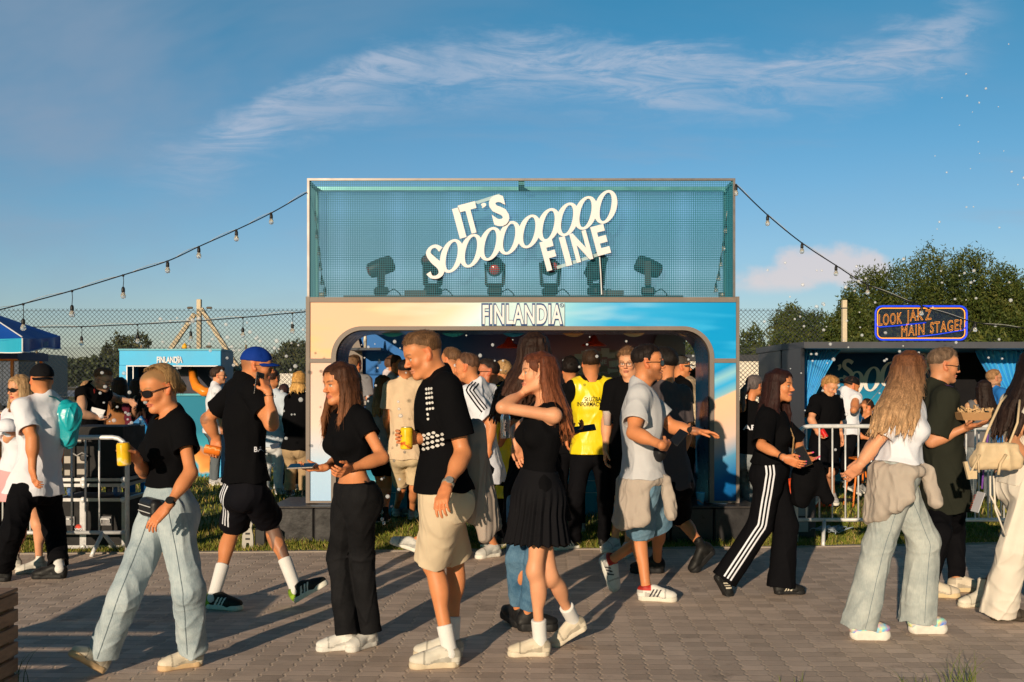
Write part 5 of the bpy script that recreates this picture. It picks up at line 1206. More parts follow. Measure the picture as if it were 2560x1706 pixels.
def denim(name,a,b,rough=.85):
    key='denim_'+name
    if key in MC: return MC[key]
    m,nt,p=newmat(key);L=nt.links;tc=nd(nt,'ShaderNodeTexCoord')
    n=nd(nt,'ShaderNodeTexNoise'); n.inputs['Scale'].default_value=4.5; n.inputs['Detail'].default_value=6; n.inputs['Roughness'].default_value=.65; L.new(tc.outputs['Object'],n.inputs[0])
    mp=nd(nt,'ShaderNodeMapping'); mp.inputs[3].default_value=(1,1,.12); L.new(tc.outputs['Object'],mp.inputs[0]); n2=nd(nt,'ShaderNodeTexNoise'); n2.inputs['Scale'].default_value=240; n2.inputs['Detail'].default_value=2; L.new(mp.outputs[0],n2.inputs[0])
    ad=nd(nt,'ShaderNodeMath',operation='MULTIPLY_ADD'); L.new(n2.outputs[0],ad.inputs[0]); ad.inputs[1].default_value=.3; L.new(n.outputs[0],ad.inputs[2])
    cr=nd(nt,'ShaderNodeValToRGB'); L.new(ad.outputs[0],cr.inputs[0]); e=cr.color_ramp.elements; e[0].position=.48;e[0].color=(*a,1);e[1].position=.82;e[1].color=(*b,1); L.new(cr.outputs[0],p.inputs['Base Color']); p.inputs['Roughness'].default_value=rough; p.inputs['Specular IOR Level'].default_value=.15
    f=nd(nt,'ShaderNodeTexNoise'); f.inputs['Scale'].default_value=10; f.inputs['Detail'].default_value=2; f.inputs['Distortion'].default_value=.8; L.new(tc.outputs['Object'],f.inputs[0])
    b1=nd(nt,'ShaderNodeBump'); b1.inputs['Distance'].default_value=.006; L.new(f.outputs[0],b1.inputs['Height']); b2=nd(nt,'ShaderNodeBump'); b2.inputs['Distance'].default_value=.0006; L.new(n2.outputs[0],b2.inputs['Height']); L.new(b1.outputs[0],b2.inputs['Normal']); L.new(b2.outputs[0],p.inputs['Normal']); MC[key]=m; return m
TINTM=mat('shoe_leather',(1,1,1),.55,tint=True,var=.06,vscale=20,bump=.0006,bscale=160,spec=.25)
QH=float(os.environ.get('QH','1')); ONLY=os.environ.get('ONLY')
def hcol(c): return np.array(c,float)
UP=np.array([0,0,1.])
def taper(inn,a,b,ra,rb,e,dr,back,fwd,th,k=.002):
    L=np.linalg.norm(np.array(b)-a); r=lambda p:ra+(rb-ra)*float(np.clip(((p-a)@(np.array(b)-a))/L/L,0,1))-th
    inn.cap(e-dr*back,e+dr*fwd,r(e-dr*back),r(e+dr*fwd),k=k)
class Person:
    n=0
    def __init__(s,label,crop,d,sex='m',sc=1.0,skin=(.56,.30,.165),h=.005,seed=None,name='person',group=None):
        Person.n+=1; s.label=label;s.cr=crop;s.d=d;s.sex=sex;s.sc=sc;s.skin=hcol(skin);s.h=h*QH;s.seed=Person.n if seed is None else seed; s.name=name;s.group=group
        s.root=None
    def W(s,x,y,dd=0.0):
        ox,oy,k=s.cr; return PX(ox+x*k,oy+y*k,s.d+dd)
    def ray(s,par,x,y,L,sg):
        if not isinstance(sg,str): return s.W(x,y,sg)
        ox,oy,k=s.cr; r=PX(ox+x*k,oy+y*k,1.0)-np.array([0,0,EYE]); c=np.array([0,0,EYE]); q=c-par
        a=r@r;b=2*r@q;cc=q@q-L*L; D=b*b-4*a*cc
        if D<0: t=-b/(2*a)
        else: t=(-b+(math.sqrt(D) if sg=='+' else -math.sqrt(D)))/(2*a)
        return c+r*t
    def pose(s,pel,neck,head,yaw,cyaw=None,hyaw=None,hp=0,hr=0,armL=None,armR=None,legL=None,legR=None,hd=None,nd_=0.0,sh=None,roll=0):
        k=s.sc; m=s.sex=='m'
        s.Pv=s.W(*pel); s.Nb=s.W(neck[0],neck[1],neck[2] if len(neck)>2 else nd_)
        cyaw=yaw if cyaw is None else cyaw; hyaw=cyaw if hyaw is None else hyaw
        s.u=nrm(s.Nb-s.Pv)
        def fr(y,u=UP):
            f=np.array([math.cos(R(y)),math.sin(R(y)),0]); l=nrm(np.cross(u,f)); f=np.cross(l,u); return f,l
        s.pf,s.pl=fr(yaw,s.u); s.cf,s.cl=fr(cyaw,s.u)
        f=np.array([math.cos(R(hp))*math.cos(R(hyaw)),math.cos(R(hp))*math.sin(R(hyaw)),math.sin(R(hp))]); l=nrm(np.cross(UP,f)); u=np.cross(f,l)
        c,q=math.cos(R(hr)),math.sin(R(hr)); l,u=l*c+u*q,u*c-l*q; s.hf,s.hl,s.hu=f,l,u
        s.Hc=s.W(head[0],head[1],head[2] if len(head)>2 else 0.0)
        shw=(sh or (.165 if m else .142))*k; s.shw=shw
        sdp=getattr(s,'sdrop',.074 if m else .068)*k; s.Sh={'L':s.Nb+s.cl*shw-s.u*sdp,'R':s.Nb-s.cl*shw-s.u*sdp}
        s.arm={};s.hand={}
        UA,FA,HA=.29*k,.25*k,.17*k
        if not m: UA,FA,HA=.275*k,.235*k,.155*k
        for sd,a in(('L',armL),('R',armR)):
            S=s.Sh[sd]; sgn=1 if sd=='L' else -1
            if a is None: E=S+(-UP*.97+s.cl*sgn*.15)*UA; Wr=E+nrm(-UP+s.cf*.25)*FA; T=Wr+nrm(-UP+s.cf*.2)*HA; pn=-s.cl*sgn; o={}
            elif a=='bent': E=S+(-UP*.93+s.cl*sgn*.2-s.cf*.12)*UA; Wr=E+nrm(s.cf*.9-s.cl*sgn*.35+UP*.25)*FA; T=Wr+nrm(s.cf*.8-s.cl*sgn*.4+UP*.2)*HA; pn=nrm(UP*.3-s.cl*sgn); o={}
            else:
                E=s.ray(S,a[0][0],a[0][1],UA,a[0][2]); Wr=s.ray(E,a[1][0],a[1][1],FA,a[1][2]); T=s.ray(Wr,a[2][0],a[2][1],HA,a[2][2]); o=a[3] if len(a)>3 else {}; pn=nrm(o.get('pn',-s.cl*sgn))
            s.arm[sd]=(S,E,Wr); hdv=nrm(T-Wr); pn=nrm(pn-hdv*(pn@hdv)); s.hand[sd]=dict(W=Wr,h=hdv,n=pn,t=np.cross(hdv,pn) if sd=='R' else np.cross(pn,hdv),o=o)
        s.leg={};s.foot={}
        hw=.088*k; TH,SH=.43*k,.41*k
        for sd,a in(('L',legL),('R',legR)):
            sgn=1 if sd=='L' else -1; Hp=s.Pv+s.pl*hw*sgn
            if a is None:
                g=Hp*np.array([1,1,0])+s.pl*sgn*.02; An=g+UP*.09; Kn=(Hp+An)/2+s.pf*.02; hl=g-s.pf*.06; dr=nrm(s.pf*np.array([1,1,0])+s.pl*sgn*.15)
            else:
                kx,ky,ks=a[0]; h=a[1];t=a[2]; ox,oy,kk=s.cr
                def pt(q):
                    if q[2]=='g': return GP(ox+q[0]*kk,oy+q[1]*kk)
                    return s.W(*q)
                hl=pt(h);tt=pt(t); dr=nrm(tt-hl); 
                sdv=nrm(np.cross(dr,UP)); upv=np.cross(sdv,dr); An=hl+dr*.062*k+upv*.092*k
                best=None
                bias=.0 if not isinstance(ks,str) else (.12 if ks=='+' else -.12)
                for q in np.linspace(-.6,.6,121):
                    K_=s.W(kx,ky,q); c=(np.linalg.norm(K_-Hp)-TH)**2+(np.linalg.norm(K_-An)-SH)**2+.004*(q-bias-(Hp[1]+An[1])/2+s.d)**2
                    if best is None or c<best[0]: best=(c,K_)
                Kn=best[1]
                if len(a)>3 and 'kd' in a[3]: Kn=s.W(kx,ky,a[3]['kd'])
            sdv=nrm(np.cross(dr,UP)); upv=np.cross(sdv,dr)
            s.leg[sd]=(Hp,Kn,An); s.foot[sd]=dict(H=hl,d=dr,s=sdv,u=upv)
        base=(s.leg['L'][2]+s.leg['R'][2])/2; s.base=np.array([base[0],base[1],0.]); return s
    # --- primitives shared by body and clothes
    def torso(s,S,g=0.0,waist=0.0,k=.05,hips=True,bust=True,sho=True):
        q=s.sc; m=s.sex=='m'; u=s.u; L_=np.linalg.norm(s.Nb-s.Pv); b=getattr(s,'bulk',1.0)
        Mp=np.stack([s.pl,s.pf,u],1); Mc=np.stack([s.cl,s.cf,u],1); ml=nrm(s.pl+s.cl);mf=nrm(s.pf+s.cf)
        pw,pd=(.155,.108) if m else (.165,.112)
        if hips:
            S.ell(s.Pv+u*.02*q,(pw*q*b+g,pd*q*b+g,.12*q+g),Mp,k=k)
            for sg in(-1,1): S.ell(s.Pv+s.pl*sg*.065*q-s.pf*.055*q-u*.03*q,(.082*q+g,.082*q+g,.088*q+g),Mp,k=k)
        w=.094 if m else .075
        S.cap(s.Pv+u*.10*q,s.Pv+u*L_*.62,(w+.005)*q*b+g+waist,(w+.008)*q*b+g,u=ml,sc=1.32,k=k)
        S.ell(s.Pv+u*L_*.68+s.cf*.01,((.155 if m else .135)*q*b+g,(.112 if m else .098)*q*b+g,.19*q+g),Mc,k=k)
        if sho:
            S.cap(s.Sh['L']-s.cl*.015,s.Sh['R']+s.cl*.015,(.056 if m else .046)*q+g,k=.04)
            for sd in 'LR': S.cap(s.Nb+u*.02*q,s.Sh[sd]+u*.008,.036*q+g,.034*q+g*.8,k=.04)
            S.ell(s.Nb-u*.13*q+s.cf*.045*q,((.14 if m else .115)*q+g,.062*q+g,.085*q+g),Mc,k=.04)
        if not m and bust:
            bz_=getattr(s,'bust',1.0)
            for sg in(-1,1): S.ell(s.Nb-u*.205*q+s.cf*.085*q+s.cl*sg*.068*q,(.056*q*bz_+g*.7,.058*q*bz_+g*.7,.058*q*bz_+g*.7),Mc,k=.03)
    def armp(s,S,sd,g=0.0,k=.02,fore=True,g2=None,clipf=None,upper=True):
        q=s.sc;m=s.sex=='m'; a,b,c=s.arm[sd]; r=(.048,.040,.038,.026) if m else (.038,.032,.031,.021); r=[x*q*getattr(s,'armk',1.0) for x in r]
        if upper: S.cap(a,b,r[0]+g,r[1]+(g if g2 is None else g2),k=.03); 
        if fore:
            S.cap(b,c,r[2]+g*.0,r[3],k=.025); mid=b+(c-b)*.28; S.ell(mid,(r[2]*1.14,r[2]*1.14,.075*q),np.stack(frame_of(c-b)[1:]+(frame_of(c-b)[0],),1),k=.03)
        if upper and m: mid=a+(b-a)*.5; S.ell(mid,(r[0]*1.02+g,r[0]*1.02+g,.09*q+g),np.stack(frame_of(b-a)[1:]+(frame_of(b-a)[0],),1),k=.03)
    def handp(s,S,sd):
        H=s.hand[sd]; q=s.sc*(1 if s.sex=='m' else .92); W_,h,n,t,o=H['W'],H['h'],H['n'],H['t'],H['o']; curl=o.get('curl',.35); sp=o.get('spread',.06)
        M=np.stack([t,n,h],1); H['tips']=[]
        S.cap(W_-h*.02,W_+h*.03*q,.021*q,.022*q,u=t,sc=1.25,k=.015)
        S.box(W_+h*.052*q,(.038*q,.0145*q,.048*q),M,rd=.013*q,k=.012)
        S.ell(W_+h*.035*q+t*.02*q+n*.008*q,(.020*q,.016*q,.03*q),M,k=.01)
        kk=.0035
        for i,(off,ln) in enumerate(((.0285,.070),(.0098,.079),(-.0095,.073),(-.0275,.058))):
            b=W_+h*.095*q+t*off*q; dr=nrm(h+t*sp*(1.5-i)); cu=curl*(1+.12*(i-1.5)*o.get('grad',1)); r=.0088*q if i<3 else .0077*q
            an=0
            for j,fr_ in enumerate((.46,.30,.24)):
                an+=cu*R((62,80,50)[j]); d2=nrm(dr*math.cos(an)+n*math.sin(an)); e=b+d2*ln*fr_*q; S.cap(b,e,r,r*.9,k=kk); b=e; r*=.92
            H['tips'].append(b)
        ta=o.get('thumb',.5); b=W_+h*.022*q+t*.026*q+n*.006*q; d2=nrm(h*.62+t*(.75-.3*ta)+n*(.15+.55*ta)); e=b+d2*.038*q; S.cap(b,e,.0125*q,.0105*q,k=.008); d3=nrm(h*.9+t*(.3-.55*ta)+n*(.1+.5*ta)); e2=e+d3*.030*q; S.cap(e,e2,.0102*q,.009*q,k=kk); e3=e2+nrm(d3+n*.2*ta)*.022*q; S.cap(e2,e3,.009*q,.0075*q,k=kk); H['tips'].append(e3)
    def legp(s,S,sd,g=(0,0,0),k=.04,low=True,up=True):
        q=s.sc;m=s.sex=='m'; a,b,c=s.leg[sd]; lk=getattr(s,'legk',1.0)
        if up: S.cap(a,b,.070*q*lk+g[0],(.052 if m else .048)*q*lk+g[1],k=k); S.ell(a+(b-a)*.30,(.072*q*lk+g[0],.074*q*lk+g[0],.13*q),np.stack(frame_of(b-a)[1:]+(frame_of(b-a)[0],),1),k=.04)
        if low:
            S.cap(b,c,(.047 if m else .042)*q*lk+g[1],(.032 if m else .029)*q*lk+g[2],k=.03)
            ft=s.foot[sd]['d']; bk=nrm(-(ft-nrm(c-b)*(ft@nrm(c-b))))
            if g[1]==0: S.ell(b+(c-b)*.27+bk*.018*q,(.046*q*lk,.046*q*lk,.10*q),np.stack(frame_of(c-b)[1:]+(frame_of(c-b)[0],),1),k=.03); S.ell(b-bk*.012*q,(.040*q*lk,.040*q*lk,.055*q),k=.03)
    def headp(s,S):
        q=getattr(s,'hs',1.0)*(1.0 if s.sex=='m' else .94); s.hq=q; M=np.stack([s.hf,s.hl,s.hu],1); s.HM=M; H=s.Hc; m=s.sex=='m'
        def w(x,y,z): return H+s.hf*x*q+s.hl*y*q+s.hu*z*q
        s.hw=w
        E=lambda c,r,k=.02,op='+',rot=None: S.ell(w(*c),tuple(v*q for v in r),M if rot is None else M@rot,k=k,op=op)
        E((-.014,0,.03),(.098,.077,.087)); E((.028,0,-.035),(.058,.058,.078),.03); E((.045,0,.045),(.046,.062,.052),.03)
        for y in(-1,1):
            S.cap(w(-.005,y*.058,-.03),w(.012,y*.050,-.068),.020*q,.018*q,k=.025); S.cap(w(.012,y*.050,-.068),w(.068,y*.015,-.1),.019*q,.016*q,k=.025)
            E((.056,y*.036,-.026),(.026,.024,.024),.022)
        E((.074,0,-.097),(.018,.020 if m else .016,.017),.02)
        S.cap(w(.077,-.034,.021),w(.077,.034,.021),(.013 if m else .010)*q,k=.02)
        S.cap(w(.086,0,.012),w(.106,0,-.026),.0075*q,.0105*q,k=.012); E((.108,0,-.028),(.0115,.0105,.0095),.008)
        for y in(-1,1): E((.096,y*.0115,-.033),(.011,.0075,.0075),.006)
        for y in(-1,1):
            E((.098,y*.031,.001),(.018,.020,.012),.012,'-'); E((.0745,y*.031,0),(.0135,.0135,.0135),.003)
            S.cap(w(.0835,y*.018,.0075),w(.080,y*.044,.0065),.0040*q,k=.004); S.cap(w(.084,y*.020,-.0085),w(.080,y*.042,-.0075),.0030*q,k=.004)
        sm=getattr(s,'smile',0)
        if sm:
            E((.094,0,-.066),(.016,.022,.0065),.004,'-'); S.cap(w(.083,-.017,-.063),w(.083,.017,-.063),.0042*q,k=.002)
            E((.089,0,-.0575),(.012,.026,.0055),.006); E((.085,0,-.0765),(.012,.022,.006),.006)
        else:
            E((.088,0,-.0605),(.013,.023,.0055),.006); E((.086,0,-.0715),(.0125,.019,.0062),.006); E((.101,0,-.0662),(.014,.021,.0018),.003,'-')
        for y in(-1,1):
            rot=np.array(Matrix.Rotation(R(-14*1),3,'Y').to_3x3())
            c,q2=math.cos(R(22)),math.sin(R(22))*y; rz=np.array([[c,-q2,0],[q2,c,0],[0,0,1]])
            E((-.012,y*.081,-.002),(.0175,.0065,.030),.006,'+',rz@rot); E((-.003,y*.087,.003),(.0115,.006,.019),.005,'-',rz@rot); E((-.002,y*.079,-.026),(.008,.006,.009),.006)
        nr=(.054 if m else .043)*s.sc
        S.cap(w(-.030,0,-.045),s.Nb-s.u*.03,nr,nr*1.12,k=.04); 
        if m: S.cap(w(.012,0,-.085),s.Nb+s.cf*.035*s.sc-s.u*.0,.030*s.sc,.030*s.sc,k=.04)
    def make_root(s,obj):
        s.root=obj
    def local(s,P):
        d=(P-s.Hc)/s.hq; return d@s.HM
    def body(s,hair=(.03,.02,.015),stubble=0,scalp=0.0,lips=(.42,.12,.09),brow=None,tattoo=None,nails=None,parts='HTALRarlr',lash=1,blush=.0):
        S=SDF(); s.haircol=hcol(hair); shrink=-.004
        s.torso(S,-.010,bust=False if getattr(s,'clothed',True) else True)
        if not getattr(s,'clothed',True): pass
        for sd in 'LR': s.armp(S,sd); s.handp(S,sd)
        for sd in 'LR':
            s.legp(S,sd); f=s.foot[sd]; S.cap(s.leg[sd][2],f['H']+f['d']*.17*s.sc+f['u']*.04*s.sc,.03*s.sc,.025*s.sc,k=.02)
        s.headp(S); s.bodyS=S
        v,f=S.mesh(s.h)
        v=taubin(v,f,1,.4,-.41)
        col=np.tile(s.skin,(len(v),1)); g=wob(v,22,(1,1,1),s.seed,4)[:,None]; col*=(1+.05*g)
        L_=s.local(v); hd=np.linalg.norm(L_,axis=1)<.17; x,y,z=L_[:,0],L_[:,1],L_[:,2]; ay=np.abs(y)
        def mixc(mask,c,a): 
            a=np.asarray(a); w_=(mask*a)[:,None]; col[:]=col*(1-w_)+hcol(c)*w_
        def soft(val,a,b): return np.clip((val-a)/(b-a),0,1)
        nose=soft(-np.sqrt(((x-.105)/.02)**2+(y/.02)**2+((z+.03)/.02)**2),-1.6,-.4)*hd; mixc(nose,s.skin*np.array([1.05,.72,.68]),.35)
        chk=soft(-np.sqrt(((ay-.045)/.025)**2+((z+.032)/.022)**2),-1.5,-.3)*(x>.03)*hd; mixc(chk,s.skin*np.array([1.08,.70,.66]),.3+blush)
        ear=(ay>.074)&(z<.035)&(z>-.04)&hd; mixc(ear,s.skin*np.array([1.08,.62,.55]),.55)
        lip=hd&(x>.068)&(np.sqrt((y/.0255)**2+((z+.066)/.0125)**2)<1); mixc(lip,lips,.75)
        if getattr(s,'smile',0): te=hd&(x>.06)&(ay<.019)&(z<-.0585)&(z>-.068); mixc(te,(.75,.72,.66),.9); mo=hd&(x>.05)&(ay<.019)&(z<-.068)&(z>-.0725); mixc(mo,(.12,.03,.03),.8)
        bc=hcol(brow if brow is not None else hair)
        bz0=.0225+.006*np.sin(np.clip((ay-.012)/.042,0,1)*2.4); br=hd&(x>.05)&(ay>.012)&(ay<.054); mixc(br*soft(-np.abs(z-bz0),-.0062 if s.sex=='m' else -.005,-.002),bc,.85)
        if lash:
            e=np.sqrt(((ay-.031)/.0145)**2+(z/.0066)**2); mixc(hd&(x>.06)&(e<1),(.55,.50,.46),.95); ir=np.sqrt((ay-.031)**2+(z)**2); mixc(hd&(x>.06)&(ir<.0058),(.05,.03,.02),.95)
            l=hd&(x>.06)&(np.abs(z-.0072)<.0026)&(ay>.016)&(ay<.048); mixc(l,(.03,.02,.015),.8)
        hl=.072-1.1*np.clip(.045-x,0,.045)-.25*np.clip(-x,0,.1)-.5*np.clip(-x-.05,0,.1)
        if scalp>0: 
            up_=np.where(x<.005,soft(z-hl,-.05,.015),soft(z-hl,-.012,.012))*hd*(~ear)*(z>-.09); mixc(up_,hair,scalp)
        if stubble>0:
            jaw=hd*soft(-z,.02,.05)*soft(x,-.03,.0)*(1-soft(x-(.05+0*z),.02,.05)*soft(z,-.05,-.03)*0)*soft(z,-.13,-.11)
            ng=1-np.clip(1.3-np.sqrt((y/.026)**2+((z+.066)/.012)**2),0,1)*(x>.07); ck=1-soft(-np.sqrt(((ay-.03)/.02)**2+((z+.03)/.02)**2),-1.2,-.6)
            mixc(jaw*ng*ck,hair,stubble)
        if tattoo:
            for reg in tattoo:
                c,r,fq,a=reg[:4]; dd_=np.linalg.norm((v-c),axis=1); nn=np.abs(wob(v,fq,(1,1,.8),s.seed+4,4)); ink=(np.clip(.36-nn,0,.12)/.12)+.4*(wob(v,fq*.55,(1,1,1),3,3)>.1); mixc(soft(-dd_,-r,-r*.85),(.10,.07,.06),np.clip(ink,0,1)*a)
        for sd in 'LR':
            dW=np.linalg.norm(v-s.hand[sd]['W']-s.hand[sd]['h']*.08,axis=1); mixc(soft(-dW,-.11,-.06),s.skin*np.array([1.04,.80,.74]),.35)
            if nails:
                for t in s.hand[sd]['tips']: mixc(np.linalg.norm(v-t,axis=1)<.0095,nails,.9)
        o=link_mesh(s.name,v-s.base,f,SKINM,None,True,cols=np.clip(col,0,1)); o.location=tuple(s.base); s.root=o; tag(o,s.label,'person',s.group); s.bodyV=v
        if getattr(s,'smile',0) is None: pass
        return s
    def add(s,name,S,m,post=None,h=None,smooth=0,col=None,label=None,parent=None,pad=0):
        v,f=S.mesh((h or s.h),post,pad)
        if len(f)==0: return None
        if smooth: v=taubin(v,f,smooth)
        o=link_mesh(name,v,f,m,parent or s.root,True,world=True,cols=None if col is None else col(v))
        if label: o['label']=label
        return o
    def fold(s,amp,f=13,st=(1,1,.4),sd=0,fine=.3):
        sd+=s.seed
        return lambda P:-amp*(ridge(P,f,st,sd)+.55*ridge(P,f*1.9,(st[1],st[0],st[2]*1.4),sd+3)+fine*wob(P,f*3,(1,1,1),sd+1,3)-.35)
    def tee(s,m,sleeve=.62,ease=.016,hem=-.06,flare=.02,neckr=.062,neckd=.0,fold=.007,ff=12,name='t_shirt',slv_ease=.018,sc_ops=True,tank=False,vneck=0,col=None,tuck=False,hoff=None,boat=False,label=None,slvflare=.012,extra=None):
        S=SDF(); q=s.sc; s.torso(S,ease,k=.05)
        if flare: S.cap(s.Pv+s.u*.12*q,s.Pv+s.u*(hem-.03),(.105 if s.sex=='m' else .10)*q+ease,(.113 if s.sex=='m' else .108)*q+ease+flare,u=nrm(s.pl+s.cl),sc=1.38,k=.05)
        inn=SDF(); HP=s.Pv+s.u*hem*q; slv=[]; th=max(.011,s.h*2.3)
        if not tank:
            for sd in 'LR':
                Q=SDF(); qi=SDF()
                a,b,c=s.arm[sd]; fr_=sleeve; e=a+(b-a)*min(1,fr_); dr=nrm(b-a); r0=(.050 if s.sex=='m' else .043)*q+slv_ease
                if fr_<=1: Q.cap(a-dr*.01,e+dr*.06,r0,r0+slvflare,k=.035,clip=(e,dr)); taper(qi,a-dr*.01,e+dr*.06,r0,r0+slvflare,e,dr,.05,.06,th)
                else:
                    Q.cap(a,b,r0,r0*.95,k=.03); e=b+(c-b)*(fr_-1); dr=nrm(c-b); r1=(.042 if s.sex=='m' else .035)*q+slv_ease; Q.cap(b,e+dr*.05,r1+.003,r1*.95,k=.03,clip=(e,dr)); taper(qi,b,e+dr*.05,r1+.003,r1*.95,e,dr,.04,.05,th)
                slv.append((Q,qi)); S.xb=getattr(S,'xb',[])+Q.p
        if extra: extra(S)
        nk=s.Nb+s.u*.015*q+s.cf*(.02+neckd)*q
        inn.cap(nk-s.u*.035,nk+s.u*.3+s.cf*.06,neckr*q,neckr*q*1.5,k=.002,u=s.cl,sc=(1.05 if not boat else 1.9))
        if tank:
            for sd in 'LR':
                sg=1 if sd=='L' else -1; inn.ell(s.Sh[sd]+s.cl*sg*.045*q-s.u*.02*q,(.065*q,.14*q,.105*q),np.stack([s.cl,s.cf,s.u],1),k=.002)
        fo=s.fold(fold,ff,(1,1,.45)) if fold else (lambda P:0.0); un=s.u.astype(np.float32); hp=HP.astype(np.float32)
        def post(P,d):
            f=fo(P); d=d+f; up=(P-hp)@un
            d=smax(d,-up+.006*np.sin(P[:,0]*31+P[:,1]*23),.006); d=np.maximum(d,-np.maximum(d+th,up-.05)) if True else d
            d=smax(d,-inn.ev(P),.006)
            for Q,qi in slv:
                a=Q.ev(P)+f*.8; a=smax(a,-(qi.ev(P)+f*.8),.005); d=smin(d,a,.030)
            return d
        s.top=(S,post); return s.add(name,S,m,post,col=col,label=label)
    def pants(s,m,length=1.0,ease=(.012,.014,.02),waist=.10,fold=.006,ff=12,name='trousers',hemflare=0,col=None,ankle=.0,label=None,knee_fold=1.0,kk=.04,hemtilt=None):
        """length: 1 full to the ankle, <1 fraction of thigh for shorts"""
        S=SDF(); q=s.sc; s.torso(S,ease[0],sho=False,bust=False,k=.05); legs=[]; th=max(.011,s.h*2.3)
        for sd in 'LR':
            a,b,c=s.leg[sd]; Q=SDF(); qi=SDF(); lk=getattr(s,'legk',1.0); r0=.083*q*lk+ease[0]
            if length<1:
                e=a+(b-a)*length; dr=nrm(b-a); r1=.060*q*lk+ease[1]+hemflare
                Q.cap(a,e+dr*.07,r0,r1,k=kk,clip=(e,dr)); taper(qi,a,e+dr*.07,r0,r1,e,dr,.06,.07,th)
            else:
                e=c+nrm(c-b)*ankle; dr=nrm(c-b); r1=.052*q*lk+ease[1];r2=.036*q*lk+ease[2]+hemflare
                Q.cap(a,b,r0,r1,k=kk); Q.cap(b,e+dr*.04,r1,r2,k=.03,clip=(e,dr)); taper(qi,b,e+dr*.04,r1,r2,e,dr,.05,.04,th)
            Q.ell(a+(b-a)*.22,(r0*.98,r0*.98,.13*q),np.stack(frame_of(b-a)[1:]+(frame_of(b-a)[0],),1),k=.03)
            legs.append((Q,qi)); S.xb=getattr(S,'xb',[])+Q.p
        wpf=(s.Pv+s.u*waist*q).astype(np.float32); un=s.u.astype(np.float32)
        fo=s.fold(fold,ff,(1.25,1.25,.30),5,.15); cen=[(s.leg[sd][1],s.leg[sd][2]) for sd in 'LR']
        def post(P,d):
            e=fo(P)
            if length>=1 and knee_fold:
                for b,c in cen:
                    for pt,rr,aa in((b,.15,1.0),(c,.16,1.7)):
                        w_=np.exp(-(((P-pt.astype(np.float32))**2).sum(-1))/(rr*rr)); e=e-aa*.55*knee_fold*fold*w_*(ridge(P,30,(.4,.4,1),s.seed+2)-.3)
            d=d+e
            for Q,qi in legs:
                a=Q.ev(P)+e; a=smax(a,-(qi.ev(P)+e),.005); d=smin(d,a,.05) if Q is legs[0][0] else smin(d,a,.012)
            return smax(d,(P-wpf)@un,.006)
        s.bot=(S,post); return s.add(name,S,m,post,col=col,label=label)
    def skirt(s,m,hem=.28,waist=.12,flare=.11,pleats=26,name='skirt',amp=.009):
        S=SDF(); q=s.sc; dr=-UP*.96+nrm(-s.u)*.04; dr=nrm(dr); e=s.Pv+dr*hem*q
        S.cap(s.Pv+s.u*waist*q,s.Pv+dr*.02,.108*q,.140*q,u=s.pl,sc=1.25,k=.04); S.cap(s.Pv+dr*.02,e+dr*.05,.135*q,.135*q+flare*.7,u=s.pl,sc=1.2,k=.05,clip=(e,dr))
        for sg in(-1,1): S.ell(s.Pv+s.pl*sg*.06*q-s.pf*.055*q-s.u*.03*q,(.09*q,.095*q,.1*q),np.stack([s.pl,s.pf,s.u],1),k=.05)
        inn=SDF(); inn.cap(s.Pv-UP*.06,e+dr*.1,.10*q,.13*q+flare*.7,u=s.pl,sc=1.2,k=.01); top=(s.Pv+s.u*waist*q).astype(np.float32); Pv=s.Pv
        def post(P,d):
            D=P-Pv; an=np.arctan2(D@s.pl,D@s.pf); w_=np.clip(-(D@UP)/.15+.3,0,1); d=d-amp*w_*(np.abs(((an*pleats/6.2832)%1)-.5)*4-1); d=smax(d,(P-top)@s.u.astype(np.float32),.005); return np.maximum(d,-np.maximum(d+.009,(P-e.astype(np.float32))@(-dr).astype(np.float32)-.06))
        return s.add(name,S,m,post)
    def shoe(s,sd,style='sneaker',upper=(.7,.7,.7),sole=(.75,.72,.65),stripe=None,L=None,plat=0,collar=None,boot=0,lace=None,accent=None,ol=None):
        f=s.foot[sd]; q=s.sc*(1 if s.sex=='m' else .9); H,d,sv,u=f['H'],f['d'],f['s'],f['u']; M=np.stack([d,sv,u],1)
        w=lambda x,y,z:H+d*x*q+sv*y*q+u*(z+plat)*q
        U=SDF(); U.ell(w(.212,0,.046),(.068*q,.044*q,.034*q),M,k=.03); U.cap(w(.185,0,.054),w(.105,0,.086),.036*q,.037*q,k=.03); U.ell(w(.047,0,.062),(.05*q,.038*q,.055*q),M,k=.03); U.box(w(.13,0,.03),(.12*q,.036*q,.018*q),M,rd=.014*q,k=.02)
        U.cap(w(.075,0,.06),w(.055,0,.12+boot),.038*q,.039*q,k=.02); 
        inn=SDF(); top=w(.055,0,.112+boot); inn.cap(top-u*.02,top+u*.08,.031*q,.036*q,k=.002)
        tp=w(.0,0,.104+boot); un=u+d*-.12 if not boot else u
        for i in range(5): U.cap(w(.168-.019*i,-.022,.082+.008*i),w(.168-.019*i,.022,.082+.008*i),.005*q,k=.002)
        def post(P,dd): dd=smax(dd,(P-tp.astype(np.float32))@nrm(un).astype(np.float32),.008); dd=smax(dd,-inn.ev(P),.003); b=(P-H)@u; return np.maximum(dd,-(b-(plat+.012)*q))
        up_=hcol(upper);st=None if stripe is None else hcol(stripe)
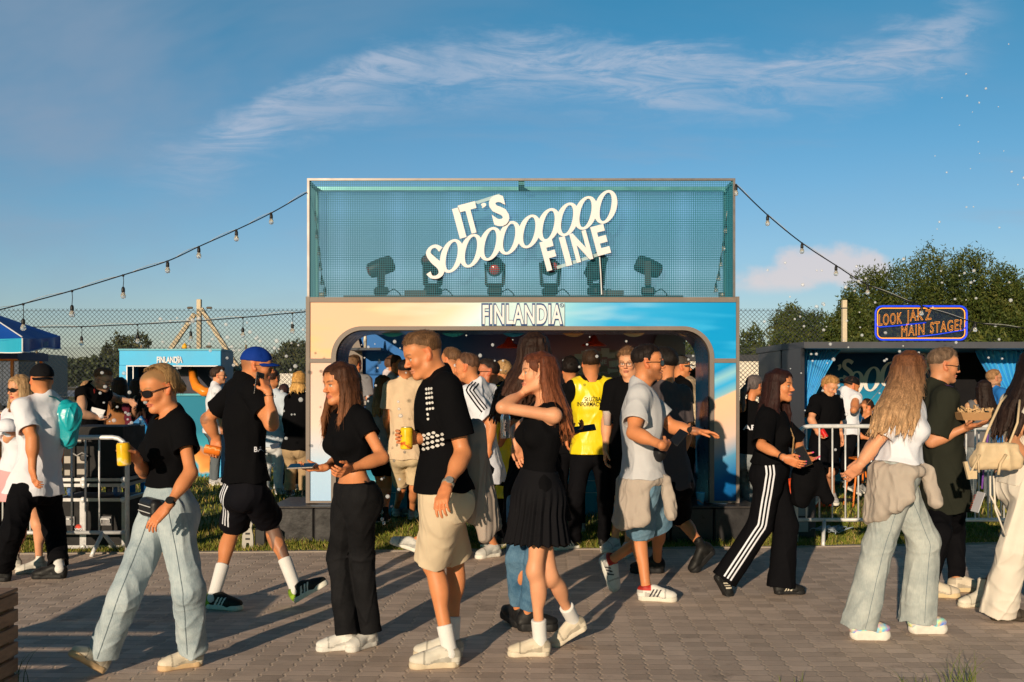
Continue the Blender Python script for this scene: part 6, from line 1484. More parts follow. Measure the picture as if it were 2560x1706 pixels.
        def col(v):
            L_=(v-H)@M/q; c=np.tile(up_,(len(v),1)); x,y,z=L_[:,0],L_[:,1],L_[:,2]-plat
            if accent is not None: c[(x<.05)]=hcol(accent)
            if collar is not None: c[(z>.078)&(x<.10)]=hcol(collar)
            pn=(x>.055)&(x<.165)&(z<.07-.25*(x-.055))&(z>.035); c[pn]*=.62; c[(x<.045)&(z>.06)]*=.66; c[np.abs(x-.20)<.005]*=.55; c[(z<.034)&(z>.026)]*=.6; c[(np.abs(z-.10)<.006)&(x<.09)]*=.7
            la=(x>.08)&(x<.18)&(np.abs(y)<.022)&(z>.07)
            if lace is not None: c[la]=hcol(lace)
            if st is not None:
                t=x-.55*(z-.03)
                for k_ in(.088,.113,.138): c[(np.abs(t-k_)<.0062)&(z>.034)&(z<.086)&(np.abs(y)>.015)]=st
            if style=='holo':
                n=wob(v,120,(1,1,1),3,4); n2=wob(v,90,(1,1,1),9,4); c[:,0]=.45+.4*n;c[:,1]=.5+.35*n2;c[:,2]=.55-.35*n
            return np.clip(c,0,1)
        o=s.add('shoe',U,TINTM,post,h=min(s.h,.0055),col=col)
        B=SDF(); th=.019+plat*.5; zc=th; 
        Bz=lambda x:w(x,0,zc-plat)
        B.box(Bz(.14),(.105*q,.041*q,th*q),M,rd=.009*q,k=.012); B.cap(Bz(.045),Bz(.0455),.041*q,k=.015); B.cap(Bz(.225),Bz(.235),.047*q,k=.015)
        def pb(P,dd): z_=np.abs((P-H)@u-zc*q)-th*q; return smax(dd,z_,.006)
        sc_=hcol(sole); sm=mat('sole_%02d%02d%02d'%tuple(int(99*c) for c in sole),tuple(sole),.6,var=.1,vscale=25,bump=.001,bscale=90)
        b=SDF(); b.p=B.p
        s.add('sole',B,sm,pb,h=min(s.h,.006),parent=o)
        return o
    def shoes(s,**k):
        for sd in 'LR': s.shoe(sd,**k)
    def sock(s,sd,m,top=.2,r=.004,loose=0):
        a,b,c=s.leg[sd]; S=SDF(); q=s.sc; dr=nrm(b-c); e=c+dr*top*q; S.cap(c-dr*.02,e,.036*q+r,.040*q+r+.25*(top-.1)*.1,k=.02); S.ell(b+(c-b)*.3,(.02,.02,.02),k=.01) if False else None
        f=s.foot[sd]; S.cap(c,c-f['u']*.03,.033*q,.03*q,k=.02); ef=e.astype(np.float32)
        def post(P,d): return smax(d-.0005*np.sin(((P-ef)@dr)*420),(P-ef)@dr.astype(np.float32),.004)
        return s.add('sock',S,m,post)
    # --- hair
    def hair(s,kind,col,tips=None,L=.35,vol=1.0,amp=.0022,face=62,drift=(0,0,0),thick=.012,seed=0,fringe=0,n=48,name='hair',fwd=0.0,tipz=None,spread=1.0,part=0.0,sideburn=0,back=1.0):
        g=np.random.default_rng(100+s.seed+seed); q=s.hq;w=s.hw; S=SDF(); M=s.HM; col=hcol(col); tips=col if tips is None else hcol(tips)
        E=lambda c,r,k=.02,op='+': S.ell(w(*c),tuple(v*q for v in r),M,k=k,op=op)
        t=thick
        E((-.014,0,.034),(.098+t,.077+t*.75,.087+t)); 
        if kind in('short','curly','fade'): E((.028,0,.062),(.062+t*.3,.060+t*.3,.050+t*1.2),.03)
        if kind in('long','bun','pony'): E((.036,0,.053),(.060+t*.5,.064+t*.5,.054+t*.9),.03)
        def line(P):
            L_=s.local(P); x,y,z=L_[...,0],L_[...,1],L_[...,2]
            fz=.072-.9*np.clip(.045-x,0,.04)
            if kind in('long','bun','pony'): hl=np.where(x>.0,(.080 if kind=='long' else .050)-.25*np.clip(.08-x,0,.08)*1.0-.9*np.abs(y)*np.clip((x-.02)/.05,0,1)*.0-1.6*np.clip(np.abs(y)-.03,0,.1)*(x>.02),np.where(x>-.03,.02,-.055))
            else: hl=np.where(x>.045,.072-.55*np.clip(np.abs(y)-.035,0,.05),np.where(x>-.005,.072-1.05*(.045-x)-sideburn*(x>.0)*(x<.02),np.where(x>-.03,.022,-.045 if kind!='fade' else -.005)))
            return (hl-z)*q
        locks=[]
        down=-UP; dr=np.array(drift)
        if kind=='long':
            for i in range(n):
                ph=R(face+(360-2*face)*(i+.5)/n+g.normal()*2.5); c,sn=math.cos(ph),math.sin(ph); ln=L*g.uniform(.88,1.05)
                p0=w(-.005+.025*c,part+.028*sn,.112+t*.6); p1=w(-.014+.078*c,.070*sn,.083); p2=w(-.016+.100*c*.97,.084*sn,.025); p3=w(-.018+.094*c*vol,.087*sn*vol,-.045)
                out=s.hf*c*.9+s.hl*sn; out=nrm(out-UP*(out@UP)); fw=s.hf*fwd*max(0,1-abs(math.sin(ph)-0)*.0)
                p4=p3+down*ln*.28*q+out*.012*spread+dr*.25+s.hf*fwd*.2; p5=p3+down*ln*.62*q+out*.030*spread+dr*.62+s.hf*fwd*.6+g.normal(size=3)*.006; p6=p3+down*ln*q+out*.026*spread+dr+s.hf*fwd+g.normal(size=3)*.012
                rr=.0150*g.uniform(.8,1.25); pts=[p0,p1,p2,p3,p4,p5,p6]; rs=[rr*.7,rr,rr,rr*1.05,rr*1.05,rr*.95,rr*.35]
                for a,b,ra,rb in zip(pts[:-1],pts[1:],rs[:-1],rs[1:]): locks.append((a,b,ra,rb))
        if kind=='pony':
            p=w(-.108,0,.03); pts=[p]; 
            for i in range(1,6): pts.append(p+(-s.hf*(.035*min(i,2)+.01*i))*q+down*L*(i/5)**1.3+dr*(i/5))
            for i in range(5):
                for j in range(5):
                    o=g.normal(size=3)*.010; locks.append((pts[i]+o*(i>0),pts[i+1]+o,.022-.003*i,.019-.003*i))
        if kind=='bun':
            for i in range(12):
                a=g.uniform(0,6.28); p=w(-.105+g.uniform(-.015,.0),.026*math.cos(a),-.02+.028*math.sin(a)); locks.append((w(-.08,.04*math.cos(a),.03),p,.012,.014))
        T=SDF(); T.p=list(S.p)
        for a,b,ra,rb in locks: T.cap(a,b,ra,rb,k=.006)
        S0=S
        f=105 if kind!='curly' else 75; stt=(1,1,.10) if kind!='curly' else (1,1,1); am=amp*(3.2 if kind=='curly' else 1)
        def post(P,d):
            ln=line(P); base=smax(S0.ev(P)+(t+.001)*q*(1-np.clip(-ln/((.075 if kind=='fade' else .058)*q),0,1))**1.3,ln,.003)
            if locks:
                LK.p=[p for p in LKp]; d2=LK.ev(P); base=np.minimum(base,d2); fc=s.local(P); front=(fc[:,0]>.055)&(np.abs(fc[:,1])<.055)&(fc[:,2]<.075)&(fc[:,2]>-.12)
                base=np.where(front,np.maximum(base,.01),base)
            if kind in('short','fade'):
                base=base-am*1.6*wob(P,60,(1,1,1),s.seed+seed,4)*np.clip((s.local(P)[:,2]-.0)/.06,0,1)
            return base+am*wob(P,f,stt,s.seed+seed,4)
        LK=SDF(); LKp=[]
        for a,b,ra,rb in locks: LK.cap(a,b,ra,rb,k=.011)
        LKp=LK.p
        zt=(w(0,0,.1)@UP); zl=zt-L-.12
        def cf(v):
            tt=np.clip((zt-v[:,2])/(zt-zl),0,1)[:,None]**1.3 if kind in('long','pony') else np.zeros((len(v),1)); c=col*(1-tt)+tips*tt; return np.clip(c*(1+.35*wob(v,150,(1,1,.12),s.seed,4))[:,None],0,1)
        if locks:
            X=SDF(); X.p=list(LKp)
            def postX(P,d):
                ln=line(P); cap_=smax(S0.ev(P)+(t+.001)*q*(1-np.clip(-ln/(.014*q),0,1))**1.5,ln,.004); d=np.minimum(d,cap_); fc=s.local(P); front=(fc[:,0]>.052)&(np.abs(fc[:,1])<.060-.0*fc[:,2])&(fc[:,2]<(.062 if kind=='long' else .046))&(fc[:,2]>-.125); d=np.where(front,np.maximum(d,.006),d); return d+am*wob(P,f,stt,s.seed+seed,4)
            o=s.add(name,X,hairmat(),postX,col=cf,pad=.03)
            # fine loose strands
            b=MB(); ns=46 if s.h<.0075 else 16
            for _ in range(ns):
                i=g.integers(0,len(locks)//6 if kind=='long' else len(locks)); 
                seq=locks[i*6+2:i*6+6] if kind=='long' else [locks[i]]
                off=g.normal(size=3)*.011; pts=[seq[0][0]+off*.6]+[q_[1]+off*(1+.5*j)+g.normal(size=3)*.003 for j,q_ in enumerate(seq)]
                b.tube(pts,[.0011]*(len(pts)-1)+[.0005],3,caps=False)
            n_=len(b.v); o2=b.build('loose_strands',hairmat(),s.root,world=True); a=o2.data.color_attributes.new('tint','FLOAT_COLOR','POINT'); cc=np.ones((n_,4),np.float32); cc[:,:3]=cf(np.array(b.v))*1.2; a.data.foreach_set('color',cc.ravel())
        else: o=s.add(name,S,hairmat(),post,col=cf,pad=.02)
        if s.h<.007 and o is not None:
            if locks: s.fuzz(o,1500,.05 if kind=='long' else .02,lambda P,N:np.array([0,0,-1.])*.9+N*.22+rng.normal(size=P.shape)*.12,cf,.0008)
            else: s.fuzz(o,2600,.013 if kind!='curly' else .02,lambda P,N:N*.55+s.hf*.45+rng.normal(size=P.shape)*.35,cf,.0008)
    def fuzz(s,o,n,ln,dirf,cf,w=.0009):
        me=o.data; nv=len(me.vertices); P=np.zeros(nv*3,np.float32); me.vertices.foreach_get('co',P); P=P.reshape(-1,3)+s.base.astype(np.float32); N=np.zeros(nv*3,np.float32); me.vertex_normals.foreach_get('vector',N); N=N.reshape(-1,3)
        g=np.random.default_rng(s.seed+77); i=g.integers(0,nv,n); p=P[i]-N[i]*.003; d=dirf(P[i],N[i]); d/=np.linalg.norm(d,axis=1)[:,None]; L_=(ln*g.uniform(.5,1.3,n))[:,None]; sd=np.cross(d,g.normal(size=(n,3))); sd/=np.linalg.norm(sd,axis=1)[:,None]; d2=d+g.normal(size=(n,3))*.25; 
        V=np.stack([p-sd*w,p+sd*w,p+d*L_*.5+sd*w*.8,p+d*L_*.5-sd*w*.8,p+d*L_*.5+d2*L_*.5],1).reshape(-1,3); k=np.arange(n)*5; fs=[tuple(q) for q in np.stack([k,k+1,k+2,k+3],1)]+[tuple(q) for q in np.stack([k+3,k+2,k+4],1)]
        link_mesh('hair_strands',V,fs,hairmat(),s.root,world=True,cols=cf(V)*1.15)
    def beard(s,col,thick=.006):
        q=s.hq;w=s.hw;S=SDF();M=s.HM
        S.ell(w(.028,0,-.035),tuple((v+thick)*q for v in(.058,.058,.078)),M,k=.02)
        for y in(-1,1): S.cap(w(.0,y*.057,-.035),w(.068,y*.015,-.1),(.020+thick)*q,(.016+thick)*q,k=.02)
        S.ell(w(.074,0,-.097),tuple((v+thick)*q for v in(.018,.02,.017)),M,k=.02); S.cap(w(.093,-.022,-.052),w(.093,.022,-.052),.005*q,k=.01)
        def post(P,d):
            L_=s.local(P);x,y,z=L_[:,0],L_[:,1],L_[:,2]; cut=z+.052-.6*np.clip(.03-x,0,.05)-.0*x; cut=np.where((x>.075)&(np.abs(y)<.03),np.minimum(cut,np.maximum(z+.047,-(z+.056))),cut); mouth=.013-np.sqrt((y*.52)**2+(z+.066)**2); d=smax(d,cut*q,.006); d=np.where(x>.06,smax(d,mouth*q,.003),d); return smax(d,-(x+.004)*q,.006)+.0012*wob(P,160,(1,1,1),3,3)
        c=hcol(col); s.add('beard',S,hairmat(),post,col=lambda v:np.tile(c,(len(v),1))*(1+.3*wob(v,200,(1,1,1),2,3))[:,None])
    def glasses(s,kind='sun',col=(.01,.01,.012),up=0.0,round_=False,wide=1.0):
        b=MB();w=s.hw;lens=MB(); q=s.hq
        for y in(-1,1):
            c=w(.0965,y*.033,-.001+up) if not up else w(.07,y*.033,up)
            rxx,rzz=.0255*wide,.0185*wide
            ux=nrm(s.hl-s.hf*.18*y*-1*-1); uz=s.hu
            pts=[]
            for i in range(16):
                a=2*math.pi*i/16; p=2.0 if round_ else 3.2; cx=math.copysign(abs(math.cos(a))**(2/p),math.cos(a))*rxx; cz=math.copysign(abs(math.sin(a))**(2/p),math.sin(a))*rzz; pts.append(c+ux*cx*q+uz*cz*q-s.hf*.004*(cx/rxx*y)*q*2)
            if kind=='sun':
                n=len(pts); lens.add(pts+[p_-s.hf*.003 for p_ in pts],[tuple(range(n)),tuple(range(2*n-1,n-1,-1))]+[(i,i+n,(i+1)%n+n,(i+1)%n) for i in range(n)])
            b.tube(pts+[pts[0],pts[1]],.0019 if kind=='sun' else .0014,5,caps=False)
            e=w(.090,y*.059*wide,.006+up) if not up else w(.06,y*.066,up); b.tube([e,w(.02 if not up else .0,y*.079,.008+up),w(-.02,y*.083,.004+up*.8)],.0026 if kind=='sun' else .0014,5)
        b.tube([w(.0985,-.010,.003+up),w(.101,0,.006+up),w(.0985,.010,.003+up)] if not up else [w(.078,-.01,up),w(.078,.01,up)],.0022,5)
        o=b.build('glasses_frame' if kind!='sun' else 'sunglasses',mat('frame_'+('%02d%02d'%(int(col[0]*99),int(col[1]*99))),col,.3,var=0),s.root,world=True,smooth=True)
        if kind=='sun': lens.build('lens',mat('dark_lens',(.008,.008,.01),.06,var=0,spec=.6),o,world=True) if False else lens.build('dark_lens',mat('dark_lens',(.008,.008,.01),.08,var=0,spec=.6),s.root,world=True)
    def cap(s,col,brim=1,bcol=None,mark=None,down=0):
        S=SDF();w=s.hw;q=s.hq;M=s.HM; S.ell(w(-.012,0,.040),(.108*q,.089*q,.093*q),M); pl=w(0,0,.030-down); un=nrm(s.hu+s.hf*-.12*0); 
        if brim<0: pass
        inn=SDF(); inn.ell(w(-.012,0,.034),(.101*q,.082*q,.086*q),M)
        if brim<0: inn.ell(w(.085,0,.03),(.03*q,.038*q,.028*q),M)
        def post(P,d): d=smax(d,-((P-pl.astype(np.float32))@un.astype(np.float32)),.006); d=smax(d,-inn.ev(P),.004); L_=s.local(P); return d+.0012*np.cos(np.arctan2(L_[:,1],L_[:,0]+.012)*6)*(L_[:,2]>.05)
        s.add('cap',S,cloth('cap_%02d%02d%02d'%tuple(int(99*c) for c in col),col,.8,fold=.002),post)
        B=SDF(); sg=1 if brim>0 else -1; 
        c0=w(.070*sg-(.012 if sg<0 else 0),0,.036-down); c1=w(.15*sg,0,.022-down)
        vs=[];fs=[];nA=14;nR=5
        for r_ in range(nR+1):
            for i in range(nA+1):
                a=R(-75+150*i/nA); rr=.078+(.088 if abs(brim)<2 else .10)*r_/nR*math.cos(a)**.6 if True else 0
                x=math.cos(a)*(.085+.075*(r_/nR)); y=math.sin(a)*(.083)*(1-.10*(r_/nR)); z=.034-down-.10*(math.sin(a)**2)*.18-.016*(r_/nR); vs.append(w(sg*x-.008,y,z))
        for r_ in range(nR):
            for i in range(nA): o=r_*(nA+1)+i; fs.append((o,o+1,o+nA+2,o+nA+1))
        o=link_mesh('cap_brim',vs,fs,cloth('cap_%02d%02d%02d'%tuple(int(99*c) for c in (bcol or col)),bcol or col,.8,fold=.002),s.root,True,world=True); md=o.modifiers.new('t','SOLIDIFY'); md.thickness=.004
        if mark: 
            b=MB(); put_text(b,mark[0],.035,w(.098,0,.07),s.hl*-1 if False else -s.hl,s.hu,xs=.8,bold=.03,th=.003); b.build('cap_emblem',WHITE,s.root,world=True)
    # --- projected prints and strips
    def hit(s,ev,p0,dr,mx=.6):
        S,post=ev; p=np.array(p0,np.float32).reshape(-1,3).copy(); dr=np.asarray(nrm(dr),np.float32); t=np.zeros(len(p),np.float32)
        for _ in range(40):
            q=p+dr*t[:,None]; d=S.ev(q); d=post(q,d) if post else d; t=np.minimum(t+np.clip(d,-.01,.05)*.8,mx)
        return p+dr*t[:,None]
    def decal(s,ev,V,Fc,name,m,dr,off=.0025,parent=None):
        Q=s.hit(ev,V-nrm(dr)*.25,dr,.6)-nrm(dr)*off; return link_mesh(name,Q,Fc,m,parent or s.root,True,world=True)
    def printtext(s,ev,lines,c,ux,uz,dr,hgt,m,width=None,name='print',xs=.8,bold=.02,gap=1.5,sub=True):
        V=[];Fc=[]
        for i,t in enumerate(lines):
            v,f=text_mesh(t,hgt,xs,bold); 
            if width: v[:,0]*=(width[i] if hasattr(width,'__len__') else width)/(v[:,0].max()-v[:,0].min())
            v[:,1]-=i*hgt*gap; b=len(V); P=np.array(c)+v[:,:1]*ux+v[:,1:2]*uz; V+=list(P); Fc+=[tuple(x+b for x in q) for q in f]
        return s.decal(ev,np.array(V),Fc,name,m,dr)
    def strip(s,ev,axis,outd,w,m,name='stripe',offs=(-.022,0,.022),seg=40):
        """stripes running along polyline axis on the side outd of garment"""
        pts=[np.array(a,float) for a in axis]; L_=[0]
        for a,b in zip(pts[:-1],pts[1:]): L_.append(L_[-1]+np.linalg.norm(b-a))
        T=np.linspace(0,L_[-1],seg); C_=np.stack([np.interp(T,L_,[p[i] for p in pts]) for i in range(3)],1)
        for o in offs:
            vs=[]
            tn=np.gradient(C_,axis=0); tn/=np.linalg.norm(tn,axis=1)[:,None]; od=np.array(outd,float); 
            sdv=np.cross(tn,od); sdv/=np.linalg.norm(sdv,axis=1)[:,None]; out=np.cross(sdv,tn)
            V=[]
            for e in(-w/2,w/2):
                p0=C_+sdv*(o+e)+od*.22; 
                V.append(s.hit(ev,p0,-od,.5)+od*.003)
            vs=np.stack(V,1).reshape(-1,3); fs=[(2*i,2*i+1,2*i+3,2*i+2) for i in range(seg-1)]; link_mesh(name,vs,fs,m,s.root,True,world=True)
    def seam(s,sd,m,outd=(-.0,-1,.0)):
        a,b,c=s.leg[sd]; s.strip(s.bot,[a+UP*.03,b,c],np.array(outd,float),.003,m,name='side_seam',offs=(0,),seg=36)
    def tied(s,m,out,name='tied_jacket',drop=.22,knot=True,kdir=None,back=1.0,waist=.09,asym=0.0,sl=.22,fold=.010,amp=.04):
        """garment knotted round the waist, drooping at the back"""
        q=s.sc;S=SDF();c=s.Pv+s.u*waist*q; f,l=s.pf,s.pl; kd=f if kdir is None else kdir
        n=14; ring=[]
        for i in range(n+1):
            a=2*math.pi*i/n; ring.append(c+f*math.cos(a)*.135*q+l*math.sin(a)*.175*q-UP*(.03+.055*(1-math.cos(a))/2))
        for a,b in zip(ring[:-1],ring[1:]): S.cap(a,b,.028,k=.03)
        for i in range(17):
            a=R(85+190*i/16); p=c+f*math.cos(a)*.140*q+l*math.sin(a)*.165*q-UP*.05; ln=drop*(.72+.38*math.sin(math.pi*i/16))+asym*(i/16-.5); e=p-UP*ln+(f*math.cos(a)+l*math.sin(a))*.035; S.cap(p,e,.027,.030,k=.045)
        if knot:
            kp=c+kd*.165*q-UP*.05; S.ell(kp,(.042,.042,.045),k=.02)
            S.cap(kp,kp-UP*sl+out*.04+kd*.03,.03,.038,k=.02); S.cap(kp,kp-UP*sl*.8-out*.05+kd*.05,.028,.034,k=.02)
        fo=s.fold(fold,17,(1,1,.45),11,.5)
        return s.add(name,S,m,lambda P,d:d+fo(P))
def carry(name,label,cat,loc,group=None): return thing(name,label,cat,loc,group=group)
def can(label,hd,col,band,q=1.0,tilt=None,side=1,ax=None):
    """drink can held in a hand: hd is the hand frame"""
    W_,h,n,t=hd['W'],hd['h'],hd['n'],hd['t']; ax=nrm(t*side) if ax is None else nrm(ax); c=W_+h*.072+n*.046; b0=c-ax*.058
    T=thing('drink_can',label,'can',b0); b=MB(); b.lathe([(.026,0),(.0315,.004),(.0325,.009),(.0325,.102),(.031,.107),(.027,.114)],(0,0,0),32,ax=ax); b.build('can_body',gradmat('can_print_%d'%int(col[0]*1000+W_[0]*77),[(0,col),(.4,col),(.46,band),(.54,col),(.75,tuple(x*.8 for x in col)),(1,col)],axis=(1,1,4),off=.2,scale=1.4,dist=.25,dscale=30,rough=.3),T,smooth=True)
    b=MB(); b.lathe([(.0272,.1135),(.027,.116),(.024,.114),(.001,.114)],(0,0,0),20,ax=ax); b.lathe([(.001,-.001),(.0255,-.0005),(.0262,.0005)],(0,0,0),20,ax=ax,caps=False); b.build('rim',ALU,T); return T
def phone(label,c,d,u,col=(.02,.02,.022),L_=.15,w=.073):
    T=thing('mobile_phone',label,'phone',c); S=SDF(); d,sd,u=frame_of(d,u); M=np.stack([d,sd,u],1); S.box((0,0,0),(L_/2,w/2,.0045),M,rd=.004,k=.002); v,f=S.mesh(.0022); link_mesh('phone_body',v,f,mat('phone_%02d'%int(col[0]*99),col,.25,var=0),T,True)
    b=MB(); b.obox(u*.0048,d,u,L_*.94,w*.92,.0006); b.build('screen',mat('phone_screen',(.01,.012,.016),.05,var=0,spec=.6),T)
    b=MB()
    for o in((.35,.25),(.35,.05),(.22,.15)): b.lathe([(.007,0),(.006,.003),(.001,.003)],-u*.004+d*L_*(o[0])+sd*w*o[1],10,ax=-u)
    b.build('camera_lens',BLACK,T); return T
def watch(p,sd,col,face,off=.03,r=.03):
    S=SDF(); a,b,c=p.arm[sd]; d=nrm(c-b); q=p.sc*(1 if p.sex=='m' else .85); k=c-d*off; B=MB(); B.lathe([(r*q,-.010),(r*q+.003,-.009),(r*q+.003,.009),(r*q,.010)],k,20,ax=d,caps=False); o=B.build('watch_strap',mat('strap_%02d'%int(col[0]*99),col,.5,var=0),p.root,world=True,smooth=True)
    if face:
        n=nrm(np.array([0,-1,.1])-d*(np.array([0,-1,.1])@d)); B=MB(); B.lathe([(.019,0),(.021,.004),(.019,.009),(.001,.009)],k+n*(r*q),20,ax=n); B.build('watch_case',mat('watch_steel' if face==1 else 'watch_black',(.5,.5,.48) if face==1 else (.02,.02,.02),.25,metal=.6 if face==1 else 0,var=0),p.root,world=True)
BLK=(.0045,.0045,.0055)
SKIN=(.62,.24,.10); SKINL=(.68,.32,.175); SKIND=(.36,.17,.085)
BT=cloth('black_cotton',BLK,.9,fold=.008,fs=9); WT=cloth('white_cotton',(.70,.72,.80),.85,fold=.010,fs=8)
BP=cloth('black_trousers',(.005,.005,.0065),.85,fold=.010,fs=7); SOCK=cloth('white_sock',(.72,.71,.70),.9,fold=.001)
LJ=denim('light',(.24,.31,.36),(.47,.54,.57)); MJ=denim('mid',(.04,.11,.20),(.14,.26,.38)); BJ=denim('black',(.004,.004,.005),(.011,.011,.013)); GJ=denim('grey',(.10,.12,.14),(.30,.33,.35))
GREYW=cloth('greige_sweatshirt',(.42,.36,.31),.9,fold=.012,fs=9)
def want(k): return (not ONLY) or k in ONLY.split(',')
def ftee(*a): pass
if want('tall'):
    p=Person('tall young man in a black printed T-shirt and beige shorts looking down',C_c,5.36,'m',1.0,SKIN)
    p.pose(pel=(250,780),neck=(238,272),head=(165,182),yaw=188,cyaw=196,hyaw=200,hp=-20,
      armL=[(335,600,'-'),(262,745,'-'),(232,855,'-'),dict(pn=(.4,.9,0),curl=.38,thumb=.3)],
      armR=[(215,560,'+'),(140,535,-.1),(60,528,-.14),dict(pn=(-.15,-1,0),curl=.72,thumb=.9)],
      legL=[(205,1060,'-'),(325,1500,'g'),(100,1510,'g')],legR=[(300,1040,'+'),(335,1462,'g'),(170,1462,'g')])
    p.armk=1.02; p.legk=1.0; p.bulk=1.0
    p.body(hair=(.16,.09,.045),scalp=.62,brow=(.16,.09,.05),lips=(.50,.20,.12))
    p.hair('fade',(.12,.062,.03),thick=.012,amp=.003)
    p.tee(BT,sleeve=.74,hem=.035,fold=.007,ease=.02,slv_ease=.022,flare=.038)
    p.pants(cloth('beige_cotton',(.64,.52,.37),.85,fold=.008),length=.97,ease=(.022,.026,0),hemflare=.012,name='shorts',waist=.06,fold=.009)
    for sd in 'LR': p.sock(sd,SOCK,.135)
    p.shoes(upper=(.62,.58,.50),sole=(.62,.52,.38),lace=(.72,.68,.6))
    watch(p,'L',(.25,.22,.18),1); can('yellow drink can held by the tall young man',p.hand['R'],(.85,.55,.02),(.5,.05,.02),ax=(0,0,1))
    V=[];Fc=[]; g=np.random.default_rng(2)
    def blob(x,y,w,h):
        n=9;b=len(V)
        for i in range(n): a=2*math.pi*i/n; V.append(p.W(x+w*math.cos(a)*g.uniform(.75,1.1),y+h*math.sin(a)*g.uniform(.7,1.1)))
        Fc.append(tuple(range(b,b+n)))
    for i,y in enumerate((327,345,363,385,408,430,450)):
        for k in range(3 if i<5 else 1): blob(188+k*12+i*1.5,y-k*1.5,6.2,6.5)
    for r_,y in enumerate((518,535,556,577)):
        for k in range(5 if r_ else 3): blob((172 if r_ else 178)+k*21,y-k*6,9.5,7)
    p.decal(p.top,np.array(V),Fc,'shirt_print',mat('print_white',(.62,.60,.58),.7,var=.05),(0,1,0))
    # taupe jacket hanging from his elbow
    J=thing('jacket','taupe jacket hanging over the arm of the tall young man','jacket',p.base+np.array([.25,.1,.8])); S=SDF(); w=lambda x,y,dd=.12:p.W(x,y,dd)
    S.cap(w(378,495),w(365,560),.03,.04,k=.05); S.cap(w(392,500,.15),w(440,900,.18),.035,.055,k=.08); S.cap(w(375,520,.1),w(365,700,.1),.035,.05,k=.08);S.cap(w(382,600,.1),w(385,850,.12),.045,.05,k=.05); S.cap(w(425,640,.2),w(476,905,.2),.03,.03,k=.04); S.cap(w(410,800),w(425,955,.1),.04,.03,k=.08)
    v,f=S.mesh(.006,lambda P,d:d-.016*(ridge(P,17,(1,1,.18),4)+.5*ridge(P,34,(1,1,.2),7)-.3)); link_mesh('jacket_cloth',v,f,cloth('taupe_cloth',(.36,.30,.26),.9,fold=.012,fs=7,st=(1,1,.25)),J,True,world=True)
if want('blonde'):
    p=Person('blonde woman in black T-shirt and light wide jeans with sunglasses and yellow can',A_,5.33,'f',.95,SKIN)
    p.pose(pel=(742,800),neck=(762,385),head=(708,268),yaw=222,cyaw=222,hyaw=226,hp=-18,
      armL=[(845,640,'-'),(738,795,'-'),(640,900,'-'),dict(pn=(.5,.8,-.2),curl=.3,spread=.1)],
      armR=[(640,640,'+'),(600,575,-.30),(525,510,-.36),dict(pn=(-.2,-1,0),curl=.75,thumb=.9)],
      legR=[(545,1200,'-'),(455,1535,'g'),(290,1440,-.25)],legL=[(835,1160,'+'),(900,1492,'g'),(735,1515,'g')])
    p.hs=1.05
    p.body(hair=(.30,.17,.075),scalp=.95,lips=(.5,.14,.10)); p.hair('bun',(.33,.19,.08),amp=.003,thick=.014)
    p.glasses('sun'); p.tee(BT,sleeve=.52,hem=.13,fold=.006,ease=.014,neckd=.012,flare=.01)
    p.pants(LJ,length=1.0,ease=(.010,.030,.045),waist=.15,fold=.009,ankle=-.01,name='jeans')
    p.shoes(upper=(.66,.58,.46),sole=(.60,.42,.24)); SM=cloth('seam_thread',(.13,.17,.20),.9)
    for sd in 'LR': p.seam(sd,SM)
    S=SDF(); c=p.W(668,795,-.14); S.box(c,(.095,.035,.05),np.stack([p.pl,p.pf,p.u],1),rd=.03,k=.02)
    p.add('belt_bag',S,mat('black_leather',(.012,.012,.014),.4,bump=.002,bscale=60),lambda P,d:d+.002*wob(P,40)); 
    b=MB(); 
    for o in(-.02,.012): b.obox(c-p.pf*-.036+p.u*o,p.pl,p.pf,.15,.004,.004)
    b.build('bag_zip',STEEL,p.root,world=True)
    watch(p,'L',(.015,.015,.018),2)
    b=MB(); n=p.Nb; b.tube([n+p.cl*.06+p.cf*.02,n+p.cf*.085-p.u*.03+p.cl*.035,n+p.cf*.112-p.u*.085,n+p.cf*.085-p.u*.03-p.cl*.035,n-p.cl*.06+p.cf*.02],.0016,5); b.build('necklace',mat('gold',(.7,.45,.15),.25,metal=.9,var=0),p.root,world=True)
    can('yellow drink can held by the blonde woman',p.hand['R'],(.85,.50,.02),(.75,.6,.3),ax=(-.05,0,1))
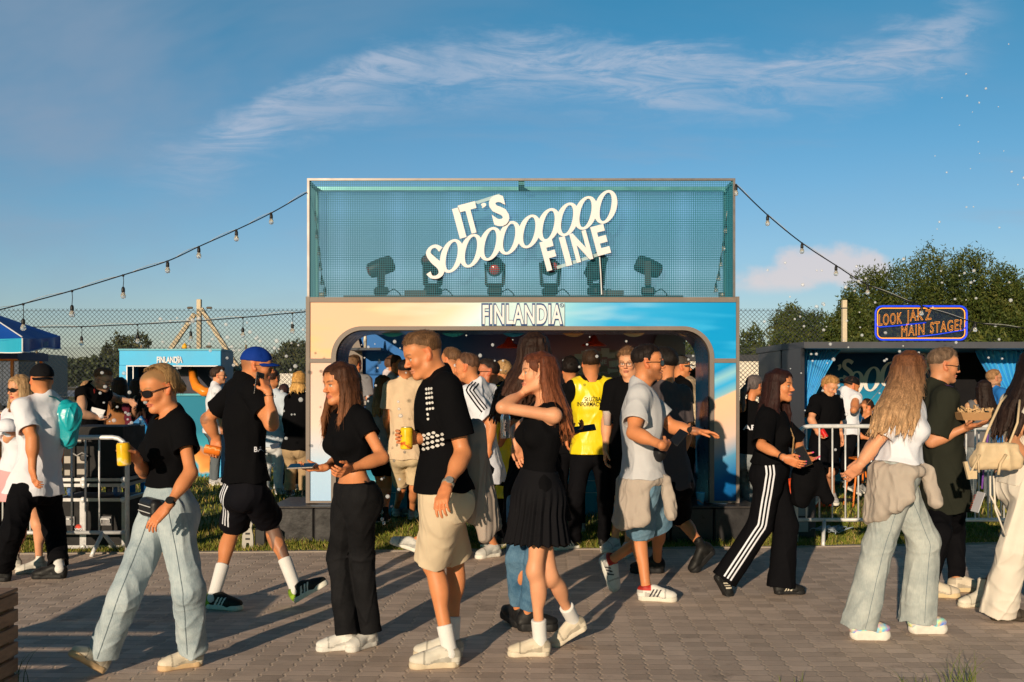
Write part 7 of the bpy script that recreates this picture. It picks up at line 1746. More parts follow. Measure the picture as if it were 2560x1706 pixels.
if want('cap'):
    p=Person('man in a royal blue cap and black striped shorts talking on his phone',B_c,6.75,'m',1.0,SKIN)
    q_=p
    p.pose(pel=(240,725),neck=(228,235),head=(290,170),yaw=40,cyaw=38,hyaw=8,hp=-6,
      armR=[(352,428,-.27),(338,285,-.235),(302,180,-.13),dict(pn=(-.8,.6,0),curl=.4,thumb=.7)],
      armL=[(68,405,'+'),(108,495,.25),(100,550,.25),dict(pn=(0,-.8,0),curl=.8,thumb=.9)],
      legL=[(185,880,'+'),(62,1240,'g'),(205,1250,'g')],legR=[(345,850,'-'),(452,1222,.12),(608,1133,.1)])
    p.armk=1.05;p.bulk=1.03;p.legk=1.03
    p.body(hair=(.05,.03,.02),scalp=.5,stubble=.35,tattoo=[(p.leg['R'][1]*.45+p.leg['R'][2]*.55,.27,38,.85),(p.arm['L'][1],.06,60,.6)])
    p.cap((.005,.035,.26),1); p.glasses('clear',(.02,.02,.02)); 
    p.tee(BT,sleeve=.66,hem=.07,fold=.008,ease=.022,slv_ease=.022,ff=10)
    SH=cloth('black_shorts',(.007,.007,.010),.8,fold=.008); p.pants(SH,length=.92,ease=(.016,.028,0),hemflare=.012,name='shorts')
    a,b_,c=p.leg['L']; p.strip(p.bot,[a+np.array([-.02,0,.06]),a+(b_-a)*.9],np.array([-.25,-1,0]),.011,WT,offs=(-.024,0,.024))
    for sd in 'LR': p.sock(sd,SOCK,.22)
    p.shoes(upper=(.012,.013,.012),sole=(.7,.70,.62),stripe=(.72,.72,.7),accent=(.25,.42,.03))
    p.printtext(p.top,['BAL'],p.W(320,532),np.array([1.,0,0]),UP,(0,1,0),.035,WT,name='shirt_print')
    watch(p,'R',(.01,.01,.01),0,off=.02)
    phone('dark phone held to the ear of the man in the blue cap',p.hand['R']['W']+p.hand['R']['h']*.06+np.array([-.045,.0,.01]),(.1,.15,1),(-.9,.5,0))
    hd=p.hand['L']; can('orange drink can held low behind the back of the man in the cap',hd,(.75,.18,.02),(.8,.5,.2),ax=(.95,.1,-.2))
if want('crop'):
    p=Person('woman in black crop top and black jeans with long brown hair looking aside',B_c,5.67,'f',.955,SKIN)
    p.pose(pel=(722,745),neck=(695,360),head=(655,248),yaw=212,cyaw=220,hyaw=220,hp=-8,
      armL=[(845,575,'-'),(690,625,'-'),(640,655,'-'),dict(pn=(0,.9,.3),curl=.5)],
      armR=[(650,590,'+'),(580,620,-.1),(500,630,-.12),dict(pn=(0,.1,1),curl=.45,thumb=.9)],
      legL=[(755,1010,'-'),(815,1400,'g'),(682,1440,'g')],legR=[(650,1010,'+'),(735,1420,'g'),(615,1428,'g')])
    p.body(hair=(.05,.025,.015),scalp=.6,lips=(.46,.13,.10)); p.hair('long',(.045,.018,.010),(.22,.085,.035),L=.30,face=54,drift=(-.02,-.0,0),amp=.0026,thick=.010)
    p.tee(BT,sleeve=.42,hem=.155,fold=.005,ease=.010,slv_ease=.012,flare=0,slvflare=.004)
    p.pants(BJ,length=1.0,ease=(.008,.018,.034),waist=.085,fold=.009,ankle=.0,name='jeans')
    p.shoes(upper=(.68,.66,.62),sole=(.68,.66,.62)); watch(p,'L',(.02,.012,.01),0,off=.0,r=.025)
    phone('grey phone held flat by the woman in the crop top',p.W(485,612,-.16),(1,-.1,.05),(0,-.25,1),(.25,.22,.2))
if want('skirt'):
    p=Person('woman in a black vest top and pleated mini skirt with arms crossed by her neck',C_c,5.64,'f',.965,SKINL)
    p.pose(pel=(648,760),neck=(688,385),head=(652,262),yaw=195,cyaw=200,hyaw=192,hp=2,
      armL=[(500,405,'-'),(600,335,'+'),(655,285,.05),dict(pn=(.5,.8,0),curl=.5)],
      armR=[(560,500,'+'),(560,560,.15),(570,600,.15),{}],
      legL=[(640,1095,'-'),(705,1455,'g'),(508,1458,'g')],legR=[(705,1120,'+'),(865,1335,.22),(738,1412,.18)])
    p.legk=.9; p.body(hair=(.12,.04,.02),scalp=.5); p.hair('long',(.10,.03,.015),(.30,.10,.04),L=.32,face=84,drift=(.055,.02,0),amp=.0026,thick=.011,vol=1.0)
    p.tee(BT,tank=True,hem=.02,fold=.004,ease=.008,flare=0,neckr=.075)
    p.skirt(cloth('black_pleats',(.008,.008,.010),.8,fold=.003),hem=.29,waist=.13,flare=.09)
    for sd in 'LR': p.sock(sd,SOCK,.125)
    p.shoes(upper=(.62,.54,.42),sole=(.66,.58,.46),lace=(.7,.62,.5))
if want('curly'):
    p=Person('woman with long dark wavy hair in black walking behind the woman in the skirt',C_c,6.35,'f',1.03,SKIN)
    p.pose(pel=(640,740),neck=(630,320),head=(642,170),yaw=65,cyaw=60,hyaw=50,hp=5,
      armL=[(500,430,'+'),(590,480,-.2),(520,480,-.2),dict(pn=(0,-1,0),curl=.7,thumb=.8)],armR=[(745,450,'+'),(770,530,-.1),(830,500,-.1),dict(pn=(0,0,1),curl=.45,thumb=.8)],
      legL=[(560,1040,'+'),(585,1345,'g'),(470,1262,.2)],legR=[(640,1050,'-'),(560,1350,'g'),(625,1350,'g')])
    p.body(hair=(.03,.015,.01),scalp=.6); p.hair('long',(.022,.011,.008),(.06,.025,.015),L=.40,face=50,drift=(-.14,.0,0),amp=.007,vol=1.12,spread=1.8,thick=.018)
    p.tee(BT,sleeve=.5,hem=-.2,flare=.05,fold=.008)
    p.pants(MJ,length=1.0,ease=(.008,.012,.016),name='jeans',ankle=-.06)
    p.shoes(upper=(.01,.01,.011),sole=(.012,.012,.013),boot=.10,plat=.02)
    phone('black phone held out by the woman with dark wavy hair',p.W(845,495,-.12),(1,0,.15),(0,-.5,1))
    T=thing('water_bottle','clear plastic water bottle hanging from the hand of the woman with wavy hair','bottle',p.W(515,535,-.28)); b=MB(); b.lathe([(.026,0),(.031,.006),(.029,.03),(.032,.05),(.029,.075),(.032,.10),(.031,.13),(.022,.155),(.0125,.17),(.0125,.18)],(0,0,0),20); b.build('bottle_body',mat('clear_pet',(.75,.8,.85),.08,var=0,trans=.8,spec=.7,ior=1.35),T,smooth=True)
    b=MB(); b.lathe([(.0145,0),(.0145,.016),(.001,.017)],(0,0,.181),14); b.build('bottle_cap',mat('cap_blue',(.1,.3,.6),.4),T)
if want('grey'):
    p=Person('smiling man in a grey T-shirt and denim shorts with sunglasses reaching forward',D_c,7.03,'m',1.0,SKIN); p.smile=1
    p.pose(pel=(370,700),neck=(352,262),head=(392,158),yaw=-6,cyaw=-10,hyaw=-8,hp=2,
      armR=[(325,465,'-'),(452,520,'-'),(520,528,-.28),dict(pn=(0,1,.2),curl=.9,thumb=.8)],
      armL=[(500,440,'+'),(600,458,.0),(712,468,-.02),dict(pn=(0,-.2,-1),curl=.22,thumb=.4)],
      legR=[(352,905,'-'),(342,1205,'g'),(500,1212,'g')],legL=[(440,880,'+'),(178,1010,.3),(232,1160,.22)])
    p.armk=1.1;p.bulk=1.04;p.legk=1.03
    p.body(hair=(.018,.012,.01),scalp=.6,stubble=.42,tattoo=[(p.arm['L'][2],.05,70,.6)]); p.hair('fade',(.014,.009,.008),thick=.018,amp=.003,sideburn=.03)
    p.glasses('sun'); GT_=cloth('grey_marl',(.52,.53,.56),.9,fold=.010,fs=8)
    p.tee(GT_,sleeve=.72,hem=.06,fold=.009,ease=.026,slv_ease=.028,ff=10,flare=.03)
    p.pants(denim('shorts',(.06,.14,.22),(.20,.34,.46)),length=.985,ease=(.02,.03,0),hemflare=.012,name='denim_shorts')
    p.tied(GREYW,np.array([0,-.6,0]),drop=.26,asym=.12,kdir=nrm(p.pf+np.array([.2,-.5,0])),sl=.24)
    p.shoe('R',upper=(.70,.68,.64),sole=(.68,.64,.56),stripe=(.02,.02,.03),collar=(.5,.03,.02)); p.shoe('L',upper=(.6,.6,.58),sole=(.6,.6,.56),stripe=(.02,.02,.03),collar=(.5,.03,.02))
    S=SDF(); n=p.Nb; a0=n-p.cl*.11*1-p.cf*.06-p.u*.35; S.cap(n-p.u*.02+p.cl*.05+p.cf*.07,p.Pv+p.u*.2-p.cl*.12+p.cf*.12,.014,.020,u=p.cl,sc=1.6); S.ell(p.Pv+p.u*.24+p.cf*.125-p.cl*.08,(.11,.05,.055),np.stack([p.cl,p.cf,p.u],1),k=.03)
    p.add('sling_bag',S,mat('black_nylon',(.012,.013,.016),.6,bump=.001),lambda P,d:d+.002*wob(P,35))
    watch(p,'L',(.012,.012,.012),2); phone('black phone in the fist of the man in the grey T-shirt',p.W(525,485,-.28),(.6,.35,.6),(-.5,-1,.5),L_=.13)
if want('behind'):
    p=Person('dark haired man in charcoal T-shirt and black shorts walking behind the grey T-shirt man',D_c,8.1,'m',1.02,SKIN)
    p.pose(pel=(488,690),neck=(468,262),head=(458,158),yaw=125,cyaw=120,hyaw=150,
      armR=[(560,480,'-'),(520,600,.0),(490,660,-.1),{}],armL=[(420,480,'+'),(430,600,.2),(430,680,.2),{}],
      legR=[(530,845,'-'),(690,985,.1),(610,1072,.05)],legL=[(430,880,'+'),(465,1085,'g'),(310,1085,'g')])
    p.body(hair=(.012,.009,.008),scalp=.7); p.hair('short',(.012,.009,.008),thick=.016)
    p.tee(cloth('charcoal_cotton',(.085,.07,.075),.9),sleeve=.65,hem=-.04,ease=.02); p.pants(BP,length=.95,ease=(.02,.035,0),name='shorts'); p.shoes(upper=(.010,.010,.010),sole=(.012,.012,.012),boot=.07,plat=.01)
if want('stripes'):
    p=Person('smiling woman in black with white striped wide track trousers',E_c,7.25,'f',.93,SKIN); p.smile=1
    p.pose(pel=(318,790),neck=(320,445),head=(368,318),yaw=-18,cyaw=-26,hyaw=-36,hp=0,
      armR=[(268,640,'-'),(400,710,'-'),(520,765,'-'),dict(pn=(.1,.8,.4),curl=.28,thumb=.7,spread=.1)],armL=[(470,620,'+'),(480,705,-.05),(568,722,-.12),dict(pn=(0,-.4,.8),curl=.25)],
      legR=[(262,1075,'-'),(8,1350,-.05),(62,1450,-.03)],legL=[(398,1080,'+'),(335,1450,'g'),(515,1448,'g')])
    p.bust=1.15;p.bulk=1.08
    p.body(hair=(.02,.01,.008),scalp=.6,lips=(.55,.10,.09),nails=(.7,.05,.25)); p.hair('long',(.022,.008,.007),(.035,.012,.01),L=.27,face=62,amp=.0022,thick=.014,vol=1.05)
    p.tee(BT,sleeve=.98,hem=.08,fold=.006,ease=.022,slv_ease=.026,boat=True,neckr=.07,flare=.02)
    p.pants(BP,length=1.0,ease=(.02,.04,.055),waist=.14,fold=.006,ankle=.03,name='track_trousers',hemflare=.01)
    a,b_,c=p.leg['R']; p.strip(p.bot,[a+np.array([-.02,0,.12]),a+np.array([-.01,0,0]),b_,c+(c-b_)*.02],np.array([-.1,-1,.1]),.0125,WT,offs=(-.026,0,.026))
    p.shoes(upper=(.014,.014,.014),sole=(.015,.015,.015),stripe=(.65,.6,.5))
    b=MB(); n=p.Nb; b.tube([n+p.cl*.06,n+p.cf*.10-p.u*.06+p.cl*.05,n+p.cf*.165-p.u*.20,n+p.cf*.15-p.u*.40+p.cl*.015],.005,6); b.tube([n-p.cl*.06,n+p.cf*.10-p.u*.06-p.cl*.05,n+p.cf*.165-p.u*.20,n+p.cf*.15-p.u*.40-p.cl*.015],.005,6); b.build('beaded_lanyard',mat('lanyard_beads',(.35,.22,.10),.5,var=.6,vscale=120),p.root,world=True)
    watch(p,'R',(.4,.4,.42),0,off=.01,r=.028); watch(p,'R',(.02,.02,.02),0,off=.035,r=.028)
    phone('phone with gold edge held by the smiling woman in track trousers',p.W(498,700,-.2),(.5,0,-1),(-.6,-1,0),(.10,.06,.03))
    J=thing('jacket','black jacket hanging over the arm of the smiling woman in track trousers','jacket',p.base+np.array([.3,0,.6])); S=SDF(); w=lambda x,y,dd=.0:p.W(x,y,dd)
    S.cap(w(520,700),w(510,850),.05,.09,k=.05);S.cap(w(500,800),w(480,930),.09,.07,k=.05); S.cap(w(560,750),w(625,930),.05,.05,k=.05); S.cap(w(450,720,.1),w(520,700),.05,.05)
    v,f=S.mesh(.007,lambda P,d:d-.012*(ridge(P,15,(1,1,.2),4)-.3)); link_mesh('jacket_cloth',v,f,BT,J,True,world=True)
if want('white'):
    p=Person('woman in white T-shirt and pale frayed jeans with long fair brown hair',F_c,5.96,'f',.97,SKINL)
    p.sdrop=.09
    p.pose(pel=(292,655),neck=(322,303),head=(345,198),yaw=-8,cyaw=-22,hyaw=34,hp=-4,
      armR=[(172,540,'-'),(118,612,-.1),(70,655,-.05),dict(pn=(.2,.6,.3),curl=.3,spread=.1)],armL=[(190,500,'+'),(125,600,.1),(72,640,.05),dict(pn=(.2,-.6,.3),curl=.35)],
      legR=[(205,960,'-'),(75,1378,'g'),(282,1380,'g')],legL=[(405,945,'+'),(335,1352,'g'),(542,1350,'g')])
    p.bust=1.1
    p.body(hair=(.14,.06,.03),scalp=.6); p.hair('long',(.12,.045,.02),(.52,.32,.17),L=.34,face=84,drift=(-.12,-.085,0),amp=.003,vol=1.06,thick=.016,spread=1.0); p.glasses('sun',up=.085)
    p.tee(WT,sleeve=.62,hem=.085,fold=.010,ease=.016,slv_ease=.018,flare=.02)
    p.pants(denim('stone',(.27,.31,.32),(.48,.51,.49)),length=1.0,ease=(.014,.038,.060),waist=.13,fold=.009,ankle=.01,name='jeans',hemflare=.01)
    for sd in 'LR': p.seam(sd,cloth('seam_thread',(.13,.17,.20),.9))
    p.tied(GREYW,np.array([0,-.5,0]),drop=.28,asym=-.12,kdir=nrm(p.pf+np.array([0,-.35,0])),sl=.17)
    p.shoes(upper=(.6,.6,.6),sole=(.72,.68,.62),plat=.035,style='holo')
    p.printtext(p.top,['M','E'],p.W(393,485),np.array([1.,0,0]),UP,(0,1,0),.025,BT,name='shirt_print')
if want('tray'):
    p=Person('man in dark olive T-shirt and sunglasses carrying a cardboard food tray',F_c,7.36,'m',1.0,(.56,.245,.12))
    p.pose(pel=(505,735),neck=(458,268),head=(495,170),yaw=2,cyaw=-2,hyaw=-6,hp=-6,
      armR=[(440,505,'-'),(600,438,'-'),(688,420,'-'),dict(pn=(0,-.1,1),curl=.12,thumb=.2)],armL=[(520,480,'+'),(600,440,.1),(680,425,.1),dict(pn=(0,0,1),curl=.15)],
      legR=[(545,900,'-'),(512,1165,'g'),(660,1168,'g')],legL=[(480,910,'+'),(390,1190,'g'),(523,1192,'g')])
    p.bulk=1.12
    p.body(hair=(.20,.13,.09),scalp=.55,brow=(.15,.09,.06)); p.hair('fade',(.14,.09,.06),thick=.018,amp=.003); p.glasses('sun')
    p.tee(cloth('olive_cotton',(.022,.024,.018),.9),sleeve=.82,hem=-.12,fold=.008,ease=.03,slv_ease=.035,slvflare=.02); p.pants(BP,length=1.0,ease=(.012,.018,.020),fold=.007)
    p.shoes(upper=(.64,.56,.44),sole=(.62,.50,.30),lace=(.6,.52,.4))
    n=p.Nb; PL=mat('purple_lanyard',(.14,.04,.30),.6,var=.35,vscale=60); p.strip(p.top,[n-p.cl*.055-p.cf*.04-p.u*.01,n-p.cl*.06+p.cf*.05-p.u*.05,n-p.cl*.045+p.cf*.12-p.u*.18,n+p.cf*.14-p.u*.36],np.array([.35,-1,.35]),.022,PL,name='lanyard',offs=(0,),seg=30)
    T=thing('food_tray','brown cardboard tray of fried snacks on the palm of the man in sunglasses','food tray',p.W(632,408,-.26)); b=MB()
    L1,W1=.13,.07
    vs=[(-L1*.8,-W1*.8,0),(L1*.8,-W1*.8,0),(L1*.8,W1*.8,0),(-L1*.8,W1*.8,0),(-L1,-W1,.055),(L1,-W1,.055),(L1,W1,.055),(-L1,W1,.055)]; b.add(vs,[(0,3,2,1),(0,1,5,4),(1,2,6,5),(2,3,7,6),(3,0,4,7)]); o=b.build('tray_box',mat('kraft_card',(.42,.24,.11),.8,var=.1),T); md=o.modifiers.new('t','SOLIDIFY'); md.thickness=.003
    g=np.random.default_rng(5); b=MB()
    for k in range(60):
        c=np.array([g.uniform(-.11,.11),g.uniform(-.055,.055),.04+g.uniform(0,.045)]); d=g.normal(size=3); d[2]*=.6; b.obox(c,d,(0,0,1),g.uniform(.03,.065),.011,.009)
    b.build('fries',mat('fried_food',(.62,.40,.20),.7,var=.3,vscale=30),T)
if want('bag'):
    p=Person('woman in white top and white wide trousers at the right edge with cream bag',F_c,6.45,'f',.98,(.52,.24,.12))
    p.pose(pel=(850,690),neck=(855,290),head=(905,180),yaw=12,cyaw=10,hyaw=15,
      armR=[(792,500,'-'),(885,600,'-'),(930,640,'-'),{}],armL=[(930,480,'+'),(960,600,.1),(980,640,.1),{}],
      legR=[(800,985,'-'),(700,1293,'g'),(860,1296,'g')],legL=[(930,980,'+'),(960,1270,'g'),(1090,1270,'g')])
    p.body(hair=(.012,.008,.007),scalp=.6); p.hair('long',(.010,.006,.006),(.03,.016,.012),L=.42,face=70,drift=(-.13,0,0),amp=.004,vol=1.1,spread=1.2,thick=.016)
    CRM=cloth('cream_linen',(.70,.64,.56),.9,fold=.010,fs=6,st=(1,1,.25)); p.tee(CRM,sleeve=.35,hem=-.0,fold=.007,ease=.018,flare=.02,slv_ease=.02); p.pants(CRM,length=1.0,ease=(.02,.042,.06),waist=.15,fold=.012,ankle=.05,hemflare=.015)
    p.shoes(upper=(.05,.04,.03),sole=(.04,.03,.02))
    T=thing('shoulder_bag','soft cream leather shoulder bag with long straps','bag',p.W(725,570,-.28)); S=SDF(); w=lambda x,y,dd=-.28:p.W(x,y,dd)
    S.box(w(735,545),(.125,.03,.05),None,rd=.02,k=.03); S.box(w(728,595),(.155,.042,.045),None,rd=.03,k=.05)
    v,f=S.mesh(.005,lambda P,d:d-.009*(ridge(P,13,(1,1,.6),3)+.5*ridge(P,26,(1,1,.8),8)-.3)); LB=mat('cream_leather',(.60,.46,.29),.5,var=.08,bump=.002,bscale=40); link_mesh('bag_body',v,f,LB,T,True,world=True)
    b=MB(); b.tube([w(655,545),w(690,450),w(745,330,-.2),w(770,300,-.15)],.008,8); b.tube([w(765,560),w(820,420),w(830,320,-.2)],.007,8)
    b.tube([w(655,560,-.33),w(625,620,-.34),w(604,660,-.34)],.007,6);b.tube([w(645,560,-.33),w(650,640,-.34)],.006,6); b.tube([w(770,560,-.34),w(745,600,-.35),w(735,650,-.35)],.009,6);b.build('strap',LB,T,world=True,smooth=True)
    b=MB(); b.obox(w(598,630,-.34),(-.25,0,1),(0,1,0),.11,.02,.022,0); b.obox(w(622,650,-.34),(0,0,1),(0,1,0),.05,.05,.01,0); b.build('leather_tag',LB,T,world=True)
    b=MB(); 
    for pts in([(700,655),(700,740),(745,830)],[(715,655),(722,800),(768,920)]): b.tube([p.W(x,y,-.2) for x,y in pts],.006,6)
    b.build('tie_cord',CRM,p.root,world=True,smooth=True)
    T=thing('event_badge','white printed pass in a clear sleeve hanging on a purple cord','badge',p.W(645,770,-.05)); b=MB(); b.obox((0,0,0),(.35,0,1),(0,1,0),.135,.003,.105); b.build('card',mat('badge_card',(.62,.62,.66),.4,var=.05),T)
    b=MB(); 
    for i in range(8): b.obox(np.array([-.035+.0025*i*.0,-.004,0])+np.array([.35,0,1])*(.045-.012*i)+np.array([-.0,0,0]),(1,0,-.35),(0,1,0),.008,.002,.007)
    b.build('red_lettering',mat('badge_red',(.6,.08,.05),.6,var=0),T); b=MB(); b.tube([p.W(663,712,-.05),p.W(668,650,-.02),p.W(690,470,-.02)],.006,6); b.build('cord',MC['purple_lanyard'] if 'purple_lanyard' in MC else BLACK,T,world=True)
    q=Person('person partly hidden behind the woman in white wearing white ankle boots',F_c,6.85,'f',.96,(.34,.14,.06),h=.008)
    q.pose(pel=(905,700),neck=(925,300),head=(930,190),yaw=180,hyaw=180,armL=None,armR=None,legL=[(800,960,'-'),(695,1228,'g'),(625,1232,'g')],legR=[(960,960,'+'),(1040,1225,'g'),(970,1230,'g')])
    q.body(hair=(.02,.01,.01)); q.hair('short',(.02,.01,.01)); q.tee(BT,hem=.05); q.pants(BP,length=.5,ease=(.02,.02,0),name='shorts'); q.shoes(upper=(.66,.62,.52),sole=(.68,.62,.5),boot=.12)
if want('left'):
    p=Person('man in white T-shirt and backwards black cap with a teal drawstring bag',G_c,7.9,'m',.97,SKIN)
    p.sdrop=.095
    p.pose(pel=(225,905),neck=(288,345),head=(262,228),yaw=150,cyaw=140,hyaw=128,hp=4,sh=.178,
      armL=[(205,600,'-'),(205,800,'-'),(232,920,'-'),dict(pn=(.6,.6,0),curl=.4)],armR=[(380,560,'+'),(380,700,.2),(370,800,.2),{}],
      legL=[(75,1190,'-'),(75,1500,'g'),(-70,1505,'g')],legR=[(345,1180,'+'),(425,1482,'g'),(215,1485,'g')])
    p.bulk=1.08;p.armk=1.12; p.legk=1.08
    p.body(hair=(.06,.035,.02),scalp=.4); p.cap((.010,.010,.012),-1)
    p.tee(WT,sleeve=.72,hem=-.05,fold=.012,ease=.024,slv_ease=.026,ff=9,flare=.05); p.pants(BP,length=1.0,ease=(.022,.03,.035),fold=.010,ankle=-.03,name='joggers')
    for sd in 'LR': p.sock(sd,SOCK,.08)
    p.shoes(upper=(.012,.012,.013),sole=(.014,.014,.015),lace=(.02,.02,.02))
    V=np.array([p.W(x,y) for x,y in((34,1036),(44,1040),(54,1046),(62,1040),(74,1034),(70,1044),(62,1052),(64,1060),(56,1054),(44,1050))]); p.decal(p.bot,V,[tuple(range(10))[::-1]],'trouser_emblem',WT,(0,1,0))
    T=thing('drawstring_bag','shiny teal drawstring bag on the back of the man in white','bag',p.W(430,500,.1)); S=SDF(); w=lambda x,y,dd=.06:p.W(x,y,dd)
    S.cap(w(405,380),w(440,470),.035,.075,k=.05); S.cap(w(440,440),w(430,600),.085,.06,k=.05); S.cap(w(415,470),w(435,625),.06,.035,k=.05)
    v,f=S.mesh(.005,lambda P,d:d-.013*(ridge(P,26,(1,1,.3),4)+.6*ridge(P,44,(1,1,.3),6)-.3)); link_mesh('bag_body',v,f,mat('teal_satin',(.01,.36,.42),.32,var=.1,spec=.5,bump=.004,bscale=14),T,True,world=True)
    b=MB(); b.tube([w(400,380),w(350,340,.0),w(310,330,-.05)],.006,6); b.tube([w(410,380),w(405,620,.02)],.005,6); b.build('cord',mat('teal_cord',(.01,.2,.25),.6),T,world=True)
    q=Person('blonde woman in round sunglasses, white top and pink skirt facing the camera',G_c,8.35,'f',.93,SKINL)
    q.pose(pel=(105,835),neck=(118,410),head=(128,290),yaw=238,cyaw=238,hyaw=240,hp=-2,armL=[(150,640,'+'),(140,800,.1),(140,880,.1),{}],armR=[(50,600,'-'),(95,560,-.15),(50,540,-.2),{}],
      legR=[(130,1150,'-'),(140,1425,'g'),(65,1430,'g')],legL=[(240,1140,'+'),(298,1440,'g'),(150,1452,'g')])
    q.body(hair=(.4,.26,.13),scalp=.6,lips=(.5,.08,.07)); q.hair('long',(.36,.22,.11),(.55,.40,.22),L=.32,face=46,amp=.0025,thick=.012); q.glasses('sun',round_=True)
    q.tee(WT,sleeve=.95,hem=.05,fold=.008,ease=.012); q.skirt(cloth('pink_denim',(.72,.36,.38),.85,fold=.005),hem=.22,waist=.1,flare=.02,pleats=1,amp=0)
    q.shoes(upper=(.66,.64,.58),sole=(.68,.64,.56),boot=.06,lace=(.7,.68,.62))
    T=thing('white_cap','white baseball cap held at the side of the woman in pink','cap',q.W(45,525,-.25)); S=SDF(); S.ell((0,0,0),(.085,.075,.07)); S.ell((-.06,-.03,-.03),(.09,.07,.018),k=.03); v,f=S.mesh(.005,lambda P,d:smax(d,-(P[:,2]+.04),.01)); link_mesh('cap_cloth',v,f,WT,T,True)
    q=Person('seated person in dark clothes at the left edge behind the barrier',G_c,10.3,'m',.98,SKIN,h=.009)
    q.pose(pel=(-60,1010),neck=(-30,760),head=(0,645),yaw=10,hyaw=5,armL=None,armR='bent',legL=[(0,980,0),(10,1290,0),(70,1290,0)],legR=[(-10,990,-.2),(0,1300,-.2),(60,1300,-.2)])
    q.body(hair=(.03,.02,.015),scalp=.5); q.hair('short',(.03,.02,.015)); q.glasses('clear',(.02,.02,.02)); q.tee(cloth('teal_pattern',(.02,.08,.10),.8),hem=.0); q.pants(BP); q.shoes(upper=(.02,.02,.02))
    T=thing('folding_stool','low dark stool under the seated person at the left edge','stool',(q.Pv[0],q.Pv[1],0)); b=MB(); hz_=q.Pv[2]-.13; b.box(-.2,.2,-.18,.18,hz_-.04,hz_,bev=.01); b.build('seat',BLACK,T)
    for sx in(-.16,.16): b=MB(); b.tube([(sx,-.15,hz_-.04),(sx,.15,0)],.012,6); b.tube([(sx,.15,hz_-.04),(sx,-.15,0)],.012,6); b.build('leg',STEEL,T)
# ---------- people inside and around the booth ----------
def bg(key,label,cr,d,sex,sc,pose,skin=SKIN,top=None,topk={},bot=None,botk={},hair=None,hairk={},shoe=(.6,.6,.6),glasses=None,cap=None,h=.0075,extra=None,beard=None,skirt=None,bodyk={},shk={},attrs={}):
    if not want(key): return None
    p=Person(label,cr,d,sex,sc,skin,h=h)
    for k,v in attrs.items(): setattr(p,k,v)
    p.pose(**pose); hc=hair[1] if hair else (.03,.02,.015); p.body(hair=hc,scalp=.6,**bodyk)
    if hair: p.hair(hair[0],hair[1],**hairk)
    if cap: p.cap(*cap)
    if glasses: p.glasses(*glasses)
    if top: p.tee(top,**topk)
    if bot: p.pants(bot,**botk)
    if skirt: p.skirt(skirt[0],**skirt[1])
    if shoe: p.shoes(upper=shoe,**shk)
    if extra: extra(p)
    return p
YV=mat('yellow_vest_satin',(.80,.62,.01),.35,var=.08,bump=.006,bscale=11,spec=.5,stretch=(1,1,.35)); 
def vest(p,txt=True,hem=-.01,ease=.026):
    S=SDF(); p.torso(S,ease,k=.05); inn=SDF(); nk=p.Nb+p.u*.015; inn.cap(nk-p.u*.05,nk+p.u*.3,.085,.12,k=.002,u=p.cl,sc=1.15)
    for sd in 'LR': sg=1 if sd=='L' else -1; inn.ell(p.Sh[sd]+p.cl*sg*.055-p.u*.03,(.075,.2,.12),np.stack([p.cl,p.cf,p.u],1),k=.002)
    hp=p.Pv+p.u*hem; S.cap(p.Pv+p.u*.15,p.Pv+p.u*(hem-.05),.13,.14+ease,u=p.cl,sc=1.3,k=.05); inn.cap(hp+p.u*.04,hp-p.u*.2,.13,.14,u=p.cl,sc=1.3); fo=p.fold(.010,11,(1,1,.4),7)
    def post(P,d): d=d+fo(P); d=smax(d,-(P-hp)@p.u.astype(np.float32),.006); return smax(d,-inn.ev(P),.006)
    p.add('safety_vest',S,YV,post); ev=(S,post)
    if txt: p.printtext(ev,['SŁUŻBA','INFORMACYJNA'],p.Nb-p.u*.175+np.array([0,-.2,0]),np.array([1.,0,0]),UP,(0,1,0),.040,cloth('vest_print',(.012,.012,.012),.8),width=(.155,.285),name='vest_lettering',gap=1.45,bold=.02)
def cupred(p):
    T=thing('plastic_cup','clear plastic cup of red orange drink held beside the yellow vest','cup',PX(1518,1064,8.95)); b=MB(); b.lathe([(.030,0),(.040,.13),(.0405,.131),(.038,.128),(.029,.004)],(0,0,0),20); b.build('cup_wall',mat('clear_cup',(.8,.75,.7),.1,var=0,alpha=.45),T,smooth=True)
    b=MB(); b.lathe([(.001,.004),(.029,.005),(.0355,.105),(.001,.105)],(0,0,0),20); b.build('drink',mat('red_orange_drink',(.75,.12,.01),.2,var=.15,vscale=30),T,smooth=True)
def ex(p): vest(p); cupred(p)
bg('vest1','steward in yellow vest seen from behind with lettering on the back',I_c,9.25,'m',1.04,dict(pel=(455,890),neck=(452,428),head=(449,325),yaw=92,hyaw=88,armR=[(640,640,'+'),(610,755,-.1),(585,665,-.3),dict(pn=(-.5,-1,0),curl=.6,thumb=.8)],armL=[(300,640,'+'),(290,780,.1),(300,880,.1),{}],legL=[(350,1190,'-'),(385,1495,'g'),(250,1505,'g')],legR=[(545,1190,'-'),(505,1500,'g'),(590,1480,'g')]),
  top=BT,topk=dict(sleeve=.9,hem=-.02,ease=.012),bot=BP,botk=dict(ease=(.014,.02,.02)),hair=('short',(.035,.018,.010)),hairk=dict(thick=.012),shoe=(.012,.012,.012),h=.006,extra=ex,shk=dict(stripe=(.6,.6,.6)))
bg('vest2','steward in yellow vest and glasses in profile inside the booth',C_c,9.5,'m',1.0,dict(pel=(500,700),neck=(482,322),head=(437,256),yaw=185,hyaw=190,armL=[(520,480,'-'),(480,600,-.1),(450,680,-.1),{}],armR=None),
  skin=(.50,.17,.08),top=BT,topk=dict(sleeve=.7),bot=BP,hair=('short',(.02,.012,.01)),shoe=(.02,.02,.02),glasses=('sun',),extra=lambda p:vest(p,False,hem=-.18))
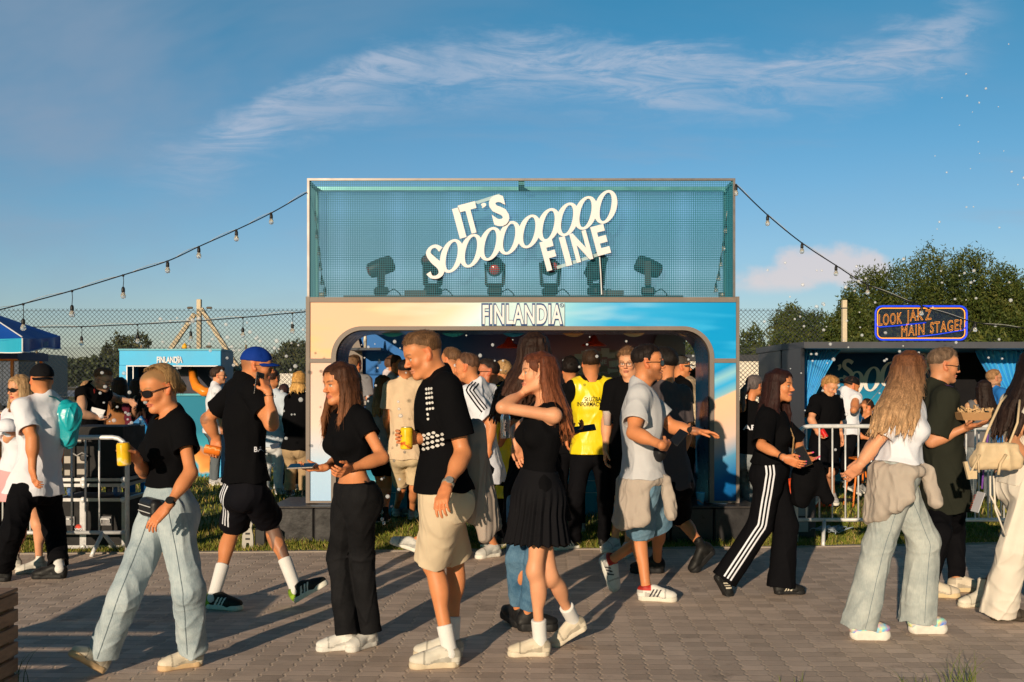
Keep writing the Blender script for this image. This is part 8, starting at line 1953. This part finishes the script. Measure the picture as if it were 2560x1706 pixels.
def adi(p):
    for sd in('L',): 
        a,b_,c=p.arm[sd]; p.strip(p.top,[p.Nb+p.u*.01-p.cf*.0+p.cl*.05,a,a+(b_-a)*.66],nrm(np.array([.1,-1,.5])),.012,BT,offs=(-.028,0,.028),seg=24)
bg('jersey','man in white jersey with black shoulder stripes behind the tall young man',C_c,8.68,'m',1.0,dict(pel=(425,668),neck=(400,312),head=(350,238),yaw=168,cyaw=150,hyaw=165,armL=[(455,480,'-'),(440,600,-.15),(400,640,-.2),{}],armR=None,legL=[(400,850,'-'),(492,1032,'g'),(355,1052,'g')],legR=[(280,850,'+'),(150,1022,.1),(40,985,.1)]),
  top=WT,topk=dict(sleeve=.75,hem=-.12,ease=.024,slv_ease=.03,fold=.010),bot=BP,botk=dict(length=.9,name='shorts',ease=(.02,.03,0)),hair=('fade',(.10,.05,.03)),hairk=dict(thick=.012),shoe=(.55,.55,.52),h=.006,extra=adi)
bg('fade','man with faded haircut standing behind the collar of the tall young man',K_c,9.45,'m',1.02,dict(pel=(1120,1010),neck=(1130,520),head=(1108,372),yaw=150,hyaw=140),top=cloth('maroon_cotton',(.10,.03,.03),.9),bot=BP,hair=('fade',(.12,.06,.03)),hairk=dict(thick=.014),shoe=(.4,.4,.4))
bg('beige','man in beige shirt and shorts seen from behind in the booth',K_c,11.0,'m',1.0,dict(pel=(775,1075),neck=(765,528),head=(768,448),yaw=95,hyaw=85,armL=[(620,800,'-'),(650,950,.2),(720,980,.4),{}],armR=[(920,800,'+'),(900,950,.3),(850,980,.5),{}],legL=[(735,1330,'-'),(700,1545,'g'),(655,1500,'g')],legR=[(830,1330,'-'),(810,1570,'g'),(850,1530,'g')]),
  top=cloth('beige_shirt',(.66,.50,.34),.85,fold=.008),topk=dict(sleeve=.7,hem=-.05,ease=.03,slv_ease=.03,flare=.03,fold=.008),bot=cloth('sand_shorts',(.62,.48,.30),.85),botk=dict(length=.85,name='shorts',ease=(.02,.03,0)),hair=('fade',(.012,.010,.010)),hairk=dict(thick=.014),shoe=(.5,.5,.52),bodyk=dict())
bg('brown','woman with straight brown hair and bare legs beside the beige shirt man',K_c,11.3,'f',.94,dict(pel=(600,1090),neck=(600,640),head=(592,560),yaw=95,hyaw=100,legL=[(585,1350,'-'),(560,1590,'g'),(540,1560,'g')],legR=[(625,1350,'-'),(610,1590,'g'),(640,1560,'g')]),
  top=cloth('black_white_top',(.3,.28,.28),.8),bot=BP,botk=dict(length=.5,name='shorts'),hair=('long',(.14,.06,.025)),hairk=dict(tips=(.42,.22,.09),L=.34,face=40,amp=.003),shoe=(.02,.02,.02),h=.007,shk=dict(boot=.1))
bg('tiedye','man in tie dye T-shirt with a black strap at the bar',K_c,12.0,'m',.98,dict(pel=(640,1010),neck=(640,480),head=(682,408),yaw=20,hyaw=10),top=cloth('tie_dye',(.70,.62,.66),.85,var=.3),topk=dict(sleeve=.7,ease=.03),bot=BP,hair=('short',(.10,.05,.03)),shoe=(.3,.3,.3))
bg('barfar','person with short brown hair just behind the left booth post',K_c,12.05,'m',.97,dict(pel=(375,1010),neck=(375,480),head=(378,405),yaw=80,hyaw=60),top=cloth('grey_top',(.2,.2,.22),.9),bot=BP,hair=('short',(.16,.09,.05)),shoe=(.3,.3,.3))
bg('light','light haired woman behind the steward with glasses',K_c,10.6,'f',.95,dict(pel=(1500,1000),neck=(1500,560),head=(1502,455),yaw=100,hyaw=120),top=cloth('cream_top',(.55,.48,.40),.9),bot=BP,hair=('short',(.40,.24,.11)),hairk=dict(thick=.02,amp=.004),shoe=(.3,.3,.3))
bg('dark1','person with black curly hair left of the steward in lettering vest',I_c,10.4,'m',.97,dict(pel=(320,860),neck=(315,480),head=(318,370),yaw=100,hyaw=95),top=BT,bot=BP,hair=('curly',(.012,.008,.007)),hairk=dict(thick=.03),shoe=(.4,.4,.4))
bg('dark2','dark haired person in white at the bar between the stewards',K_c,11.7,'m',1.0,dict(pel=(880,1010),neck=(880,540),head=(888,450),yaw=120,hyaw=150),top=cloth('teal_top',(.3,.45,.5),.9),bot=BP,hair=('short',(.03,.015,.01)),shoe=(.3,.3,.3))
bg('curlyman','curly haired man in glasses facing the camera behind the grey T-shirt man',I_c,8.95,'m',1.05,dict(pel=(700,880),neck=(700,430),head=(683,328),yaw=258,hyaw=250,hp=-4,armR=None,armL=None,legL=[(700,1180,'-'),(700,1530,'g'),(640,1560,'g')],legR=[(640,1180,'-'),(620,1500,'g'),(520,1530,'g')]),skin=SKINL,
  top=BT,topk=dict(sleeve=.7),bot=BP,botk=dict(length=.9,name='shorts'),hair=('curly',(.16,.08,.04)),hairk=dict(thick=.028,amp=.003),glasses=('clear',(.05,.05,.05)),shoe=(.62,.62,.6),h=.006)
bg('capman','man with grey cap and sunglasses on it at the right of the booth opening',I_c,10.9,'m',1.0,dict(pel=(1030,860),neck=(1010,430),head=(1020,350),yaw=10,hyaw=0),top=BT,bot=BP,hair=('fade',(.04,.03,.025)),cap=((.06,.055,.05),1),shoe=(.3,.3,.3))
bg('capwoman','person in a dark cap behind the ash blonde woman',I_c,11.4,'f',.95,dict(pel=(1105,860),neck=(1110,500),head=(1110,425),yaw=95,hyaw=120),top=cloth('green_top',(.03,.10,.06),.9),bot=BP,hair=('long',(.10,.05,.03)),hairk=dict(L=.25),cap=((.02,.02,.025),1),shoe=(.3,.3,.3))
bg('ash','ash blonde long haired woman with tan shoulder bag seen from behind',I_c,10.9,'f',.94,dict(pel=(1110,850),neck=(1090,560),head=(1065,480),yaw=70,hyaw=65),top=cloth('black_strap_top',BLK,.9),topk=dict(tank=True),bot=BP,hair=('long',(.36,.27,.18)),hairk=dict(tips=(.62,.52,.36),L=.38,face=40,drift=(.10,0,0),amp=.003),shoe=(.3,.3,.3),h=.0065)
bg('glasswoman','fair woman in glasses facing left at the right end of the booth',I_c,11.6,'f',.95,dict(pel=(1165,860),neck=(1165,590),head=(1155,510),yaw=190,hyaw=200),skin=(.5,.26,.15),top=cloth('grey_top',(.2,.2,.22),.9),bot=BP,hair=('bun',(.40,.22,.11)),glasses=('clear',(.3,.2,.1)),shoe=(.3,.3,.3))
PK=cloth('pink_stripes',(.72,.42,.52),.85,fold=.006)
def pinkm():
    nt=PK.node_tree;p=nt.nodes['Principled BSDF'];L=nt.links; w=nd(nt,'ShaderNodeTexWave'); w.inputs['Scale'].default_value=14; w.bands_direction='X'; tc=nd(nt,'ShaderNodeTexCoord'); L.new(tc.outputs['Object'],w.inputs[0]); cr=nd(nt,'ShaderNodeValToRGB'); L.new(w.outputs[0],cr.inputs[0]); e=cr.color_ramp.elements;e[0].color=(.62,.30,.42,1);e[1].color=(.78,.55,.62,1);e[0].position=.35;e[1].position=.6; L.new(cr.outputs[0],p.inputs['Base Color'])
pinkm()
bg('pink','person in pink striped shirt and grey jeans sitting on the right plinth leaning away',I_c,11.2,'f',.97,dict(pel=(1118,1110),neck=(1150,830,.28),head=(1150,780,.42),yaw=88,hyaw=85,hp=-20,legL=[(1080,1150,.42),(1080,1360,.5),(1080,1340,.7)],legR=[(1160,1150,.42),(1160,1360,.5),(1160,1340,.7)]),
  top=PK,topk=dict(sleeve=1.6,hem=.13,ease=.025,flare=0,fold=.008),bot=GJ,botk=dict(waist=.15),hair=('short',(.2,.1,.05)),shoe=(.3,.3,.3),h=.0065)
def laf(p): p.printtext(p.top,['LAF'],p.W(178,540)+np.array([0,-.1,0]),np.array([1.,0,0]),UP,(0,1,0),.055,WT,name='shirt_print',width=.17)
bg('pony','woman with grey ponytail and lettered black T-shirt right of the booth',E_c,10.6,'f',.97,dict(pel=(195,710),neck=(205,420),head=(232,318),yaw=60,hyaw=40,armL=[(165,440,-.1),(170,360,.0),(200,330,.1),{}],armR=None,legL=[(185,850,'-'),(180,1020,0),(185,1040,0)],legR=[(205,850,'-'),(215,1020,0),(225,1040,0)]),
  top=BT,topk=dict(sleeve=.6,hem=.05),bot=GJ,botk=dict(ease=(.02,.04,.05)),hair=('pony',(.12,.10,.10)),hairk=dict(L=.28),shoe=(.6,.6,.58),extra=laf)
def redcan(p):
    hd=p.hand['R']; can('red drink can held by the curly haired man in the dark booth',hd,(.6,.02,.02),(.7,.1,.05),ax=(.45,-.3,-.9))
bg('ginger','curly fair haired bearded man in black T-shirt and shorts looking down',J_c,12.3,'m',.96,dict(pel=(490,640),neck=(500,275),head=(527,205),yaw=292,hyaw=300,hp=-22,armR=[(385,450,'-'),(440,555,-.2),(478,580,-.25),dict(pn=(.3,-.5,0),curl=.7)],armL=[(595,460,'+'),(610,560,.0),(620,620,.0),{}],legR=[(450,850,-.1),(440,1050,0),(420,1070,-.1)],legL=[(530,850,.0),(535,1050,.1),(550,1070,0)]),
  skin=SKINL,top=BT,topk=dict(sleeve=.8,hem=-.05,ease=.03,slv_ease=.03),bot=BP,botk=dict(length=.95,name='shorts',ease=(.03,.04,0)),hair=('curly',(.42,.22,.08)),hairk=dict(thick=.02),shoe=(.4,.4,.4),h=.0065,extra=redcan,bodyk=dict(stubble=.5,tattoo=None))
bg('sleeve','man in white sleeveless shirt and backwards cap eating by the slogan wall',J_c,12.95,'m',.97,dict(pel=(640,560),neck=(645,245),head=(690,200),yaw=35,hyaw=10,hp=-20,armR=[(705,380,'-'),(745,345,-.1),(750,320,-.1),{}],armL=None,legR=[(640,800,0),(620,960,0),(640,970,0)],legL=[(660,800,.1),(680,960,.1),(700,970,.1)]),
  top=WT,topk=dict(sleeve=.16,hem=-.0,ease=.03,fold=.008),bot=BP,hair=('fade',(.04,.02,.015)),cap=((.012,.012,.014),-1),shoe=(.3,.3,.3),h=.007)
bg('seated','dark haired seated person by the mirror in the dark booth',J_c,13.6,'f',.95,dict(pel=(815,690),neck=(815,440),head=(800,360),yaw=200,hyaw=190,hp=-15,armL='bent',armR='bent',legL=[(740,690,-.1),(745,900,-.1),(720,905,-.1)],legR=[(750,690,.1),(755,900,.1),(730,905,.1)]),top=BT,topk=dict(tank=True),bot=BP,hair=('bun',(.03,.015,.01)),shoe=(.02,.02,.02))
bg('tanback','woman with long dark hair and bare tanned shoulders in the dark booth',J_c,13.0,'f',.96,dict(pel=(1660,620),neck=(1655,310),head=(1690,225),yaw=70,hyaw=55,legL=None,legR=None),skin=(.55,.30,.16),top=cloth('grey_top2',(.12,.12,.13),.9),topk=dict(tank=True,neckr=.1),bot=GJ,hair=('long',(.02,.011,.009)),hairk=dict(L=.30,face=40,drift=(.05,0,0),amp=.005),shoe=(.3,.3,.3),h=.007)
bg('bluekid','young man in glasses and blue shirt in profile by the right curtain',J_c,14.3,'m',.98,dict(pel=(1760,620),neck=(1765,215),head=(1765,140),yaw=15,hyaw=5),skin=(.5,.26,.15),top=cloth('blue_shirt',(.02,.16,.5),.8),bot=BP,hair=('short',(.28,.15,.07)),glasses=('clear',(.03,.03,.03)),shoe=(.3,.3,.3))
def lan(p):
    b=MB(); n=p.Nb
    for sg in(-1,1): b.obox(n+p.cl*sg*.06+p.cf*.10-p.u*.13,(p.cl*-sg*.25-p.u),p.cf,.24,.018,.003)
    b.build('lanyard',mat('red_lanyard',(.6,.05,.04),.6),p.root,world=True)
    T=thing('paper_sheet','white folded paper sheet in the hand of the bartender','paper',p.W(613,432,-.22)); b=MB(); b.obox((0,0,0),(1,0,-.25),(0,.6,1),.15,.003,.09); b.build('sheet',WHITE,T)
bg('bartender','bartender in black sleeveless top and red lanyard behind the flight cases',G_c,11.0,'m',1.0,dict(pel=(560,640),neck=(590,275),head=(652,228),yaw=350,cyaw=340,hyaw=348,hp=-20,armR=[(520,445,'-'),(640,470,-.2),(705,470,-.25),dict(pn=(0,-.3,.8),curl=.5)],armL=[(750,350,'+'),(830,365,.1),(860,395,.05),dict(curl=.5)]),
  skin=(.50,.28,.18),top=BT,topk=dict(sleeve=.25,hem=-.05,ease=.02),bot=BP,hair=('fade',(.16,.08,.045)),hairk=dict(thick=.018),glasses=('clear',(.02,.02,.02)),shoe=(.1,.1,.1),h=.0065,extra=lan,bodyk=dict(stubble=.4))
bg('brownleft','woman with long brown hair and orange top beyond the bartender',L_c,12.6,'f',.95,dict(pel=(370,600),neck=(365,330),head=(372,215),yaw=110,hyaw=120),skin=(.45,.22,.12),top=cloth('rust_top',(.30,.13,.05),.9),bot=BP,hair=('long',(.05,.022,.012)),hairk=dict(L=.28,face=45),shoe=(.3,.3,.3))
bg('winered','woman with dark hair and wine red top beside the kiosk window',L_c,12.2,'f',.96,dict(pel=(520,600),neck=(520,330),head=(512,222),yaw=140,hyaw=150,armL=[(485,430,-.1),(490,370,-.2),(485,345,-.2),{}],armR=None),skin=(.4,.2,.12),top=cloth('wine_top',(.10,.015,.03),.9),bot=cloth('blue_skirt',(.01,.12,.35),.8),hair=('long',(.035,.018,.014)),hairk=dict(L=.34,face=45),shoe=(.3,.3,.3))
bg('fairleft','light haired person mostly hidden behind the bartender',L_c,13.2,'f',.93,dict(pel=(120,600),neck=(115,340),head=(118,235),yaw=100,hyaw=100),skin=SKINL,top=cloth('peach_top',(.6,.38,.26),.9),bot=BP,hair=('short',(.32,.18,.09)),shoe=(.3,.3,.3))
bg('studious','young man with wavy dark hair, glasses and white T-shirt by the kiosk',B_c,15.3,'m',.99,dict(pel=(98,450),neck=(105,258),head=(120,212),yaw=25,hyaw=5,armR=None,armL=None),skin=SKINL,top=WT,topk=dict(sleeve=.75,ease=.03),bot=cloth('grey_shorts',(.12,.14,.16),.9),hair=('curly',(.04,.022,.015)),hairk=dict(thick=.028),glasses=('clear',(.03,.03,.03)),shoe=(.5,.5,.52))
bg('linen','person in pale blue linen shirt and white trousers behind the phone caller',B_c,14.0,'m',.98,dict(pel=(352,510),neck=(362,290),head=(360,225),yaw=70,hyaw=60),top=cloth('pale_blue_shirt',(.50,.58,.68),.9,fold=.01),topk=dict(sleeve=1.8,hem=-.05,ease=.035),bot=cloth('white_trousers',(.66,.68,.70),.9),botk=dict(ease=(.02,.02,.02)),hair=('short',(.04,.02,.015)),shoe=(.55,.55,.55))
bg('blondfar','woman with chin length blonde hair in black jumper and khaki cargo trousers',B_c,13.7,'f',1.0,dict(pel=(465,530),neck=(475,300),head=(478,232),yaw=80,hyaw=60),skin=SKINL,top=BT,topk=dict(sleeve=1.8,hem=-.03,ease=.035),bot=cloth('khaki',(.40,.28,.16),.9,fold=.012),botk=dict(ease=(.03,.03,.04)),hair=('long',(.50,.26,.07)),hairk=dict(L=.13,face=42,tips=(.62,.36,.12),amp=.004),shoe=(.1,.09,.08))
bg('purple','child in orange and dark clothes between the linen shirt and blonde women',B_c,14.6,'f',.85,dict(pel=(425,560),neck=(415,350),head=(408,285),yaw=90,hyaw=90),top=cloth('orange_cloth',(.55,.22,.10),.9),bot=BP,hair=('short',(.04,.02,.02)),shoe=(.3,.3,.3))
# blue folded parasol on the grass left of the booth
if want('misc'):
    T=thing('blue_deck_cloth','tilted royal blue cloth panel standing behind the flight cases','cloth panel',PX(345,1200,11.3)); b=MB()
    A=[PX(300,1085,11.2),PX(352,1040,11.2),PX(392,1110,11.0),PX(378,1215,10.9),PX(340,1180,11.2)]; V=list(A)+[a+np.array([0,.05,0]) for a in A]; b.add(V,[(0,1,2,3,4),(9,8,7,6,5)]+[(i,i+5,(i+1)%5+5,(i+1)%5) for i in range(5)]); b.build('cloth',mat('blue_canvas',(.01,.16,.42),.6,bump=.01,bscale=6),T,world=True)

if want('pink'):
    q=PX(1742,1250,11.2); T=thing('low_bench','low dark bench under the person in the pink striped shirt','bench',(q[0],q[1]+.05,0)); b=MB(); b.box(-.28,.28,-.18,.18,.20,.25,bev=.01); b.build('seat',BLACK,T)
    for sx in(-.24,.24): b=MB(); b.box(sx-.02,sx+.02,-.15,.15,0,.198,bev=.004); b.build('leg',BLACK,T)
# ---------------- soap bubbles ----------------
def bubbles():
    m,nt,p=newmat('soap_bubble_film');L=nt.links; p.inputs['Base Color'].default_value=(.80,.84,.90,1); p.inputs['Roughness'].default_value=.25
    lw=nd(nt,'ShaderNodeLayerWeight'); lw.inputs[0].default_value=.35; mr=nd(nt,'ShaderNodeMapRange'); mr.inputs[3].default_value=.30;mr.inputs[4].default_value=.75; L.new(lw.outputs['Facing'],mr.inputs[0]); L.new(mr.outputs[0],p.inputs['Alpha'])
    b=MB(); b.sphere((0,0,0),1,16); v=np.array(b.v); me=None; g=np.random.default_rng(11); first=None
    regs=[]
    def R_(n,x0,x1,y0,y1,r0,r1,d0,d1,lab,grp): regs.append((n,x0,x1,y0,y1,r0,r1,d0,d1,lab,grp))
    R_(52,395,765,790,930,2.5,6,8,12,'over the left fence','soap bubbles over the left fence')
    R_(26,250,440,930,1080,3,7,8.5,10.8,'around the bartender','soap bubbles by the bartender')
    R_(16,640,760,960,1180,2.5,6,8.5,12,'beside the booth left column','soap bubbles left of the booth')
    R_(40,900,1500,835,960,2,5.5,8.2,11,'under the lintel','soap bubbles under the lintel')
    R_(24,905,1060,960,1310,3,6.5,8.2,10.6,'around the beige shirt','soap bubbles around the beige shirt')
    R_(10,1500,1750,835,930,2,4.5,9.2,11,'by the opening right end','soap bubbles at the booth right end')
    R_(60,1890,2530,640,900,2.4,5.2,9,14,'before the dark trees','soap bubbles over the trees')
    R_(26,1950,2300,900,1190,2,5,8.6,11.5,'before the curtained booth','soap bubbles before the dark booth')
    R_(24,2280,2560,60,620,1.6,3.6,9,13,'high in the sky','soap bubbles high in the sky')
    ON='first second third fourth fifth sixth seventh eighth ninth tenth eleventh twelfth thirteenth fourteenth fifteenth sixteenth seventeenth eighteenth nineteenth'.split(); TN={20:'twent',30:'thirt',40:'fort',50:'fift',60:'sixt'}
    def ordn(k): return ON[k-1] if k<20 else (TN[k//10*10]+'ieth' if k%10==0 else TN[k//10*10]+'y-'+ON[k%10-1])
    for n,x0,x1,y0,y1,r0,r1,d0,d1,lab,grp in regs:
        xs=sorted(g.uniform(x0,x1,n) if not grp.endswith('sky') else x1-(x1-x0)*g.random(n)**1.6)
        for i in range(n):
            px=xs[i];py=g.uniform(y0,y1); 
            d=g.uniform(d0,d1); r=g.uniform(r0,r1)*g.uniform(.7,1)/F*d
            if first is None: o=link_mesh('soap_bubble',v,b.f,m,None,True); first=o
            else: o=first.copy(); C.objects.link(o)
            o.location=tuple(PX(px,py,d)); o.scale=(r,r*1.0,r*g.uniform(.88,1.08)); tag(o,'%s soap bubble, %s from the left among those %s'%('larger' if r*F/d>(r0+r1)/2*.85 else 'smaller',ordn(i+1),lab),'soap bubble',grp)
if not ONLY: bubbles()
